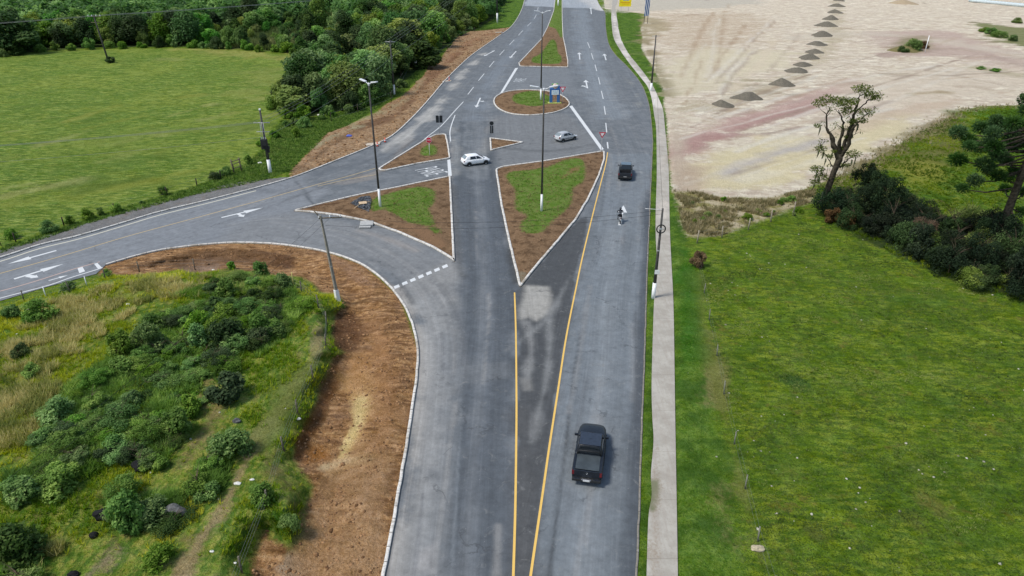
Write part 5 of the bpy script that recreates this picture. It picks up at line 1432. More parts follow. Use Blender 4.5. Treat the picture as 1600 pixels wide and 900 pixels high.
stuff('verge_grass', blades('verge_grass', lift(q), 6, .2, .05, .8, 7), GR_VER, 'green grass on the verge below the wood and by the meadow', 'grass')

def clods(name, Pw, smin, smax, seed, flat=.6):
    """small rounded lumps merged into one mesh"""
    bm = bmesh.new(); bmesh.ops.create_icosphere(bm, subdivisions=1, radius=1)
    bv = np.array([v.co[:] for v in bm.verts]); bf = np.array([[v.index for v in f.verts] for f in bm.faces]); bm.free()
    rg_ = np.random.default_rng(seed); n = len(Pw)
    s = rg_.uniform(0, 1, n) ** 2.2 * (smax - smin) + smin
    ang = rg_.uniform(0, 2 * PI, n); ca, sa = np.cos(ang), np.sin(ang)
    vv = bv[None] * (1 + rg_.uniform(-.28, .28, (n, len(bv), 1)))
    vv = vv * np.stack([s * rg_.uniform(.8, 1.4, n), s, s * flat], 1)[:, None, :]
    x = vv[..., 0] * ca[:, None] - vv[..., 1] * sa[:, None]; y = vv[..., 0] * sa[:, None] + vv[..., 1] * ca[:, None]
    V = np.stack([x, y, vv[..., 2]], -1) + Pw[:, None, :]
    Fc = (bf[None] + (np.arange(n) * len(bv))[:, None, None]).reshape(-1, 3)
    me = np_mesh(name, V.reshape(-1, 3), Fc, True)
    fattr(me, 'tone', np.repeat(rg_.uniform(0, 1, n), len(bf)), 'FACE')
    return me
def clod_mat(name, a, b):
    t = NT(name); c = t.mix(t.attr('tone'), a, b); n = t.noise(20, 3)
    return t.done(t.mix(t.ss(n, .5, .75, 0, .5), c, tuple(x * .6 for x in a)), .95, .1)
CLOD = clod_mat('soil_clods', alb(104, 76, 52), alb(172, 134, 96)); STONE = clod_mat('pale_stones', alb(130, 128, 108), alb(200, 196, 178))
q = scatter(SOILL, 5200, rg, lambda Pn: np.clip((fbm(Pn[:, 0] * .8, Pn[:, 1] * .8, 53) - .40) * 7, .04, 1))
q = q[(sdf(q, SCRUB) < .2) & (sdf(q, ROAD) < -.3)]
stuff('soil_clods', clods('soil_clods', lift(q), .02, .13, 8), CLOD, 'loose lumps of brown earth along the curved kerb', 'earth')
q = scatter(SOILV, 2500, rg); q = q[sdf(q, ROAD) < -.4]
stuff('soil_clods', clods('soil_clods', lift(q), .04, .28, 9), CLOD, 'loose lumps of earth on the verge below the wood', 'earth')
q = scatter(PAST, 300, rg, lambda Pn: np.clip((fbm(Pn[:, 0] * .15, Pn[:, 1] * .15, 95) - .45) * 8, .1, 1))
stuff('field_stones', clods('field_stones', lift(q), .02, .11, 10, .5), STONE, 'small pale stones and droppings dotted over the pasture', 'stones')
q = np.vstack([scatter(SCRUB, 120, rg, lambda Pn: Pn[:, 1] > 30), scatter(VERGER, 90, rg), scatter(DRY, 60, rg)])
q = q[(sdf(q, PATH) < -.1) & (sdf(q, ROAD) < -.2)]
stuff('field_stones', clods('field_stones', lift(q), .02, .09, 11, .5), STONE, 'small pale stones and litter on the verges', 'stones')
isp = [scatter(ISLANDS[k_], n_, rg) for k_, n_ in (('centre', 1100), ('left', 900), ('wedge', 350), ('oval', 400), ('top', 400), ('tiny', 60))]
q = np.vstack([p_[sdf(p_, ISLANDS[k_]) > .35] for p_, k_ in zip(isp, ('centre', 'left', 'wedge', 'oval', 'top', 'tiny'))])
def isl_z(q):
    z = np.full(len(q), .1)
    for poly in ISLANDS.values():
        ins = sdf(q, poly); m_ = ins > 0
        zz = .105 + .16 * sstep(.2, 2.0, ins) + (fbm(q[:, 0] * 1.3, q[:, 1] * 1.3, 9) - .5) * .22 * sstep(.2, .9, ins)
        z = np.where(m_, zz, z)
    return z
stuff('soil_clods', clods('soil_clods', np.column_stack([q, isl_z(q)]), .02, .10, 12), clod_mat('island_clods', alb(86, 64, 46), alb(150, 120, 92)), 'crumbs of earth on the kerbed islands', 'earth')
tq = []
for k_, pls in TURF.items():
    for px in pls:
        pw = catmull(G(px), 3, True)
        ar = .5 * abs(np.dot(pw[:, 0], np.roll(pw[:, 1], 1)) - np.dot(pw[:, 1], np.roll(pw[:, 0], 1)))
        s_ = scatter(pw, int(min(5000, ar * 22)), rg); s_ = s_[(sdf(s_, ISLANDS[k_]) > .3) & (fbm(s_[:, 0] * .9, s_[:, 1] * .9, 88) > .42)]; tq.append(s_)
q = np.vstack(tq)
stuff('island_turf', blades('island_turf', np.column_stack([q, isl_z(q)]), 6, .10, .025, .9, 13), GR_VER, 'patchy green turf on the kerbed islands', 'grass')
gq = scatter(G([(548, 322), (564, 312), (578, 308), (581, 320), (577, 334), (562, 329)]), 900, rg)
def heap_z(q, c, r, h): return h * np.clip(1 - (((q - c) ** 2).sum(1)) / r ** 2, 0, 1)
c_ = gq.mean(0)
stuff('dark_gravel', clods('dark_gravel', np.column_stack([gq, isl_z(gq) + heap_z(gq, c_, 2.6, .22)]), .03, .10, 14), clod_mat('dark_gravel', alb(66, 70, 76), alb(120, 124, 128)), 'spread of dark broken gravel on the island beside the turf', 'gravel')
# ================================================================== trees seen one by one on the right
def at(px, py, Yd):
    u = (px - 800) / F; v = (py - 450) / F
    t = Yd / (CP - v * SP); return Vector((u * t, Yd, H - t * (SP + v * CP)))

def mossy_tree():
    b = gp(1287, 316); Y0 = b.y
    root = empty('mossy_tree', b, 0, 'gaunt half-bare tree with twisted dark limbs and hanging moss, alone at the ditch end', 'tree')
    def L(px, py, dy=0): return at(px, py, Y0 + dy) - b
    m = MB()
    s = .0
    trunk = [Vector((0, 0, -.5)), L(1289, 308), L(1296, 288), L(1303, 268), L(1311, 250), L(1313, 240)]
    m.tube(trunk, [.55, .42, .36, .34, .40, .34], 9)
    m.tube([L(1287, 320) + Vector((-.9, 0, 0)), L(1289, 306)], [.12, .2], 6)
    m.tube([L(1293, 322), L(1290, 304)], [.14, .22], 6)
    m.build('trunk', DARKBARK, root)
    rnd = random.Random(4)
    limbs = [
     ([(1311, 250, 0), (1303, 228, .3), (1298, 212, .6), (1291, 200, .8), (1292, 182, 1.0), (1296, 168, 1.2)], [.34, .34, .26, .14, .11, .05]),
     ([(1313, 243, 0), (1312, 222, -.3), (1318, 200, -.6), (1315, 186, -.8), (1310, 172, -.9)], [.26, .20, .16, .09, .04]),
     ([(1314, 244, 0), (1321, 222, .2), (1329, 200, .5), (1334, 180, .7), (1340, 162, .8), (1344, 145, .9)], [.34, .30, .27, .18, .12, .05]),
     ([(1312, 246, 0), (1326, 224, -.5), (1332, 202, -.9), (1342, 190, -1.2), (1356, 178, -1.6)], [.26, .24, .20, .09, .04]),
     ([(1334, 180, .7), (1346, 166, 1.2), (1358, 156, 1.6), (1370, 150, 1.9)], [.12, .09, .06, .03]),
     ([(1312, 262, 0), (1322, 252, -.5), (1332, 244, -.8)], [.12, .08, .04]),
     ([(1305, 266, 0), (1296, 252, .4), (1286, 236, .8), (1282, 228, .9)], [.09, .06, .05, .02]),
     ([(1300, 284, 0), (1290, 276, -.4), (1276, 268, -.6)], [.10, .06, .03]),
    ]
    tips = []
    for pts, rad in limbs:
        q = [L(x, y, d) for x, y, d in pts]
        # knobbly resampling
        fine = catmull([list(p) for p in q], 4); n = len(fine)
        rr = np.interp(np.linspace(0, 1, n), np.linspace(0, 1, len(rad)), rad)
        for i in range(1, n - 1): fine[i] += np.array([rnd.uniform(-.08, .08) for _ in range(3)])
        mb = MB(); mb.tube([Vector(p) for p in fine], [float(r * .88 * rnd.uniform(.8, 1.25)) for r in rr], 7)
        for j in range(6 if len(pts) > 3 else 3):
            i = rnd.randrange(n // 3, n); p = Vector(fine[i]); a = rnd.uniform(0, 2 * PI)
            e = p + Vector((math.cos(a) * rnd.uniform(.5, 1.3), math.sin(a) * rnd.uniform(.4, 1.0), rnd.uniform(.1, 1.0)))
            mid = p.lerp(e, .5) + Vector((0, 0, rnd.uniform(-.15, .2)))
            mb.tube([p, mid, e], [.05, .03, .012], 5); tips.append(e)
        tips.append(Vector(fine[-1]))
        mb.build('limb', DARKBARK, root)
    cl = [(1282, 160, 1, 1.0, .5), (1293, 154, 1, .9, .5), (1311, 158, 0, 1.1, .6), (1322, 160, -.4, 1.2, .7), (1325, 172, -.6, .8, .7), (1333, 158, 0, .8, .5), (1340, 138, .8, .8, .35), (1351, 138, .9, 1.0, .5), (1360, 148, 1.2, 1.0, .6), (1370, 153, 1.6, .7, .4), (1352, 176, -1, 1.0, .5),
          (1346, 188, -1, .7, .5), (1278, 196, .8, .5, .3), (1283, 232, .8, .7, .5), (1297, 244, .3, .5, .4), (1334, 240, -.8, .9, .5), (1322, 258, -.4, .6, .4), (1276, 264, -.6, .8, .6), (1283, 276, -.6, .9, .6), (1272, 284, -.5, .6, .6), (1326, 214, 0, .5, .8), (1332, 190, 0, .6, .8), (1304, 236, 0, .4, .6), (1316, 232, 0, .45, .7)]
    rg_ = np.random.default_rng(8); C = []; Tn = []
    for x, y, d, r_, dens in cl:
        c = np.array(L(x, y, d)); n = int(330 * r_ * (dens + .3))
        dd = rg_.normal(size=(n, 3)); dd /= np.linalg.norm(dd, axis=1)[:, None]
        C.append(c + dd * (r_ * rg_.uniform(.2, 1.0, n) ** .6)[:, None] * np.array([1.1, 1, .55])); Tn.append(rg_.uniform(.15, 1, n))
    for e in tips:
        n = 16; C.append(np.array(e) + rg_.normal(size=(n, 3)) * .22); Tn.append(rg_.uniform(0, .9, n))
    C = np.vstack(C); Tn = np.concatenate(Tn); Nn = rg_.normal(size=C.shape); Nn[:, 2] += .6; Nn /= np.linalg.norm(Nn, axis=1)[:, None]
    me = leaf_mesh('foliage', C, Nn, .14 * rg_.uniform(.6, 1.3, len(C)), Tn, rg_)
    link_mesh('foliage', me, leaf_mat('mossy_tree_leaves', alb(48, 58, 28), alb(92, 106, 52), alb(138, 146, 86), hue=0, val=0), root)
    MOSS = simple('hanging_moss', alb(108, 112, 84), .95, .1, var=.3, scale=6)
    for x, y, d in [(1276, 270, -.6), (1280, 278, -.6), (1284, 262, .2), (1300, 240, .3), (1290, 250, .5), (1336, 248, -.8), (1331, 250, -.8), (1272, 288, -.6), (1286, 240, .8), (1318, 255, -.3), (1281, 200, .8), (1306, 250, .2), (1279, 236, .8), (1340, 196, -1)]:
        p = L(x, y, d); mo = MB()
        for j in range(3):
            o = p + Vector((rnd.uniform(-.06, .06), rnd.uniform(-.06, .06), rnd.uniform(0, .2))); ln = rnd.uniform(.5, 1.3)
            mo.tube([o, o + Vector((.03, 0, -ln * .5)), o + Vector((-.02, .02, -ln))], [.05, .07, .012], 5)
        mo.build('hanging_moss', MOSS, root)
mossy_tree()

def araucaria():
    b = gp(1551, 397); Y0 = b.y
    root = empty('araucaria_pine', b, 0, 'tall dark araucaria with bare trunk and round needle tufts at the right edge', 'tree')
    hgt = 15.5
    m = MB()
    m.tube([(0, 0, -.8), (0, 0, 0), (.05, .1, 4), (.1, 0, 9), (.15, .05, hgt)], [.62, .50, .40, .32, .10], 12)
    m.build('trunk', DARKBARK, root)
    tuftm = []
    for v in range(3):
        rg_ = np.random.default_rng(600 + v); n = 620
        dd = rg_.normal(size=(n, 3)); dd[:, 2] += .25; dd /= np.linalg.norm(dd, axis=1)[:, None]
        r0 = rg_.uniform(.15, .92, n) ** .7
        C = dd * r0[:, None] * np.array([.95, .95, .72])
        # needles point outwards: build long thin rhombi along dd
        T = dd + rg_.normal(size=(n, 3)) * .35; T /= np.linalg.norm(T, axis=1)[:, None]
        S = np.cross(T, rg_.normal(size=(n, 3))); S /= np.linalg.norm(S, axis=1)[:, None]
        ln = .22; w = .05
        V = np.stack([C - T * ln * .5, C + S * w, C + T * ln, C - S * w], 1).reshape(-1, 3)
        me = np_mesh('needle_tuft', V, np.arange(4 * n).reshape(-1, 4)); fattr(me, 'tone', np.clip(.1 + .55 * r0 * (dd[:, 2] * .5 + .5) + rg_.uniform(0, .35, n), 0, 1), 'FACE')  # tuft shading in the tone: paler outwards and upwards
        me.materials.append(LF_ARA); tuftm.append(me)
    px = [(1498, 207, 1), (1513, 217, .8), (1516, 228, .8), (1534, 199, 1), (1552, 207, .9), (1557, 189, .9), (1568, 194, .9), (1584, 192, 1), (1579, 211, .9), (1530, 231, .8), (1554, 231, 1), (1562, 242, .9), (1581, 228, 1), (1596, 222, .9),
          (1497, 249, 1.05), (1540, 257, 1.1), (1560, 274, .9), (1524, 282, .9), (1504, 294, .75), (1570, 294, .7), (1576, 279, .7), (1583, 268, .8), (1598, 330, .7), (1601, 300, .8), (1597, 362, .6), (1545, 222, .8), (1571, 250, .7), (1520, 222, .7), (1545, 268, .7)]
    rnd = random.Random(9)
    spots = []
    for x, y, s in px:
        spots.append((at(x, y, Y0 + rnd.uniform(-2.5, 4.5)) - b, s))
    for k in range(26):
        a = rnd.uniform(-PI * .55, PI * .55); rr = rnd.uniform(3.0, 7.0)
        spots.append((Vector((1.0 + abs(math.cos(a)) * rr, math.sin(a) * rr, rnd.uniform(8, 14.5))), rnd.uniform(.7, 1.05)))
    for k in range(8):
        a = 2 * PI * k / 8; spots.append((Vector((.15 + 1.6 * math.cos(a), 1.6 * math.sin(a), hgt + rnd.uniform(-.6, .6))), 1.0))
    for p, s in spots:
        rr = math.hypot(p.x, p.y); z0 = min(hgt - .2, max(5.2, p.z + .15 * rr - .3))
        mb = MB(); st = Vector((.1, 0, z0)); midp = st.lerp(p, .55) + Vector((0, 0, -.10 * rr))
        mb.tube([st, midp, p + Vector((0, 0, -.1))], [.10, .07, .05], 6)
        br = mb.build('branch', DARKBARK, root)
        o = link_mesh('needle_tuft', rnd.choice(tuftm)); o.parent = br; o.location = p; o.scale = (s, s, s); o.rotation_euler = (0, 0, rnd.uniform(0, 6))
LF_ARA = leaf_mat('araucaria_needles', alb(24, 46, 20), alb(56, 88, 40), alb(104, 134, 72), hue=.008, val=.12)
araucaria()

# ================================================================== vehicles
BLACK = simple('black_car_paint', (.013, .017, .024), .38, .3, var=.2, coat=.15)
ROOFB = simple('blue_black_roof_sheen', (.030, .040, .058), .38, .3, var=.15, coat=.15)  # body black made lighter and bluer: sky sheen put into the roof colour
DGREY = simple('dark_grey_car_paint', (.022, .026, .032), .42, .3, var=.15, coat=.1)
WHITEP = simple('white_car_paint', (.88, .88, .88), .3, .5, var=.03, coat=.5)
SILVER = simple('silver_car_paint', (.52, .53, .53), .33, .5, metal=.25, var=.05, coat=.5)
GLASS = simple('dark_car_glass', (.012, .016, .020), .08, .6, var=.1)
GLASSG = simple('grey_car_glass', (.20, .235, .245), .12, .6, var=.1)
TYRE = simple('tyre_rubber', (.02, .02, .02), .85, .2, var=.2)
RIM = simple('alloy_rim', (.55, .56, .57), .35, .5, metal=.5, var=.08)
PLAST = simple('black_plastic', (.02, .021, .022), .6, .3, var=.2)
REDL = simple('red_lamp', (.16, .012, .016), .25, .5, var=.15)
CLEARL = simple('clear_lamp', (.7, .72, .74), .15, .5, var=.1)
CHROME = simple('chrome', (.6, .61, .62), .2, .6, metal=.9, var=.05)
PLATE = simple('licence_plate', (.68, .68, .66), .5, .3, var=.05)
TONN = simple('tonneau_vinyl', (.050, .062, .068), .5, .35, var=.18, scale=1.5)

def ring_loft(mb, stations, smooth=True):
    """stations: (x, [(y,z) ... right half from bottom centre to top centre]); mirrored and capped"""
    rings = []
    for x, half in stations:
        full = [(x, -y, z) for y, z in half] + [(x, y, z) for y, z in half[-2:0:-1]]
        rings.append(full)
    n = len(rings[0]); vs = [p for r_ in rings for p in r_]; fs = []
    for i in range(len(rings) - 1):
        for k in range(n):
            k2 = (k + 1) % n; fs.append((i * n + k, i * n + k2, (i + 1) * n + k2, (i + 1) * n + k))
    fs.append(tuple(range(n))); fs.append(tuple((len(rings) - 1) * n + k for k in range(n))[::-1])
    mb.add(vs, fs, smooth)

def subsurf(o, lv=2):
    m = o.modifiers.new('s', 'SUBSURF'); m.levels = lv; m.render_levels = lv
    return o

def body_half(zb, wb, wm, zm, wt, zt, crown=.03):
    return [(0, zb), (wb * .6, zb), (wb, zb + .01), (wm - .02, zb + .14), (wm, zm), (wm - .01, zt - .16), (wt, zt - .03), (wt - .10, zt), (wt * .45, zt + crown), (0, zt + crown)]

def wheel(parent, x, y, r, w, side):
    m = MB(); prof = [(r * .62, -w / 2), (r * .9, -w / 2), (r, -w * .36), (r, w * .36), (r * .9, w / 2), (r * .62, w / 2)]
    m.lathe(prof, 22, 'Y')
    t = m.build('wheel', TYRE, parent, (x, y, r))
    m = MB(); s = side
    m.lathe([(0, s * w * .32), (r * .2, s * w * .36), (r * .58, s * w * .30), (r * .66, s * w * .48), (r * .66, -s * w * .3)], 22, 'Y')
    ri = m.build('rim', RIM, t)
    m = MB()
    for k in range(5):
        a = 2 * PI * k / 5 + .3
        c = Vector((math.cos(a) * r * .40, s * w * .365, math.sin(a) * r * .40))
        m.box((0, 0, 0), (r * .30, .02, r * .15), Matrix.Translation(c) @ Matrix.Rotation(-a, 4, 'Y'))
    m.build('rim_opening', PLAST, t)
    return t

def arch(parent, x, y, r, side, mat=PLAST):
    m = MB(); pts = []
    for k in range(15):
        a = PI * k / 14; pts.append((x + math.cos(a) * r * 1.18, y + side * .012, r + math.sin(a) * r * 1.18))
    pts += [(x - r * 1.18, y + side * .012, r * .75), (x + r * 1.18, y + side * .012, r * .75)]
    m.poly(pts); return m.build('wheel_arch', mat, parent)

def panel(parent, name, pts, mat, out=Vector((0, 0, 0)), th=.008):
    m = MB(); a = [Vector(p) + out for p in pts]
    n = (a[1] - a[0]).cross(a[2] - a[0]).normalized()
    if n.dot(out) < 0: n = -n
    k = len(a); b = [p - n * th for p in a]
    m.add([*a, *b], [tuple(range(k)), tuple(range(2 * k - 1, k - 1, -1))] + [(i, k + i, k + (i + 1) % k, (i + 1) % k) for i in range(k)])
    return m.build(name, mat, parent)

def cabin(parent, S, paint_m, glass, roofm=None):
    """greenhouse from bottom line (xr0..xf0 at zb) up to the roof (xr1..xf1 at zr)"""
    xr0, xf0, zb, w0, xr1, xf1, zr, w1 = S['xr0'], S['xf0'], S['zb'], S['w0'], S['xr1'], S['xf1'], S['zr'], S['w1']
    m = MB()
    def half(w, z, zt, dz): return [(0, zb - .12), (w * .6, zb - .12), (w, zb - .12), (w, zb), (w + (w1 - w0) * .5 * dz, (zb + zt) / 2), (w + (w1 - w0) * .93 * dz, zt - .07), (w + (w1 - w0) * dz - .05, zt - .012), (w * .4, zt + .02 * dz), (0, zt + .025 * dz)]
    st = [(xr0, half(w0 - .05, zb, zb + .03, .05)), (xr0 + (xr1 - xr0) * .5, half(w0 - .02, zb, (zb + zr) / 2 + .02, .5)), (xr1, half(w0, zb, zr - .015, 1)), ((xr1 + xf1) / 2, half(w0, zb, zr + .02, 1)),
          (xf1, half(w0, zb, zr - .01, 1)), (xf1 + (xf0 - xf1) * .5, half(w0, zb, (zb + zr) / 2 + .02, .5)), (xf0, half(w0 - .06, zb, zb + .03, .05))]
    ring_loft(m, st)
    m.build('cabin', paint_m, parent)
    # glass, set just proud of the shell
    n_f = Vector((zr - zb, 0, xf0 - xf1)).normalized(); n_r = Vector((-(zr - zb), 0, xr1 - xr0)).normalized()
    def onf(t, y): return Vector((xf0 + (xf1 - xf0) * t, y, zb + .02 + (zr - zb) * t))
    def onr(t, y): return Vector((xr0 + (xr1 - xr0) * t, y, zb + .02 + (zr - zb) * t))
    o = .035
    panel(parent, 'windscreen', [onf(.06, -w0 + .12), onf(.06, w0 - .12), onf(.5, w0 - .14), onf(.93, w1 - .06), onf(.93, -w1 + .06), onf(.5, -w0 + .14)], glass, n_f * o)
    panel(parent, 'rear_window', [onr(.16, -w0 + .17), onr(.16, w0 - .17), onr(.88, w1 - .08), onr(.88, -w1 + .08)], S.get('rear_glass', glass), n_r * o)
    def sy(z): return w0 + (w1 - w0) * (z - zb) / (zr - zb)
    zt = zr - .12; zl = zb + .04
    for s in (-1, 1):
        for (a0, a1, b0, b1) in S['sides']:
            pts = [(a0, s * sy(zl), zl), (a1, s * sy(zl), zl), (b1, s * sy(zt), zt), (b0, s * sy(zt), zt)]
            panel(parent, 'side_window', pts, glass, Vector((0, s * .016, .004)))
    if roofm:
        m = MB(); m.box(((xr1 + xf1) / 2, 0, zr + .028), (xf1 - xr1 + .06, 2 * w1 - .02, .03), bev=.012); m.build('roof', roofm, parent)

def mirror(parent, x, y, z, s, mat):
    m = MB(); m.box((x, y + s * .13, z), (.13, .22, .15), bev=.04); m.tube([(x + .02, y, z - .05), (x, y + s * .08, z - .02)], .03, 6)
    return m.build('wing_mirror', mat, parent)

def placed(parent, rear_px, front_px, length):
    a = g(*rear_px); b = g(*front_px); d = (b - a).normalized(); c = (a + b) / 2
    parent.location = (c.x, c.y, .001); parent.rotation_euler = (0, 0, math.atan2(d.y, d.x)); return parent

def pickup(name, label, paint_m, roofm, covered, emblem):
    root = empty(name, (0, 0, 0), 0, label, 'pickup truck')
    W = .96
    m = MB()
    H_ = body_half
    st = [(-.98, H_(.38, .78, W - .02, .75, W - .05, 1.16, .01)), (-.4, H_(.34, .8, W, .75, W - .03, 1.17, .01)), (.6, H_(.34, .8, W, .75, W - .03, 1.16, .01)), (1.05, H_(.36, .8, W - .01, .75, W - .06, 1.14, .03)),
          (1.5, H_(.40, .78, W - .01, .75, W - .10, 1.11, .05)), (2.1, H_(.40, .74, W - .05, .72, W - .18, 1.04, .05)), (2.45, H_(.40, .66, W - .14, .68, W - .28, .96, .04)), (2.60, H_(.44, .5, W - .28, .66, W - .42, .84, .02)), (2.64, H_(.5, .4, W - .4, .64, W - .52, .76, .01))]
    ring_loft(m, st); m.build('body', paint_m, root)
    # cargo box: floor, two sides, tailgate
    m = MB(); m.box((-1.77, 0, .66), (1.62, 1.66, .10)); 
    m.box((-1.00, 0, .92), (.05, 1.7, .46), bev=.01)
    m.build('bed_floor', PLAST, root)
    for s in (-1, 1):
        m = MB()
        sec = lambda dz, dw: [(s * (W - .20), .60), (s * (W - .20), 1.17 + dz), (s * (W - .05), 1.18 + dz), (s * (W + dw), 1.08), (s * (W + dw + .01), .8), (s * (W - .04), .45), (s * (W - .14), .42)]
        sx = [(-2.55, -.03, -.05), (-2.40, 0, 0), (-1.9, .0, 0), (-1.5, .0, 0), (-.99, 0, -.01)]
        vs = [(x, y, z) for x, dz, dw in sx for y, z in sec(dz, dw)]; fs = []
        for i in range(4):
            for k in range(7): fs.append((i * 7 + k, i * 7 + (k + 1) % 7, (i + 1) * 7 + (k + 1) % 7, (i + 1) * 7 + k))
        fs += [tuple(range(7)), tuple(28 + k for k in range(7))]
        m.add(vs, fs); m.build('bed_side', paint_m, root)
    m = MB(); m.box((-2.53, 0, .88), (.09, 1.60, .58), bev=.03); tg = m.build('tailgate', paint_m, root)
    m = MB(); m.box((-2.64, 0, .52), (.24, 1.82, .20), bev=.06); m.build('rear_bumper', PLAST, root)
    if covered:
        m = MB(); m.box((-2.70, 0, .60), (.14, .62, .05), bev=.02); m.build('bumper_step', CHROME, root)
    if covered:
        m = MB(); m.box((-2.60, .62, .53), (.28, .42, .21), bev=.04); m.box((-2.60, -.62, .53), (.28, .42, .21), bev=.04); m.build('bumper_corner', paint_m, root)
        m = MB(); m.box((-1.70, 0, 1.165), (1.46, 1.50, .05), bev=.02); m.build('tonneau_cover', TONN, root)
        m = MB(); m.tube([(-1.0, -.74, 1.20), (-1.12, -.66, 1.55), (-1.15, 0, 1.60), (-1.12, .66, 1.55), (-1.0, .74, 1.20)], .045, 8); m.build('roll_bar', PLAST, root)
    for s in (-1, 1):
        m = MB(); m.box((-2.50, s * .87, .95), (.13, .16, .34), bev=.03); m.build('tail_light', REDL, root)
        m = MB(); m.box((2.40, s * .66, .76), (.22, .22, .12), bev=.04); m.build('headlight', CLEARL, root)
    m = MB(); m.box((-2.585, 0, .60) if not covered else (-2.77, 0, .56), (.02, .42, .13)); m.build('licence_plate', PLATE, root)
    if emblem:
        m = MB(); m.lathe([(.058, 0), (.066, 0), (.066, .012), (.058, .012), (.058, 0)], 20, 'Y', Matrix.Translation((-2.578, 0, .98)) @ Matrix.Rotation(R(90), 4, 'Z'))
        for a, b in [((-.035, .04), (0, .005)), ((.035, .04), (0, .005)), ((-.045, .01), (-.02, -.045)), ((-.02, -.045), (0, -.005)), ((0, -.005), (.02, -.045)), ((.02, -.045), (.045, .01))]:
            m.tube([(-2.584, a[0], .98 + a[1]), (-2.584, b[0], .98 + b[1])], .004, 5)
        m.build('emblem', CHROME, tg)
    S = dict(xr0=-.98, xf0=1.22, zb=1.14, w0=.86, xr1=-.78, xf1=.42, zr=1.80, w1=.70, sides=[(-.80, -.02, -.66, -.04), (.06, .86, .04, .36)])
    cabin(root, S, paint_m, GLASS, roofm)
    for s in (-1, 1): mirror(root, .86, s * .90, 1.22, s, paint_m)
    for x in (-1.62, 1.62):
        for s in (-1, 1):
            wheel(root, x, s * .84, .38, .26, s); arch(root, x, s * (W + .002), .38, s)
    for s in (-1, 1):
        m = MB(); m.tube([(-.95, s * (W - .01), .36), (1.15, s * (W - .01), .36)], .05, 6); m.build('side_step', PLAST, root)
        for hx in (-.55, .35):
            m = MB(); m.box((hx, s * (W - .005), .98), (.16, .03, .03)); m.build('door_handle', paint_m, root)
    m = MB(); m.tube([(1.2, -.62, 1.20), (1.24, 0, 1.225), (1.2, .62, 1.20)], .012, 5); m.build('wiper', PLAST, root)
    return root

p1 = pickup('pickup_truck', 'black pickup with a covered load bed, nearest vehicle, driving away', BLACK, ROOFB, True, True)
placed(p1, (916.5, 752), (925.5, 684), 5.2); p1.scale = (.95, .96, .96)
p2 = pickup('pickup_truck', 'dark grey pickup with an open empty bed, ahead of the motorcycle', DGREY, simple('bluish_roof_sheen', (.09, .125, .15), .3, .5, var=.1, coat=.5), False, False)  # roof grey lightened and blued, sky sheen put into its colour
placed(p2, (975.5, 288.5), (978, 261), 5.0); p2.scale = (.97, .97, .97)

def hatch(name, label, paint_m, S, st, glass, wx, r, rearlow, bumper_dark):
    root = empty(name, (0, 0, 0), 0, label, 'car')
    m = MB(); ring_loft(m, [(x, body_half(*a)) for x, a in st]); m.build('body', paint_m, root)
    cabin(root, S, paint_m, glass)
    W = max(a[2] for _, a in st)
    for s in (-1, 1):
        mirror(root, S['xf0'] - .32, s * (W - .06), S['zb'] + .06, s, PLAST if bumper_dark else paint_m)
        m = MB(); m.box((st[0][0] + .06, s * (W - .17), .80), (.16, .20, .17 if not bumper_dark else .26), bev=.04); m.build('tail_light', REDL, root)
        m = MB(); m.box((st[-1][0] - .16, s * (W - .22), .63), (.24, .26, .14), bev=.04); m.build('headlight', CLEARL, root)
        for hx in (-.55, .30):
            m = MB(); m.box((hx, s * (W - .012), .86), (.15, .03, .03)); m.build('door_handle', paint_m, root)
        for dx in (-.12, ):
            m = MB(); m.box((dx, s * (W - .008), .62), (.012, .012, .55)); m.build('door_seam', PLAST, root)
        if bumper_dark:
            m = MB(); m.box((-.05, s * (W + .004), .52), (1.55, .03, .06)); m.build('side_trim', PLAST, root)
    for x in wx:
        for s in (-1, 1): wheel(root, x, s * (W - .10), r, .20, s); arch(root, x, s * (W + .001), r, s)
    m = MB(); m.box((st[0][0] - .005, 0, .58), (.02, .42, .12)); m.build('licence_plate', PLATE, root)
    m = MB(); m.box((st[0][0] + .10, 0, .34), (.20, 1.2, .10), bev=.03); m.build('rear_valance', PLAST, root)
    m = MB(); m.box(((S['xf0'] + .06), 0, S['zb'] + .01), (.10, 1.2, .03)); m.build('wiper_cowl', PLAST, root)
    return root
st1 = [(-2.03, (.40, .50, .68, .60, .62, .80, .02)), (-1.95, (.32, .62, .80, .62, .72, .92, .02)), (-1.6, (.26, .70, .86, .62, .79, .97, .02)), (-.8, (.24, .74, .87, .62, .82, .96, .01)), (.2, (.24, .74, .87, .62, .82, .94, .01)),
       (.95, (.24, .74, .87, .62, .80, .94, .03)), (1.45, (.26, .70, .86, .60, .74, .88, .05)), (1.82, (.30, .62, .80, .56, .62, .76, .04)), (1.98, (.34, .5, .68, .52, .48, .66, .02)), (2.03, (.40, .4, .52, .50, .36, .58, .01))]
c1 = hatch('hatchback_car', 'white hatchback crossing the near side of the junction', WHITEP, dict(xr0=-1.92, xf0=1.12, zb=.95, w0=.80, xr1=-1.42, xf1=.22, zr=1.50, w1=.62, rear_glass=GLASSG, sides=[(-1.10, -.18, -1.02, -.22), (-.10, .72, -.14, .16)]), st1, GLASS, (-1.28, 1.30), .32, 0, False)
placed(c1, (722, 259), (763.5, 253.5), 4.06)
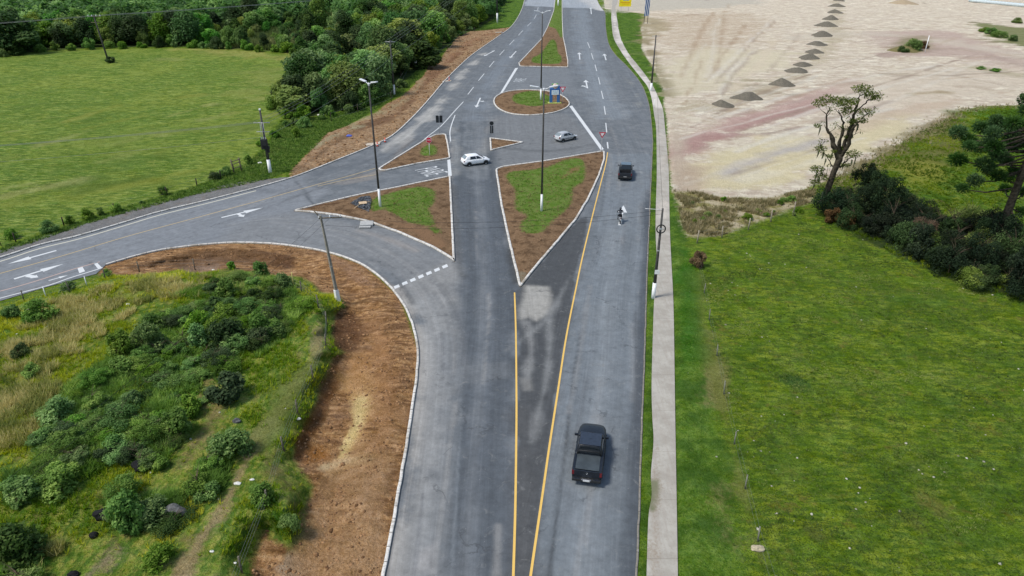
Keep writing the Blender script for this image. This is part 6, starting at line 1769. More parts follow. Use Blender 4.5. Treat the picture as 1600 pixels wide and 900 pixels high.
st2 = [(-1.91, (.40, .50, .64, .56, .60, .76, .02)), (-1.83, (.30, .62, .77, .58, .70, .88, .02)), (-1.5, (.24, .66, .82, .58, .75, .93, .02)), (-.7, (.22, .70, .83, .58, .78, .92, .01)), (.2, (.22, .70, .83, .58, .78, .90, .01)),
       (.85, (.24, .70, .83, .58, .76, .88, .03)), (1.35, (.26, .66, .81, .56, .68, .80, .05)), (1.7, (.30, .58, .75, .52, .56, .68, .04)), (1.86, (.34, .46, .62, .48, .42, .58, .02)), (1.91, (.40, .36, .5, .46, .32, .52, .01))]
c2 = hatch('hatchback_car', 'silver small hatchback turning behind the white one', SILVER, dict(xr0=-1.84, xf0=1.05, zb=.90, w0=.76, xr1=-1.25, xf1=.16, zr=1.43, w1=.57, rear_glass=GLASSG, sides=[(-1.0, -.14, -.9, -.2), (-.06, .66, -.12, .12)]), st2, GLASS, (-1.22, 1.22), .30, 0, True)
placed(c2, (867, 222.5), (900, 215.5), 3.83)

# ================================================================== motorcycle and rider
def motorcycle():
    root = empty('motorcycle', (0, 0, 0), 0, 'small dark motorcycle ridden behind the grey pickup', 'motorcycle')
    for x in (-.62, .66):
        m = MB(); m.lathe([(.24, -.05), (.29, -.055), (.31, 0), (.29, .055), (.24, .05)], 20, 'Y'); w = m.build('wheel', TYRE, root, (x, 0, .31))
        m = MB(); m.lathe([(.05, .05), (.05, -.05)], 10, 'Y')
        for k in range(6):
            a = PI * k / 6; m.tube([(math.cos(a) * .25, 0, math.sin(a) * .25), (-math.cos(a) * .25, 0, -math.sin(a) * .25)], .008, 4)
        m.build('spokes', RIM, w)
    m = MB(); m.tube([(.58, 0, .34), (.42, 0, .92)], .03, 7); m.tube([(.30, 0, .85), (-.05, 0, .42), (-.5, 0, .45), (-.55, 0, .72)], .028, 7); m.tube([(-.62, .08, .31), (-.15, .08, .4)], .02, 6); m.build('frame', PLAST, root)
    m = MB(); m.box((.08, 0, .42), (.36, .26, .28), bev=.06); m.build('engine', RIM, root)
    m = MB(); m.box((.20, 0, .84), (.46, .26, .20), bev=.08); m.build('fuel_tank', simple('bike_tank_paint', (.03, .03, .035), .3, .5), root)
    m = MB(); m.box((-.28, 0, .82), (.62, .24, .10), bev=.04); m.build('seat', PLAST, root)
    m = MB(); m.tube([(.36, -.36, 1.04), (.44, -.16, 1.00), (.46, 0, .97), (.44, .16, 1.00), (.36, .36, 1.04)], .018, 7); m.build('handlebar', PLAST, root)
    for s in (-1, 1):
        m = MB(); m.tube([(.42, s * .22, 1.0), (.46, s * .28, 1.18)], .008, 5); m.box((.46, s * .30, 1.2), (.03, .13, .08), bev=.01); m.build('mirror', PLAST, root)
    m = MB(); m.lathe([(0, .1), (.09, .06), (.09, -.02), (0, -.05)], 14, 'Z', Matrix.Translation((.56, 0, .90)) @ Matrix.Rotation(R(90), 4, 'Y')); m.build('headlight', CLEARL, root)
    m = MB(); m.tube([(.1, -.16, .30), (-.35, -.18, .32), (-.72, -.18, .42)], [.03, .045, .055], 8); m.build('exhaust', CHROME, root)
    m = MB(); m.box((-.68, 0, .76), (.34, .20, .04), bev=.015); m.box((-.86, 0, .66), (.03, .20, .22), bev=.01); m.build('rear_mudguard', RIM, root)
    m = MB(); m.box((-.885, 0, .60), (.01, .18, .14)); m.build('licence_plate', PLATE, root)
    m = MB(); m.box((-.88, 0, .78), (.03, .14, .06), bev=.01); m.build('tail_light', REDL, root)
    return root
bike = motorcycle()
placed(bike, (969, 352), (967.4, 341.5), 2.0)

def rider():
    root = empty('person', (0, 0, 0), 0, 'motorcyclist in a dark jacket with white bands and a dark helmet, riding away', 'person')
    J = {}
    def n(k, p, r_, par=None): J[k] = (Vector(p), r_, par)
    n('pelvis', (-.22, 0, .95), .15); n('waist', (-.17, 0, 1.10), .14, 'pelvis'); n('chest', (-.08, 0, 1.30), .17, 'waist'); n('upper', (-.03, 0, 1.43), .15, 'chest'); n('neck', (.0, 0, 1.53), .06, 'upper'); n('head', (.03, 0, 1.66), .095, 'neck'); n('crown', (.02, 0, 1.74), .08, 'head')
    for s, t_ in ((1, 'l'), (-1, 'r')):
        n(t_ + 'sh', (-.03, s * .19, 1.44), .075, 'upper'); n(t_ + 'el', (.13, s * .33, 1.22), .052, t_ + 'sh'); n(t_ + 'wr', (.34, s * .32, 1.08), .034, t_ + 'el'); n(t_ + 'pa', (.385, s * .315, 1.075), .033, t_ + 'wr')
        for f in range(4):
            y = s * (.285 + .021 * f)
            n(f'{t_}f{f}a', (.425, y, 1.085), .011, t_ + 'pa'); n(f'{t_}f{f}b', (.435, y, 1.055), .0095, f'{t_}f{f}a'); n(f'{t_}f{f}c', (.405, y, 1.03 + .003 * f), .0085, f'{t_}f{f}b')
        n(t_ + 'tha', (.375, s * .265, 1.055), .012, t_ + 'pa'); n(t_ + 'thb', (.405, s * .262, 1.035), .010, t_ + 'tha')
        n(t_ + 'hi', (-.20, s * .10, .92), .105, 'pelvis'); n(t_ + 'kn', (.22, s * .22, .78), .07, t_ + 'hi'); n(t_ + 'an', (.02, s * .22, .38), .045, t_ + 'kn'); n(t_ + 'to', (.16, s * .22, .33), .045, t_ + 'an')
    keys = list(J); me = bpy.data.meshes.new('body')
    me.from_pydata([J[k][0] for k in keys], [(keys.index(J[k][2]), keys.index(k)) for k in keys if J[k][2]], [])
    o = link_mesh('body', me, [simple('jeans_and_jacket', (.022, .025, .032), .8, .2, var=.4, scale=8)], root)
    m = o.modifiers.new('Skin', 'SKIN'); 
    if not me.skin_vertices: me.attributes
    bm = bmesh.new(); bm.from_mesh(me); lay = bm.verts.layers.skin.verify(); bm.verts.ensure_lookup_table()
    for i, k in enumerate(keys): bm.verts[i][lay].radius = (J[k][1], J[k][1]); bm.verts[i][lay].use_root = (i == 0)
    bm.to_mesh(me); bm.free()
    m.use_smooth_shade = True
    s = o.modifiers.new('s', 'SUBSURF'); s.levels = 1; s.render_levels = 1
    h = MB(); h.lathe([(0, 1.80), (.06, 1.795), (.12, 1.75), (.142, 1.68), (.135, 1.61), (.11, 1.57), (.10, 1.56)], 18, 'Z', Matrix.Translation((.03, 0, 0))); h.build('helmet', simple('helmet_shell', (.03, .035, .045), .25, .5, coat=.5), root)
    v = MB(); v.box((.155, 0, 1.68), (.03, .18, .08), bev=.012); v.build('visor', GLASS, root)
    WB = simple('white_cloth', (.22, .23, .25), .8, .2)
    b = MB()
    def band(z, xo, rx, ry, hh_): b.lathe([(1, -hh_), (1.03, -hh_ * .5), (1.03, hh_ * .5), (1, hh_)], 20, 'Z', Matrix.Translation((xo, 0, z)) @ Matrix.Diagonal((rx, ry, 1, 1)))
    band(1.17, -.14, .17, .175, .04); band(1.34, -.07, .19, .20, .025); b.build('jacket_bands', WB, root)
    for s_ in (-1, 1):
        b = MB(); b.tube([(.03, s_ * .235, 1.37), (.06, s_ * .26, 1.33), (.08, s_ * .28, 1.30)], [.080, .075, .070], 9); b.build('sleeve', WB, root)
        b = MB(); b.box((.11, s_ * .22, .33), (.26, .10, .10), bev=.03); b.build('shoe', WB if s_ < 0 else PLAST, root)
    return root
rd = rider(); rd.location = bike.location; rd.rotation_euler = bike.rotation_euler
# ================================================================== poles, wires, signs
CONC = simple('pole_concrete', alb(150, 144, 132), .9, .15, var=.25, scale=3)
DCONC = simple('dark_pole', alb(82, 80, 78), .85, .2, var=.2, scale=3)
LIME = simple('limewash', alb(248, 248, 246), .8, .2, var=.08, scale=4)
LAMPH = simple('lamp_head_metal', (.68, .69, .70), .4, .4, var=.06)
STEEL = simple('galvanised_steel', (.45, .46, .47), .45, .4, metal=.3, var=.15)
WIRE = simple('wire', alb(40, 40, 42), .6, .2)
WIREL = simple('aluminium_wire', alb(128, 132, 130), .5, .3)
WOOD = simple('weathered_wood', alb(118, 108, 92), .9, .1, var=.3, scale=8)
DWOOD = simple('dark_wood', alb(70, 62, 54), .9, .1, var=.3, scale=8)

def light_pole(px, py, top_py, white_py, label, az=0.0, rb=.17, base_z=0.0, arm=2.0, ends=2):
    q = g(px, py); hgt = height_for(px, py, top_py); wz = height_for(px, py, white_py)
    root = empty('street_light', (q.x, q.y, base_z), az, label, 'street light')
    m = MB(); r_at = lambda z: rb + (.085 - rb) * z / hgt
    m.tube([(0, 0, wz), (0, 0, hgt * .6), (0, 0, hgt)], [r_at(wz), r_at(hgt * .6), .085], 12); m.build('pole', DCONC, root)
    m = MB(); m.tube([(0, 0, -.2), (0, 0, wz)], [rb + .02, r_at(wz) + .012], 12); m.build('white_foot', LIME, root)
    m = MB(); m.lathe([(.0, hgt + .18), (.10, hgt + .15), (.13, hgt), (.10, hgt - .15)], 12); m.build('cap', LAMPH, root)
    for s in ((-1, 1) if ends == 2 else (1,)):
        m = MB(); m.tube([(0, 0, hgt), (s * arm * .5, 0, hgt + .10), (s * arm, 0, hgt + .26)], [.055, .045, .04], 8); a = m.build('arm', LAMPH, root)
        m = MB(); M = Matrix.Translation((s * (arm + .38), 0, hgt + .33)) @ Matrix.Rotation(-s * R(10), 4, 'Y')
        m.box((0, 0, 0), (.95, .34, .13), M, .045); m.box((s * -.40, 0, 0), (.25, .22, .16), M, .04); l_ = m.build('lamp_head', LAMPH, a)
        m = MB(); m.box((s * .08, 0, -.075), (.62, .26, .02), M); m.build('lamp_glass', CLEARL, l_)
    return root
light_pole(594.5, 326, 133, 296, 'double-arm street light on the left island beside the square of turf', R(-38), .14, .10, .55)
light_pole(846, 333, 143, 306, 'double-arm street light rising from the big central island', R(4), .13, .22, .72)
light_pole(845, 158, 22, 141, 'double-arm street light standing in the oval island', R(4), .16, .22, .72)
light_pole(872, 10, -70, 0, 'street light in the grassy median, only its white foot in view', R(4), .3, .15, .8)

def cross_arm(m, z, L, az=0.0, r_=.05):
    d = Vector((math.cos(az), math.sin(az), 0)) * L / 2; m.tube([Vector((0, 0, z)) - d, Vector((0, 0, z)) + d], r_, 5)
def insulators(m, z, L, n, az=0.0):
    for i in range(n):
        t = -1 + 2 * i / (n - 1) if n > 1 else 0
        p = Vector((math.cos(az), math.sin(az), 0)) * (L / 2 - .1) * t + Vector((0, 0, z + .05))
        m.lathe([(.05, 0), (.07, .05), (.04, .09), (.07, .13), (.03, .2), (0, .2)], 8, 'Z', Matrix.Translation(p))

def util_pole(px, py, top_py, label, white_py=None, rb=.17, mat=DCONC, extras=(), lean=(0, 0), z0=None, kind='round', az=0.0):
    p = gp(px, py); hgt = height_for(px, py, top_py) - p.z
    if z0 is not None: p.z = z0
    root = empty('utility_pole', p, 0, label, 'utility pole')
    top = Vector((lean[0], lean[1], hgt)); P = lambda z: top * (z / hgt)
    wz = (height_for(px, py, white_py) - p.z) if white_py else 0
    m = MB()
    if kind == 'round': m.tube([P(wz) if wz else Vector((0, 0, -.4)), P(hgt * .5), P(hgt)], [rb, rb * .8, rb * .55], 10)
    else:
        n = 8
        m.tube([P(wz) if wz else Vector((0, 0, -.4)), P(hgt)], [rb * 1.25, rb * .7], 4, smooth=False)
    m.build('pole', mat, root)
    if wz:
        m = MB(); m.tube([(0, 0, -.4), P(wz)], [rb * (1.2 if kind == 'round' else 1.9), rb * (1.16 if kind == 'round' else 1.75)], 10 if kind == 'round' else 4, smooth=kind == 'round'); m.build('white_foot', LIME, root)
    return root, p, hgt, P

ends = {}
def hooks(name, p, zs): ends[name] = [p + v for v in zs]
# pole in the soil at the near left
r_, p, h, P = util_pole(528.5, 470, 331, 'square concrete utility pole with white foot in the brown soil near the curve', 446, .135, CONC, kind='sq', lean=(-.55, 0))
m = MB(); cross_arm(m, h - .25, 2.0, R(12)); M_ = Matrix.Translation((P(h).x + .9, 0, 0)); 
m = MB(); m.tube([P(h - .25) + Vector((-.2, 0, 0)), P(h - .25) + Vector((1.75, .3, 0))], .055, 5); m.build('crossarm', WOOD, r_)
m = MB(); 
for dx in (-.15, .75, 1.6): m.lathe([(.05, 0), (.07, .06), (.04, .1), (.07, .15), (0, .22)], 8, 'Z', Matrix.Translation(P(h - .2) + Vector((dx, dx * .16, 0))))
m.build('insulator', LIME, r_)
m = MB(); m.tube([P(h - .1) + Vector((-.05, 0, -.1)), P(h) + Vector((-.5, 0, .45))], .05, 6); m.build('bracket', WOOD, r_)
m = MB(); m.lathe([(.10, -.08), (.13, 0), (.10, .08)], 10, 'Z', Matrix.Translation(P(h * .42))); m.build('clamp', STEEL, r_)
nl = p + P(h)
# pole with transformer above the left bend
r_, p, h, P = util_pole(422.5, 270, 170, 'utility pole hung with a transformer and cable gear at the left bend', 248, .2, DCONC)
m = MB(); m.box((.0, -.42, h * .50), (.85, .55, .95), bev=.1); m.box((0, -.25, h * .50 - .75), (1.1, .35, .45), bev=.06); m.build('transformer', PLAST, r_)
m = MB()
for k in range(3): m.lathe([(.05, 0), (.08, .08), (.05, .12), (.08, .2), (.03, .3)], 8, 'Z', Matrix.Translation((-.28 + .28 * k, -.42, h * .50 + .48)))
m.build('bushing', STEEL, r_)
m = MB(); m.tube([(-1.1, -.1, h * .80), (1.1, -.1, h * .80)], .06, 5); m.tube([(-.9, -.1, h * .66), (.9, -.1, h * .66)], .05, 5)
for k in range(3): m.tube([(-.2 + .2 * k, -.15, h * .80), (-.28 + .28 * k, -.42, h * .58)], .03, 5)
m.build('crossarm', STEEL, r_)
m = MB(); m.box((.28, -.1, h * .36), (.3, .3, .5), bev=.05); m.build('cable_box', PLAST, r_)
m = MB(); m.box((0, 0, h), (.24, .24, .18), bev=.03); m.build('cap', LIME, r_)
t1 = [p + Vector((x, -.1, h * .80 + .1)) for x in (-1, 0, 1)] + [p + Vector((.1, -.1, h * .58))]
# pole beyond, in front of the wood
r_, p, h, P = util_pole(616, 148, 62, 'slim dark utility pole with white foot on the grass before the wood', 131, .2, DCONC)
m = MB(); m.tube([(-1, 0, h - .3), (1, 0, h - .3)], .06, 5); m.build('crossarm', STEEL, r_)
m = MB()
for k in range(4): m.box((.16, 0, h * .72 - .5 * k), (.10, .12, .16))
m.build('insulator', STEEL, r_)
t2 = [p + Vector((x, 0, h - .2)) for x in (-1, 0, 1)] + [p + Vector((.1, 0, h * .7))]
r_, p, h, P = util_pole(777, 36, -62, 'utility pole with white foot at the very top, beside the left carriageway', 20, .28, DCONC)
m = MB(); m.tube([(-1, 0, h - .3), (1, 0, h - .3)], .06, 5); m.build('crossarm', STEEL, r_)
t3 = [p + Vector((x, 0, h - .2)) for x in (-1, 0, 1)] + [p + Vector((.1, 0, h * .7))]
# meadow pole
r_, p, h, P = util_pole(170, 97, 22, 'leaning timber pole standing alone in the meadow', None, .24, DCONC, lean=(-.8, 0))
m = MB(); m.tube([P(h - .4) + Vector((-1.6, 0, 0)), P(h - .4) + Vector((1.8, 0, 0))], .08, 5); m.tube([P(h - 1.8) + Vector((-1.2, 0, 0)), P(h - 1.8) + Vector((1.2, 0, 0))], .07, 5); m.build('crossarm', WOOD, r_)
m = MB()
for dx in (-1.4, -.5, .6, 1.6): m.lathe([(.09, 0), (.14, .1), (.06, .2), (.12, .3), (0, .4)], 8, 'Z', Matrix.Translation(P(h - .35) + Vector((dx, 0, 0))))
m.build('insulator', LIME, r_)
mp = [p + P(h - .2) + Vector((x, 0, 0)) for x in (-1.4, .6, 1.6)]
bush(173, 98, 1.6, 'clump of dark weeds round the foot of the meadow pole', LF_DARK, 1, .7)
# right side poles
r_, p, h, P = util_pole(1020.5, 466, 326, 'dark utility pole beside the footpath carrying a cable coil and a white plate', 442, .15, DCONC)
# coil ring
ang = math.atan2(-p.y, -p.x)
zc = height_for(1020.5, 466, 357) - p.z
m = MB(); pts = [(.13 + 0, -.18, zc)]; 
ringp = [Vector((.38 * math.cos(a), -.17, zc + .38 * math.sin(a))) for a in np.linspace(0, 2 * PI, 25)]
m.tube(ringp, .055, 8, cap=False); m.build('cable_coil', PLAST, r_)
m = MB(); m.tube([(-.34, -.17, zc), (.34, -.17, zc)], .03, 6); m.box((0, -.17, zc), (.16, .05, .2), bev=.02); m.build('coil_bracket', STEEL, r_)
zp = height_for(1020.5, 466, 424) - p.z
m = MB(); m.box((.06, -.20, zp), (.42, .03, .42), bev=.01); m.build('name_plate', LIME, r_)
m = MB(); m.lathe([(.10, -.1), (.14, 0), (.10, .1)], 10, 'Z', Matrix.Translation((0, 0, h * .55))); m.build('clamp', STEEL, r_)
m = MB(); m.tube([(0, 0, h - .12), (-1.5, .1, h - .05)], .015, 5); m.build('bracket', LIME, r_)
nr_ = p + Vector((0, 0, h))
r_, p, h, P = util_pole(1017, 143, 55, 'thin dark utility pole far along the footpath', 130, .2, DCONC)
m = MB(); m.tube([(-.8, 0, h - .2), (.8, 0, h - .2)], .05, 5); m.build('crossarm', STEEL, r_)
fr_ = p + Vector((0, 0, h - .1))
r_, p, h, P = util_pole(1018, 128, 62, 'short timber post right behind the thin footpath pole', None, .09, DWOOD)

def wire(name, a, b, sag, r_, mat, label):
    m = MB(); n = 18
    pts = []
    for i in range(n + 1):
        t = i / n; q = Vector(a).lerp(Vector(b), t); q.z -= 4 * sag * t * (1 - t); pts.append(q)
    m.tube(pts, r_, 4, cap=False)
    return m
def wires(pairs, sag, rad, mat, label):
    for a, b in pairs:
        m = wire('w', a, b, sag, rad, mat, label); tag(m.build('overhead_wire', mat), label, 'power line', 'overhead wires')
off = Vector((-95, -22, .5))
wires(list(zip(t1, t2)), .9, .016, WIREL, 'thin overhead wire running along the edge of the wood')
wires(list(zip(t2, t3)), .9, .02, WIREL, 'thin overhead wire running along the edge of the wood')
wires([(a, a + off) for a in t1], 1.6, .014, WIREL, 'thin overhead wire running out over the meadow to the left')
wires([(a, a + Vector((-150, -55, 1))) for a in mp], 2.5, .022, WIREL, 'overhead wire leaving the meadow pole to the left')
wires([(a, a + Vector((170, 250, 6))) for a in mp], 3.5, .03, WIREL, 'overhead wire leaving the meadow pole over the wood')
nb = Vector((-22.0, 8.0, 11.5))
wires([(nl + Vector((-.1, 0, -.3)), nb), (nl + Vector((.7, .1, -.3)), nb + Vector((.8, 0, 0)))], .5, .010, WIRE, 'dark cable coming down towards the viewer from the concrete pole')
wires([(nl + Vector((.3, 0, -.2)), nr_ + Vector((0, 0, -.15))), (nl + Vector((.3, 0, -.9)), nr_ + Vector((0, 0, -.5)))], .75, .011, WIRE, 'dark cable slung across the roads from pole to pole')
wires([(nr_ + Vector((0, 0, -.1)), fr_)], 1.0, .012, WIRE, 'dark cable along the footpath')

# ---- signs
RED = simple('sign_red', alb(205, 50, 70), .5, .3); WHT = simple('sign_white', alb(235, 235, 235), .5, .3); BKS = simple('sign_back', alb(34, 40, 44), .6, .3)
def sign_root(px, py, label, z=0.1): q = g(px, py, z); return empty('road_sign', q, 0, label, 'road sign'), q
def disc_poly(n, r_, rot=0.0): return [(r_ * math.cos(2 * PI * k / n + rot), r_ * math.sin(2 * PI * k / n + rot)) for k in range(n)]
def plate_on(root, name, pts, zc, mat, y=-.05, th=.02):
    m = MB(); a = [(x, y, zc + z) for x, z in pts]; b = [(x, y + th, zc + z) for x, z in pts]; k = len(a)
    m.add(a + b, [tuple(range(k)), tuple(range(2 * k - 1, k - 1, -1))] + [(i, k + i, k + (i + 1) % k, (i + 1) % k) for i in range(k)])
    return m.build(name, mat, root)
def sign_post(root, h_, r_=.035, mat=STEEL): m = MB(); m.tube([(0, 0, -.15), (0, 0, h_)], r_, 8); return m.build('post', mat, root)
# stop sign on the wedge island
r_, q = sign_root(671.5, 244, 'small red octagonal stop sign on the wedge island', .2); sign_post(r_, 2.5, .03, LIME)
f_ = plate_on(r_, 'octagon', disc_poly(8, .46, PI / 8), 2.45, WHT); plate_on(f_, 'red_face', disc_poly(8, .42, PI / 8), 2.45, RED, -.062)
cu = bpy.data.curves.new('word', 'FONT'); cu.body = 'PARE'; cu.align_x = 'CENTER'; cu.align_y = 'CENTER'; cu.size = .30; ob = bpy.data.objects.new('tmp', cu); COL.objects.link(ob)
dg = bpy.context.evaluated_depsgraph_get(); dg.update(); me = bpy.data.meshes.new_from_object(ob.evaluated_get(dg)); bpy.data.objects.remove(ob)
me.transform(Matrix.Translation((0, -.066, 2.45)) @ Matrix.Rotation(R(90), 4, 'X')); link_mesh('word', me, WHT, f_)
# yield signs
for px, py, lab, hh_, s in [(878.5, 163, 'red and white triangular give-way sign on the oval island, right of the monument', 3.0, .62), (939.5, 236, 'red and white triangular give-way sign at the tip of the central island', 2.6, .55)]:
    r_, q = sign_root(px, py, lab, .2); sign_post(r_, hh_ + .1, .035)
    tri = lambda k: [(-s * k, s * .58 * k), (s * k, s * .58 * k), (0, -s * 1.1 * k)]
    f_ = plate_on(r_, 'triangle', tri(1), hh_, RED); plate_on(f_, 'white_face', tri(.58), hh_, WHT, -.062)
# dark backs of signs
r_, q = sign_root(687.5, 212, 'twin upright rectangular sign seen from its black back, on the wedge island', .2); sign_post(r_, 3.4)
for dx in (-.29, .29): plate_on(r_, 'panel', [(dx - .25, -.58), (dx + .25, -.58), (dx + .25, .58), (dx - .25, .58)], 2.75, BKS, -.06)
r_, q = sign_root(768.5, 219, 'round sign above a narrow panel seen from its black back, by the smallest island', .15); sign_post(r_, 3.1)
plate_on(r_, 'disc', disc_poly(20, .33), 2.75, BKS, -.06)
for dx in (-.15, .15): plate_on(r_, 'panel', [(dx - .11, -.62), (dx + .11, -.62), (dx + .11, .62), (dx - .11, .62)], 1.75, BKS, -.06)

# ---- monument on the oval island
q = g(866.5, 161, .25); mon = empty('monument', q, R(4), 'blue two-legged monument with a white board and a round emblem on the oval island', 'monument'); mon.scale = (.9, .9, .92)
BLUE = simple('monument_blue', alb(62, 112, 172), .6, .3); CYAN = simple('monument_white_board', alb(226, 242, 246), .6, .3); CREAM = simple('monument_cream', alb(236, 220, 196), .6, .3); MGRN = simple('monument_green', alb(110, 190, 80), .6, .3); BASEY = simple('monument_base', alb(176, 184, 96), .8, .2)
m = MB(); m.box((0, 0, .02), (2.9, 1.4, .24), bev=.04); m.build('base', BASEY, mon)
for s in (-1, 1):
    m = MB(); m.box((s * .80, 0, 1.6), (.62, .45, 3.0), bev=.04); m.build('leg', BLUE, mon)
m = MB(); m.box((0, .02, 2.75), (2.2, .40, .85), bev=.04); m.box((.85, .02, 3.35), (.55, .38, .5), bev=.04); m.build('lintel', BLUE, mon)
m = MB(); m.box((.05, -.25, 2.25), (1.55, .08, .95), bev=.02); bd = m.build('board', CYAN, mon)
m = MB()
for k, (w_, x_) in enumerate(((1.1, 0), (.9, .05), (1.0, -.02))): m.box((.05 + x_, -.296, 2.50 - .22 * k), (w_, .01, .06))
m.build('board_lines', simple('faint_print', alb(176, 206, 214), .7, .2), bd)
m = MB(); m.lathe([(.0, -.10), (.52, -.10), (.55, 0), (.52, .10), (0, .10)], 28, 'Y', Matrix.Translation((.02, -.10, 3.55))); em = m.build('emblem', CREAM, mon)
m = MB(); m.lathe([(.24, -.215), (.34, -.215), (.34, -.2), (.24, -.2)], 24, 'Y', Matrix.Translation((.02, 0, 3.55))); m.build('emblem_ring', simple('emblem_pink', alb(214, 150, 140), .6, .3), em)
m = MB(); m.box((-.52, 0, 3.95), (.4, .2, .22), bev=.05); m.box((.42, .05, 4.0), (.35, .2, .2), bev=.05); m.build('side_piece', MGRN, mon)

# ---- big boards far away
q = gp(1008.5, 37); r_ = empty('banner_sign', q, R(40), 'tall blue and white striped board on a dark post at the top', 'sign')
m = MB(); m.tube([(-.9, 0, -.2), (-.9, 0, 9)], .10, 6); m.build('post', DCONC, r_); m = MB(); m.tube([(1.1, 0, -.2), (1.1, 0, 9)], .10, 6); m.build('post', DCONC, r_)
def stripes(name):
    t = NT(name); s = t.n.new('ShaderNodeSeparateXYZ'); t.l(t.tc.outputs['Object'], s.inputs[0])
    w = t.math('FRACT', t.math('MULTIPLY', t.math('ADD', s.outputs[2], t.math('MULTIPLY', s.outputs[0], 2.2)), .36))
    return t.done(t.mix(t.ss(w, .45, .5), alb(92, 124, 176), alb(226, 232, 240)), .5, .3)
m = MB(); m.box((.1, -.14, 5.8), (2.7, .08, 6.2), bev=.02); pn = m.build('panel', stripes('blue_white_stripes'), r_)
q = gp(976, 17); r_ = empty('yellow_sign', q, 0, 'yellow rectangular board on short posts by the footpath entrance', 'sign')
YS = simple('yellow_board', alb(250, 228, 40), .5, .3)
for s in (-1, 1): m = MB(); m.tube([(s * 1.6, 0, -.2), (s * 1.6, 0, 3.4)], .06, 6); m.build('post', STEEL, r_)
m = MB(); m.box((0, -.1, 3.4), (5.2, .08, 3.3), bev=.02); pn = m.build('panel', YS, r_)
m = MB(); m.box((.3, -.145, 4.4), (2.6, .01, .5)); m.build('blue_print', simple('blue_print', alb(150, 176, 190), .6, .2), pn)
m = MB(); m.box((0, -.145, 3.4), (4.2, .01, .26)); m.box((.2, -.145, 2.8), (3.0, .01, .2)); m.build('orange_print', simple('orange_print', alb(232, 160, 30), .6, .2), pn)
# small white sign far left
q = gp(2, 384); r_ = empty('road_sign', q, R(-60), 'small white panel on a post at the left edge of the gravel shoulder', 'road sign')
sign_post(r_, 1.6, .04, DWOOD); plate_on(r_, 'panel', [(-.3, -.5), (.3, -.5), (.3, .5), (-.3, .5)], 1.2, WHT, -.06)
q = gp(650, 109); r_ = empty('road_sign', q, 0, 'little white plate on a thin stake beside the soil verge', 'road sign'); sign_post(r_, 2.0, .05, DWOOD); plate_on(r_, 'panel', [(-.3, -.25), (.3, -.25), (.3, .25), (-.3, .25)], 1.9, WHT, -.08)

# ---- traffic cones / markers on the left kerb
def marker(px, py, label, mat, hh_=.75, cat='traffic cone'):
    q = gp(px, py); q.z = max(q.z, 0.0); r_ = empty('traffic_cone', q, 0, label, cat)
    m = MB(); m.box((0, 0, .03), (.42, .42, .06), bev=.01); m.build('base', PLAST, r_)
    m = MB(); m.lathe([(.17, .05), (.05, hh_), (0, hh_)], 14); c = m.build('cone', mat, r_)
    m = MB(); m.lathe([(.145, hh_ * .32), (.11, hh_ * .52)], 14); m.build('white_band', WHT, c); return r_
ORG = simple('cone_orange', alb(214, 84, 62), .6, .3)
marker(590, 230, 'faded orange cone at the kerb, left one of the near pair', ORG, .8); marker(602, 223.5, 'faded orange cone on the asphalt, right one of the near pair', ORG, .8)
marker(702, 127, 'orange cone on the kerb halfway up the soil verge', ORG, .9); marker(785, 53, 'dark dull cone at the far end of the soil verge', simple('cone_dark', alb(110, 60, 50), .6, .3), 1.1)
for (px, py, lab) in [(697, 127.5, 'pale concrete slab lying by the orange cone on the verge'), (582, 226, 'pale concrete slab lying by the kerb near the cones'), (779, 51, 'pale concrete slab at the far end of the soil verge')]:
    q = gp(px, py); m = MB(); m.box((0, 0, .08), (2.2, 1.2, .16), Matrix.Rotation(R(25), 4, 'Z'), .04); m.box((.9, .5, .12), (.6, .5, .2), None, .05); tag(m.build('concrete_slab', simple('pale_concrete', alb(196, 184, 166), .9, .15, var=.12), None, q), lab, 'slab')
# slabs and board on the left island
q = g(573, 349, .16); m = MB(); m.box((0, 0, 0), (1.5, 1.3, .16), Matrix.Rotation(R(8), 4, 'Z'), .03); m.box((-.1, -1.0, -.06), (1.3, .5, .14), Matrix.Rotation(R(4), 4, 'Z'), .03)
tag(m.build('concrete_slab', simple('drain_concrete', alb(176, 176, 172), .9, .15, var=.12), None, q), 'grey drain cover slab set in the kerb of the left island', 'slab')
q = g(567, 318, .45); m = MB(); m.box((0, 0, .12), (.95, .55, .05), Matrix.Rotation(R(20), 4, 'Z') @ Matrix.Rotation(R(12), 4, 'X'), .01); m.tube([(-.1, .1, .1), (-.75, -1.5, -.05)], .04, 5); m.tube([(.5, .3, .1), (.9, .8, 0)], .04, 5)
tag(m.build('wooden_board', simple('pale_wood', alb(206, 180, 146), .8, .2, var=.15), None, q), 'pale wooden board with a stick lying on the dark gravel', 'board')

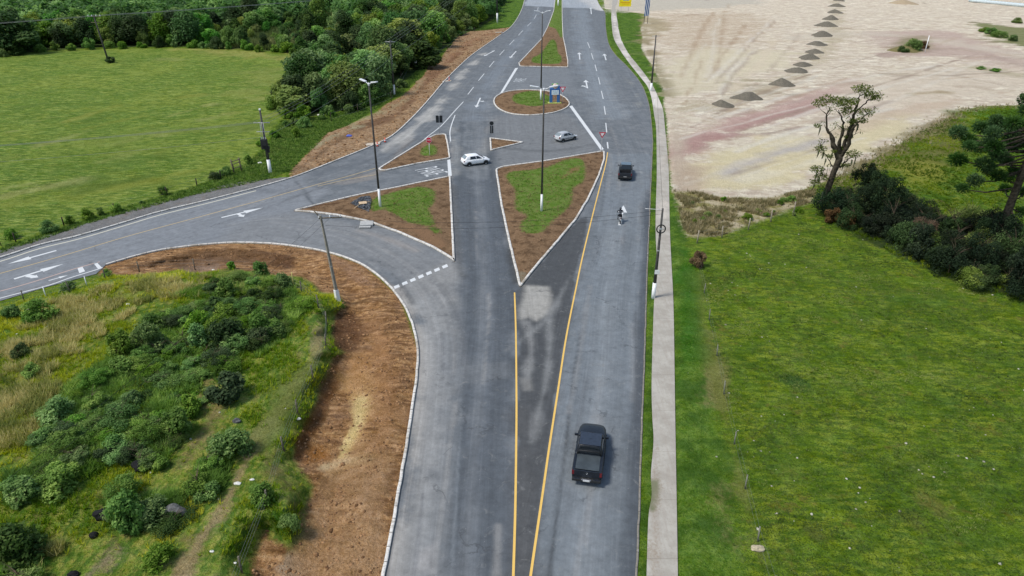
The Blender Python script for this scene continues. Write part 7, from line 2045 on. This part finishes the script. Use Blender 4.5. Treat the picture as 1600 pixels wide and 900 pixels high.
# ---- fences
def post_fence(name, label, pts, hgt, rr, mat, wires_=3, hv=.1, wr=.006, lean=.06):
    P = [gp(x, y) for x, y in pts]; root = empty(name, P[0], 0, label, 'fence'); o = P[0]; rnd = random.Random(len(pts))
    tops = []
    for p in P:
        m = MB(); h_ = hgt * rnd.uniform(1 - hv, 1 + hv); tp = p - o + Vector((rnd.uniform(-lean, lean), rnd.uniform(-lean, lean), h_))
        m.tube([p - o + Vector((0, 0, -.2)), tp], [rr * 1.1, rr], 7); m.build('post', mat, root); tops.append((p - o, tp))
    for k in range(wires_):
        f = .3 + .6 * k / max(1, wires_ - 1); m = MB()
        for (a, b), (c, d) in zip(tops, tops[1:]): m.tube([a.lerp(b, f), c.lerp(d, f)], wr, 3, cap=False)
        m.build('wire', WIREL, root)
    return root
post_fence('wire_fence', 'wire fence of grey timber posts along the edge of the grassy bank', [(-60, 494), (38, 471), (110, 457), (165, 436), (218, 425), (305, 422), (402, 424), (471, 456), (498, 481), (511, 507), (509, 540), (490, 594), (465, 647), (444, 705), (418, 789), (378, 895), (340, 990)], 1.15, .05, simple('grey_post', alb(112, 106, 94), .9, .1, var=.3))
post_fence('wire_fence', 'thin wire fence of pale stakes between pasture and footpath verge', [(1092, 418), (1100, 458), (1108, 500), (1120, 556), (1131, 616), (1147, 694), (1164, 764), (1184, 846), (1205, 925), (1230, 1020)], 1.05, .042, simple('pale_post', alb(126, 126, 112), .9, .1, var=.2), 2, wr=.004)
post_fence('wire_fence', 'leaning pale fence posts between dry weeds and pasture', [(1089, 380), (1128, 371), (1169, 359), (1204, 347), (1240, 333), (1282, 318)], 1.4, .07, simple('pale_post_b', alb(158, 148, 130), .9, .1, var=.2), 3)
post_fence('wire_fence', 'low dark fence along the lower edge of the meadow', [(25, 378), (100, 352), (180, 330), (262, 305), (308, 291), (345, 278), (366, 270)], 1.1, .07, DWOOD, 2)
post_fence('wire_fence', 'fence of thin stakes between the wood and the verge', [(518, 190), (560, 178), (612, 158), (638, 112), (668, 96), (700, 80), (717, 62), (728, 55), (742, 50)], 1.7, .06, DWOOD, 2, wr=.01)
# wooden gate
a = gp(366, 270); b = gp(378, 267); o_ = a; root = empty('wooden_gate', a, 0, 'short wooden gate of poles in the meadow fence', 'gate')
for k, pp in enumerate((a, b)): m = MB(); m.tube([pp - o_ + Vector((0, 0, -.2)), pp - o_ + Vector((-.15, 0, 1.9))], .10, 7); m.build('post', WOOD, root)
for z_ in (.6, 1.2, 1.6): m = MB(); m.tube([Vector((-.1, -.05, z_)), b - o_ + Vector((.1, -.05, z_ + .15))], .06, 6); m.build('rail', WOOD, root)
# single stakes
for px, py, h_, lab, mt in [(72, 464, 1.0, 'white stake at the gravel edge of the left road, left one', LIME), (136, 447, 1.0, 'white stake at the gravel edge of the left road, right one', LIME), (459, 449, 1.5, 'thin yellowish stake in the grass of the bank', simple('yellow_stake', alb(190, 180, 110), .8, .2)),
                          (1445, 82, 4.5, 'pale stake standing in the mound on the bare ground', LIME), (1022, 168, 1.6, 'short pale stub at the foot of the thin footpath pole', LIME)]:
    p = gp(px, py); m = MB(); m.tube([(0, 0, -.2), (.02, 0, h_)], [.045, .04] if h_ < 4 else [.12, .1], 7); tag(m.build('stake', mt, None, p), lab, 'stake')

# ---- rocks and rubbish
def lump(name, px, py, size, mat, label, cat, seed, sub=3, amp=.3, flat=.6, z=0.0):
    bm = bmesh.new(); bmesh.ops.create_icosphere(bm, subdivisions=sub, radius=1)
    co = np.array([v.co[:] for v in bm.verts])
    d = 1 + amp * (fbm(co[:, 0] * 1.6 + seed, co[:, 1] * 1.6 + co[:, 2] * 1.3, seed, 4) - .5) * 2
    d = np.round(d * 7) / 7 * .5 + d * .5
    for v, k in zip(bm.verts, d): v.co = Vector((v.co.x * size[0] * k, v.co.y * size[1] * k, v.co.z * size[2] * k))
    me = bpy.data.meshes.new(name); bm.to_mesh(me); bm.free()
    p = gp(px, py); p.z += size[2] * .35 + z
    return tag(link_mesh(name, me, mat, None, p), label, cat)
RKD = simple('dark_rock', alb(98, 98, 96), .85, .2, var=.35, scale=5); RKB = simple('burnt_black', alb(26, 26, 28), .8, .2, var=.5, scale=9); RKW = simple('dirty_white_plastic', alb(226, 224, 214), .6, .3, var=.12, scale=6); RKT = simple('tan_rock', alb(180, 168, 140), .85, .2, var=.2, scale=6)
lump('boulder', 272, 803, (.72, .42, .42), RKD, 'dark grey jagged boulder low on the bank by the trail', 'boulder', 3)
lump('boulder', 370, 659, (.27, .2, .2), RKD, 'small grey rock beside the biggest dark shrub', 'boulder', 5)
lump('boulder', 343, 535, (.45, .3, .3), RKD, 'greyish rubble lump inside the thicket', 'boulder', 7)
lump('boulder', 1184, 858, (.36, .24, .17), RKT, 'pale tan rock at the foot of a fence stake in the verge', 'boulder', 9)
lump('rubbish_sack', 224, 730, (.75, .55, .35), RKB, 'heap of black sacks dumped in the thicket', 'rubbish', 11, amp=.5)
lump('rubbish_sack', 163, 808, (.55, .4, .35), RKB, 'black sack below the thicket, next to a shrub', 'rubbish', 12, amp=.45)
lump('rubbish_sack', 147, 838, (.22, .2, .18), RKB, 'small round black lump on bright grass', 'rubbish', 13, amp=.3)
lump('rubbish_sack', 115, 899, (.3, .2, .2), RKB, 'black lump at the bottom of the bank', 'rubbish', 14, amp=.3)
for i, (x, y, s, l) in enumerate([(371, 756, .24, 'white plastic bag on the trail, larger one'), (394, 750, .15, 'white plastic bag on the trail, smaller one'), (237, 724, .12, 'white scrap on the black sacks, upper one'), (235, 739, .1, 'white scrap on the black sacks, lower one'), (331, 862, .12, 'white scrap beside the trail near the bottom'),
                               (466, 655, .2, 'long white rag in the grass of the bank'), (367, 880, .1, 'white pebble near the last fence post'), (45, 484, .16, 'white scrap caught between two roadside shrubs'), (213, 432, .16, 'white scrap where soil meets grass'), (27, 522, .1, 'white scrap in the straw grass'), (200, 476, .2, 'pale scrap in the yellow grass'), (333, 422, .16, 'white stone on the bare pinkish soil'),
                               (501, 181, .7, 'white box lying on the grass below the wood'), (406, 255, .35, 'white scrap near the pole with the transformer'), (546, 213, .5, 'bluish scrap on the soil verge')]):
    lump('litter', x, y, (s, s * .6, s * .4), RKW if 'bluish' not in l else simple('blue_scrap', alb(90, 110, 200), .6, .3), l, 'litter', 20 + i, sub=2, amp=.4)

# ---- gravel heaps
def heap_mat(name, a, b):
    t = NT(name); n = t.noise(3, 6, .7); n2 = t.noise(12, 4, .7)
    c = t.mix(t.ss(n, .35, .65), a, b); c = t.mix(t.ss(n2, .5, .75), c, tuple(x * 1.35 for x in b)); t.bump(t.math('ADD', n, n2), .8, .15)
    return t.done(c, .95, .1)
GH = heap_mat('grey_gravel', alb(106, 100, 88), alb(128, 122, 108)); GT = heap_mat('tan_gravel', alb(166, 148, 120), alb(184, 166, 138))
heaps = [(1132, 168, 36, 15), (1172.5, 157, 44, 18), (1227.6, 135.5, 43, 18), (1251, 114, 37, 12), (1259, 104.5, 31, 11), (1269, 93, 34, 13), (1277, 83.5, 30, 10), (1282, 72, 31, 11), (1290, 57.5, 33, 14), (1296, 42, 33, 13), (1303, 31, 27, 11), (1308, 21, 27, 9), (1312, 11, 25, 9), (1315, 2, 24, 8), (1318, -6, 24, 8)]
ordn = ['first', 'second', 'third', 'fourth', 'fifth', 'sixth', 'seventh', 'eighth', 'ninth', 'tenth', 'eleventh', 'twelfth', 'thirteenth', 'fourteenth', 'fifteenth']
def heap(px, py, wpx, hpx, mat, label, seed, group):
    p = gp(px, py); v = (py - 450) / F; dep = H / (SP + v * CP)
    R_ = wpx / F * dep / 2; hh_ = hpx / F * dep / math.cos(math.atan(-v) * 0 + PITCH - math.atan(-v)) * .62
    rings = 14; seg = 36; V = []; Fc = []
    rh = random.Random(seed); skx = rh.uniform(-.16, .16); sky_ = rh.uniform(-.12, .12)
    for i in range(rings + 1):
        t = i / rings
        for k in range(seg):
            a = 2 * PI * k / seg; rr = R_ * t * (1 + .34 * (vnoise(np.array([math.cos(a) * 1.5 + seed * 3.7]), np.array([math.sin(a) * 1.5 + seed]), seed)[0] - .5) * 2)
            z = hh_ * (1 - t) ** 1.0 * (1 - .12 * math.exp(-(t * 6) ** 2)) + .30 * hh_ * (fbm(np.array([rr * math.cos(a) + seed * 5]), np.array([rr * math.sin(a)]), seed)[0] - .5) * (1 - t)
            z = z if t < 1 else -.15
            V.append((rr * math.cos(a) + skx * (1 - t) * R_, rr * math.sin(a) * .9 + sky_ * (1 - t) * R_, z))
    for i in range(rings):
        for k in range(seg): Fc.append((i * seg + k, i * seg + (k + 1) % seg, (i + 1) * seg + (k + 1) % seg, (i + 1) * seg + k))
    me = np_mesh('gravel_heap', V, Fc, True)
    o = link_mesh('gravel_heap', me, mat, None, p + Vector((0, R_ * .75, 0))); tag(o, label, 'gravel heap', group)
for i, (x, y, w, hh_) in enumerate(heaps):
    heap(x, y, w, hh_, GH, f'grey gravel heap on the bare ground, {ordn[i]} of the row counted from the footpath end', i + 1, 'grey gravel heaps in a row')
heap(1417, 7, 40, 11, GT, 'single tan gravel heap apart from the grey row', 33, None)
# low mound
heap(1425, 82, 58, 13, heap_mat('weedy_mound', alb(104, 100, 58), alb(140, 130, 90)), 'low weedy mound of earth on the bare ground', 40, None)

# ---- concrete pipes
PIPE = simple('pipe_concrete', alb(204, 216, 218), .85, .2, var=.1, scale=2); PDARK = simple('pipe_inside_shade', alb(60, 72, 84), .9, .1)  # second, dark concrete colour holds the shade inside the pipes
a = g(1528, 5); b = g(1600, 12)
for i in range(18):
    t = i / 13.0; p = a.lerp(b, t) if i <= 13 else a.lerp(b, t)
    r_ = .78; d = Vector((-.25, 1, 0)).normalized(); root = empty('concrete_pipe', (p.x, p.y, r_ + .12), math.atan2(d.y, d.x), 'pale concrete drain pipe lying in the row at the top right', 'concrete pipe', 'concrete pipes in a row')
    m = MB(); Mx = Matrix.Rotation(R(90), 4, 'Y')
    m.lathe([(r_ * .82, 0), (r_, 0), (r_, 5.0), (r_ * .82, 5.0), (r_ * .82, 0)], 20, 'Z', Mx); m.build('pipe_wall', PIPE, root)
    m = MB(); m.lathe([(r_ * 1.1, 4.6), (r_ * 1.1, 5.05), (r_, 5.05)], 20, 'Z', Mx); m.build('socket', PIPE, root)
    m = MB(); m.lathe([(r_ * .815, .35), (r_ * .815, 4.9)], 20, 'Z', Mx); m.lathe([(r_ * .815, 1.2), (0, 1.2)], 20, 'Z', Mx); m.build('bore_shade', PDARK, root)  # dark lining and disc stand in for shade deep in the pipe

# ================================================================== sky, sun, camera
w = bpy.data.worlds.new('World'); SC.world = w; w.use_nodes = True
nt = w.node_tree; bg = nt.nodes['Background']
sky = nt.nodes.new('ShaderNodeTexSky'); sky.sky_type = 'NISHITA'; sky.sun_disc = False
EL, AZ = R(58), R(-112)
sky.sun_elevation = EL; sky.sun_rotation = AZ; sky.air_density = 1.2; sky.dust_density = 1.5; sky.ozone_density = 1.0
nt.links.new(sky.outputs[0], bg.inputs[0]); bg.inputs[1].default_value = .15
sl = bpy.data.lights.new('sun', 'SUN'); sl.energy = 3.1; sl.angle = R(12); sl.color = (1.0, .965, .91)
so = bpy.data.objects.new('sun', sl); COL.objects.link(so)
dv = Vector((math.sin(AZ) * math.cos(EL), math.cos(AZ) * math.cos(EL), math.sin(EL)))
so.rotation_euler = dv.to_track_quat('Z', 'Y').to_euler(); so.location = (0, 60, 90)

cam = bpy.data.cameras.new('camera'); cam.sensor_width = 36; cam.lens = 36 * F / 1600; cam.clip_start = .5; cam.clip_end = 9000
co = bpy.data.objects.new('camera', cam); COL.objects.link(co)
co.location = (0, 0, H); co.rotation_euler = (R(90) - PITCH, 0, 0)
SC.camera = co
SC.view_settings.view_transform = 'Standard'; SC.view_settings.look = 'None'; SC.view_settings.exposure = 0; SC.view_settings.gamma = 1
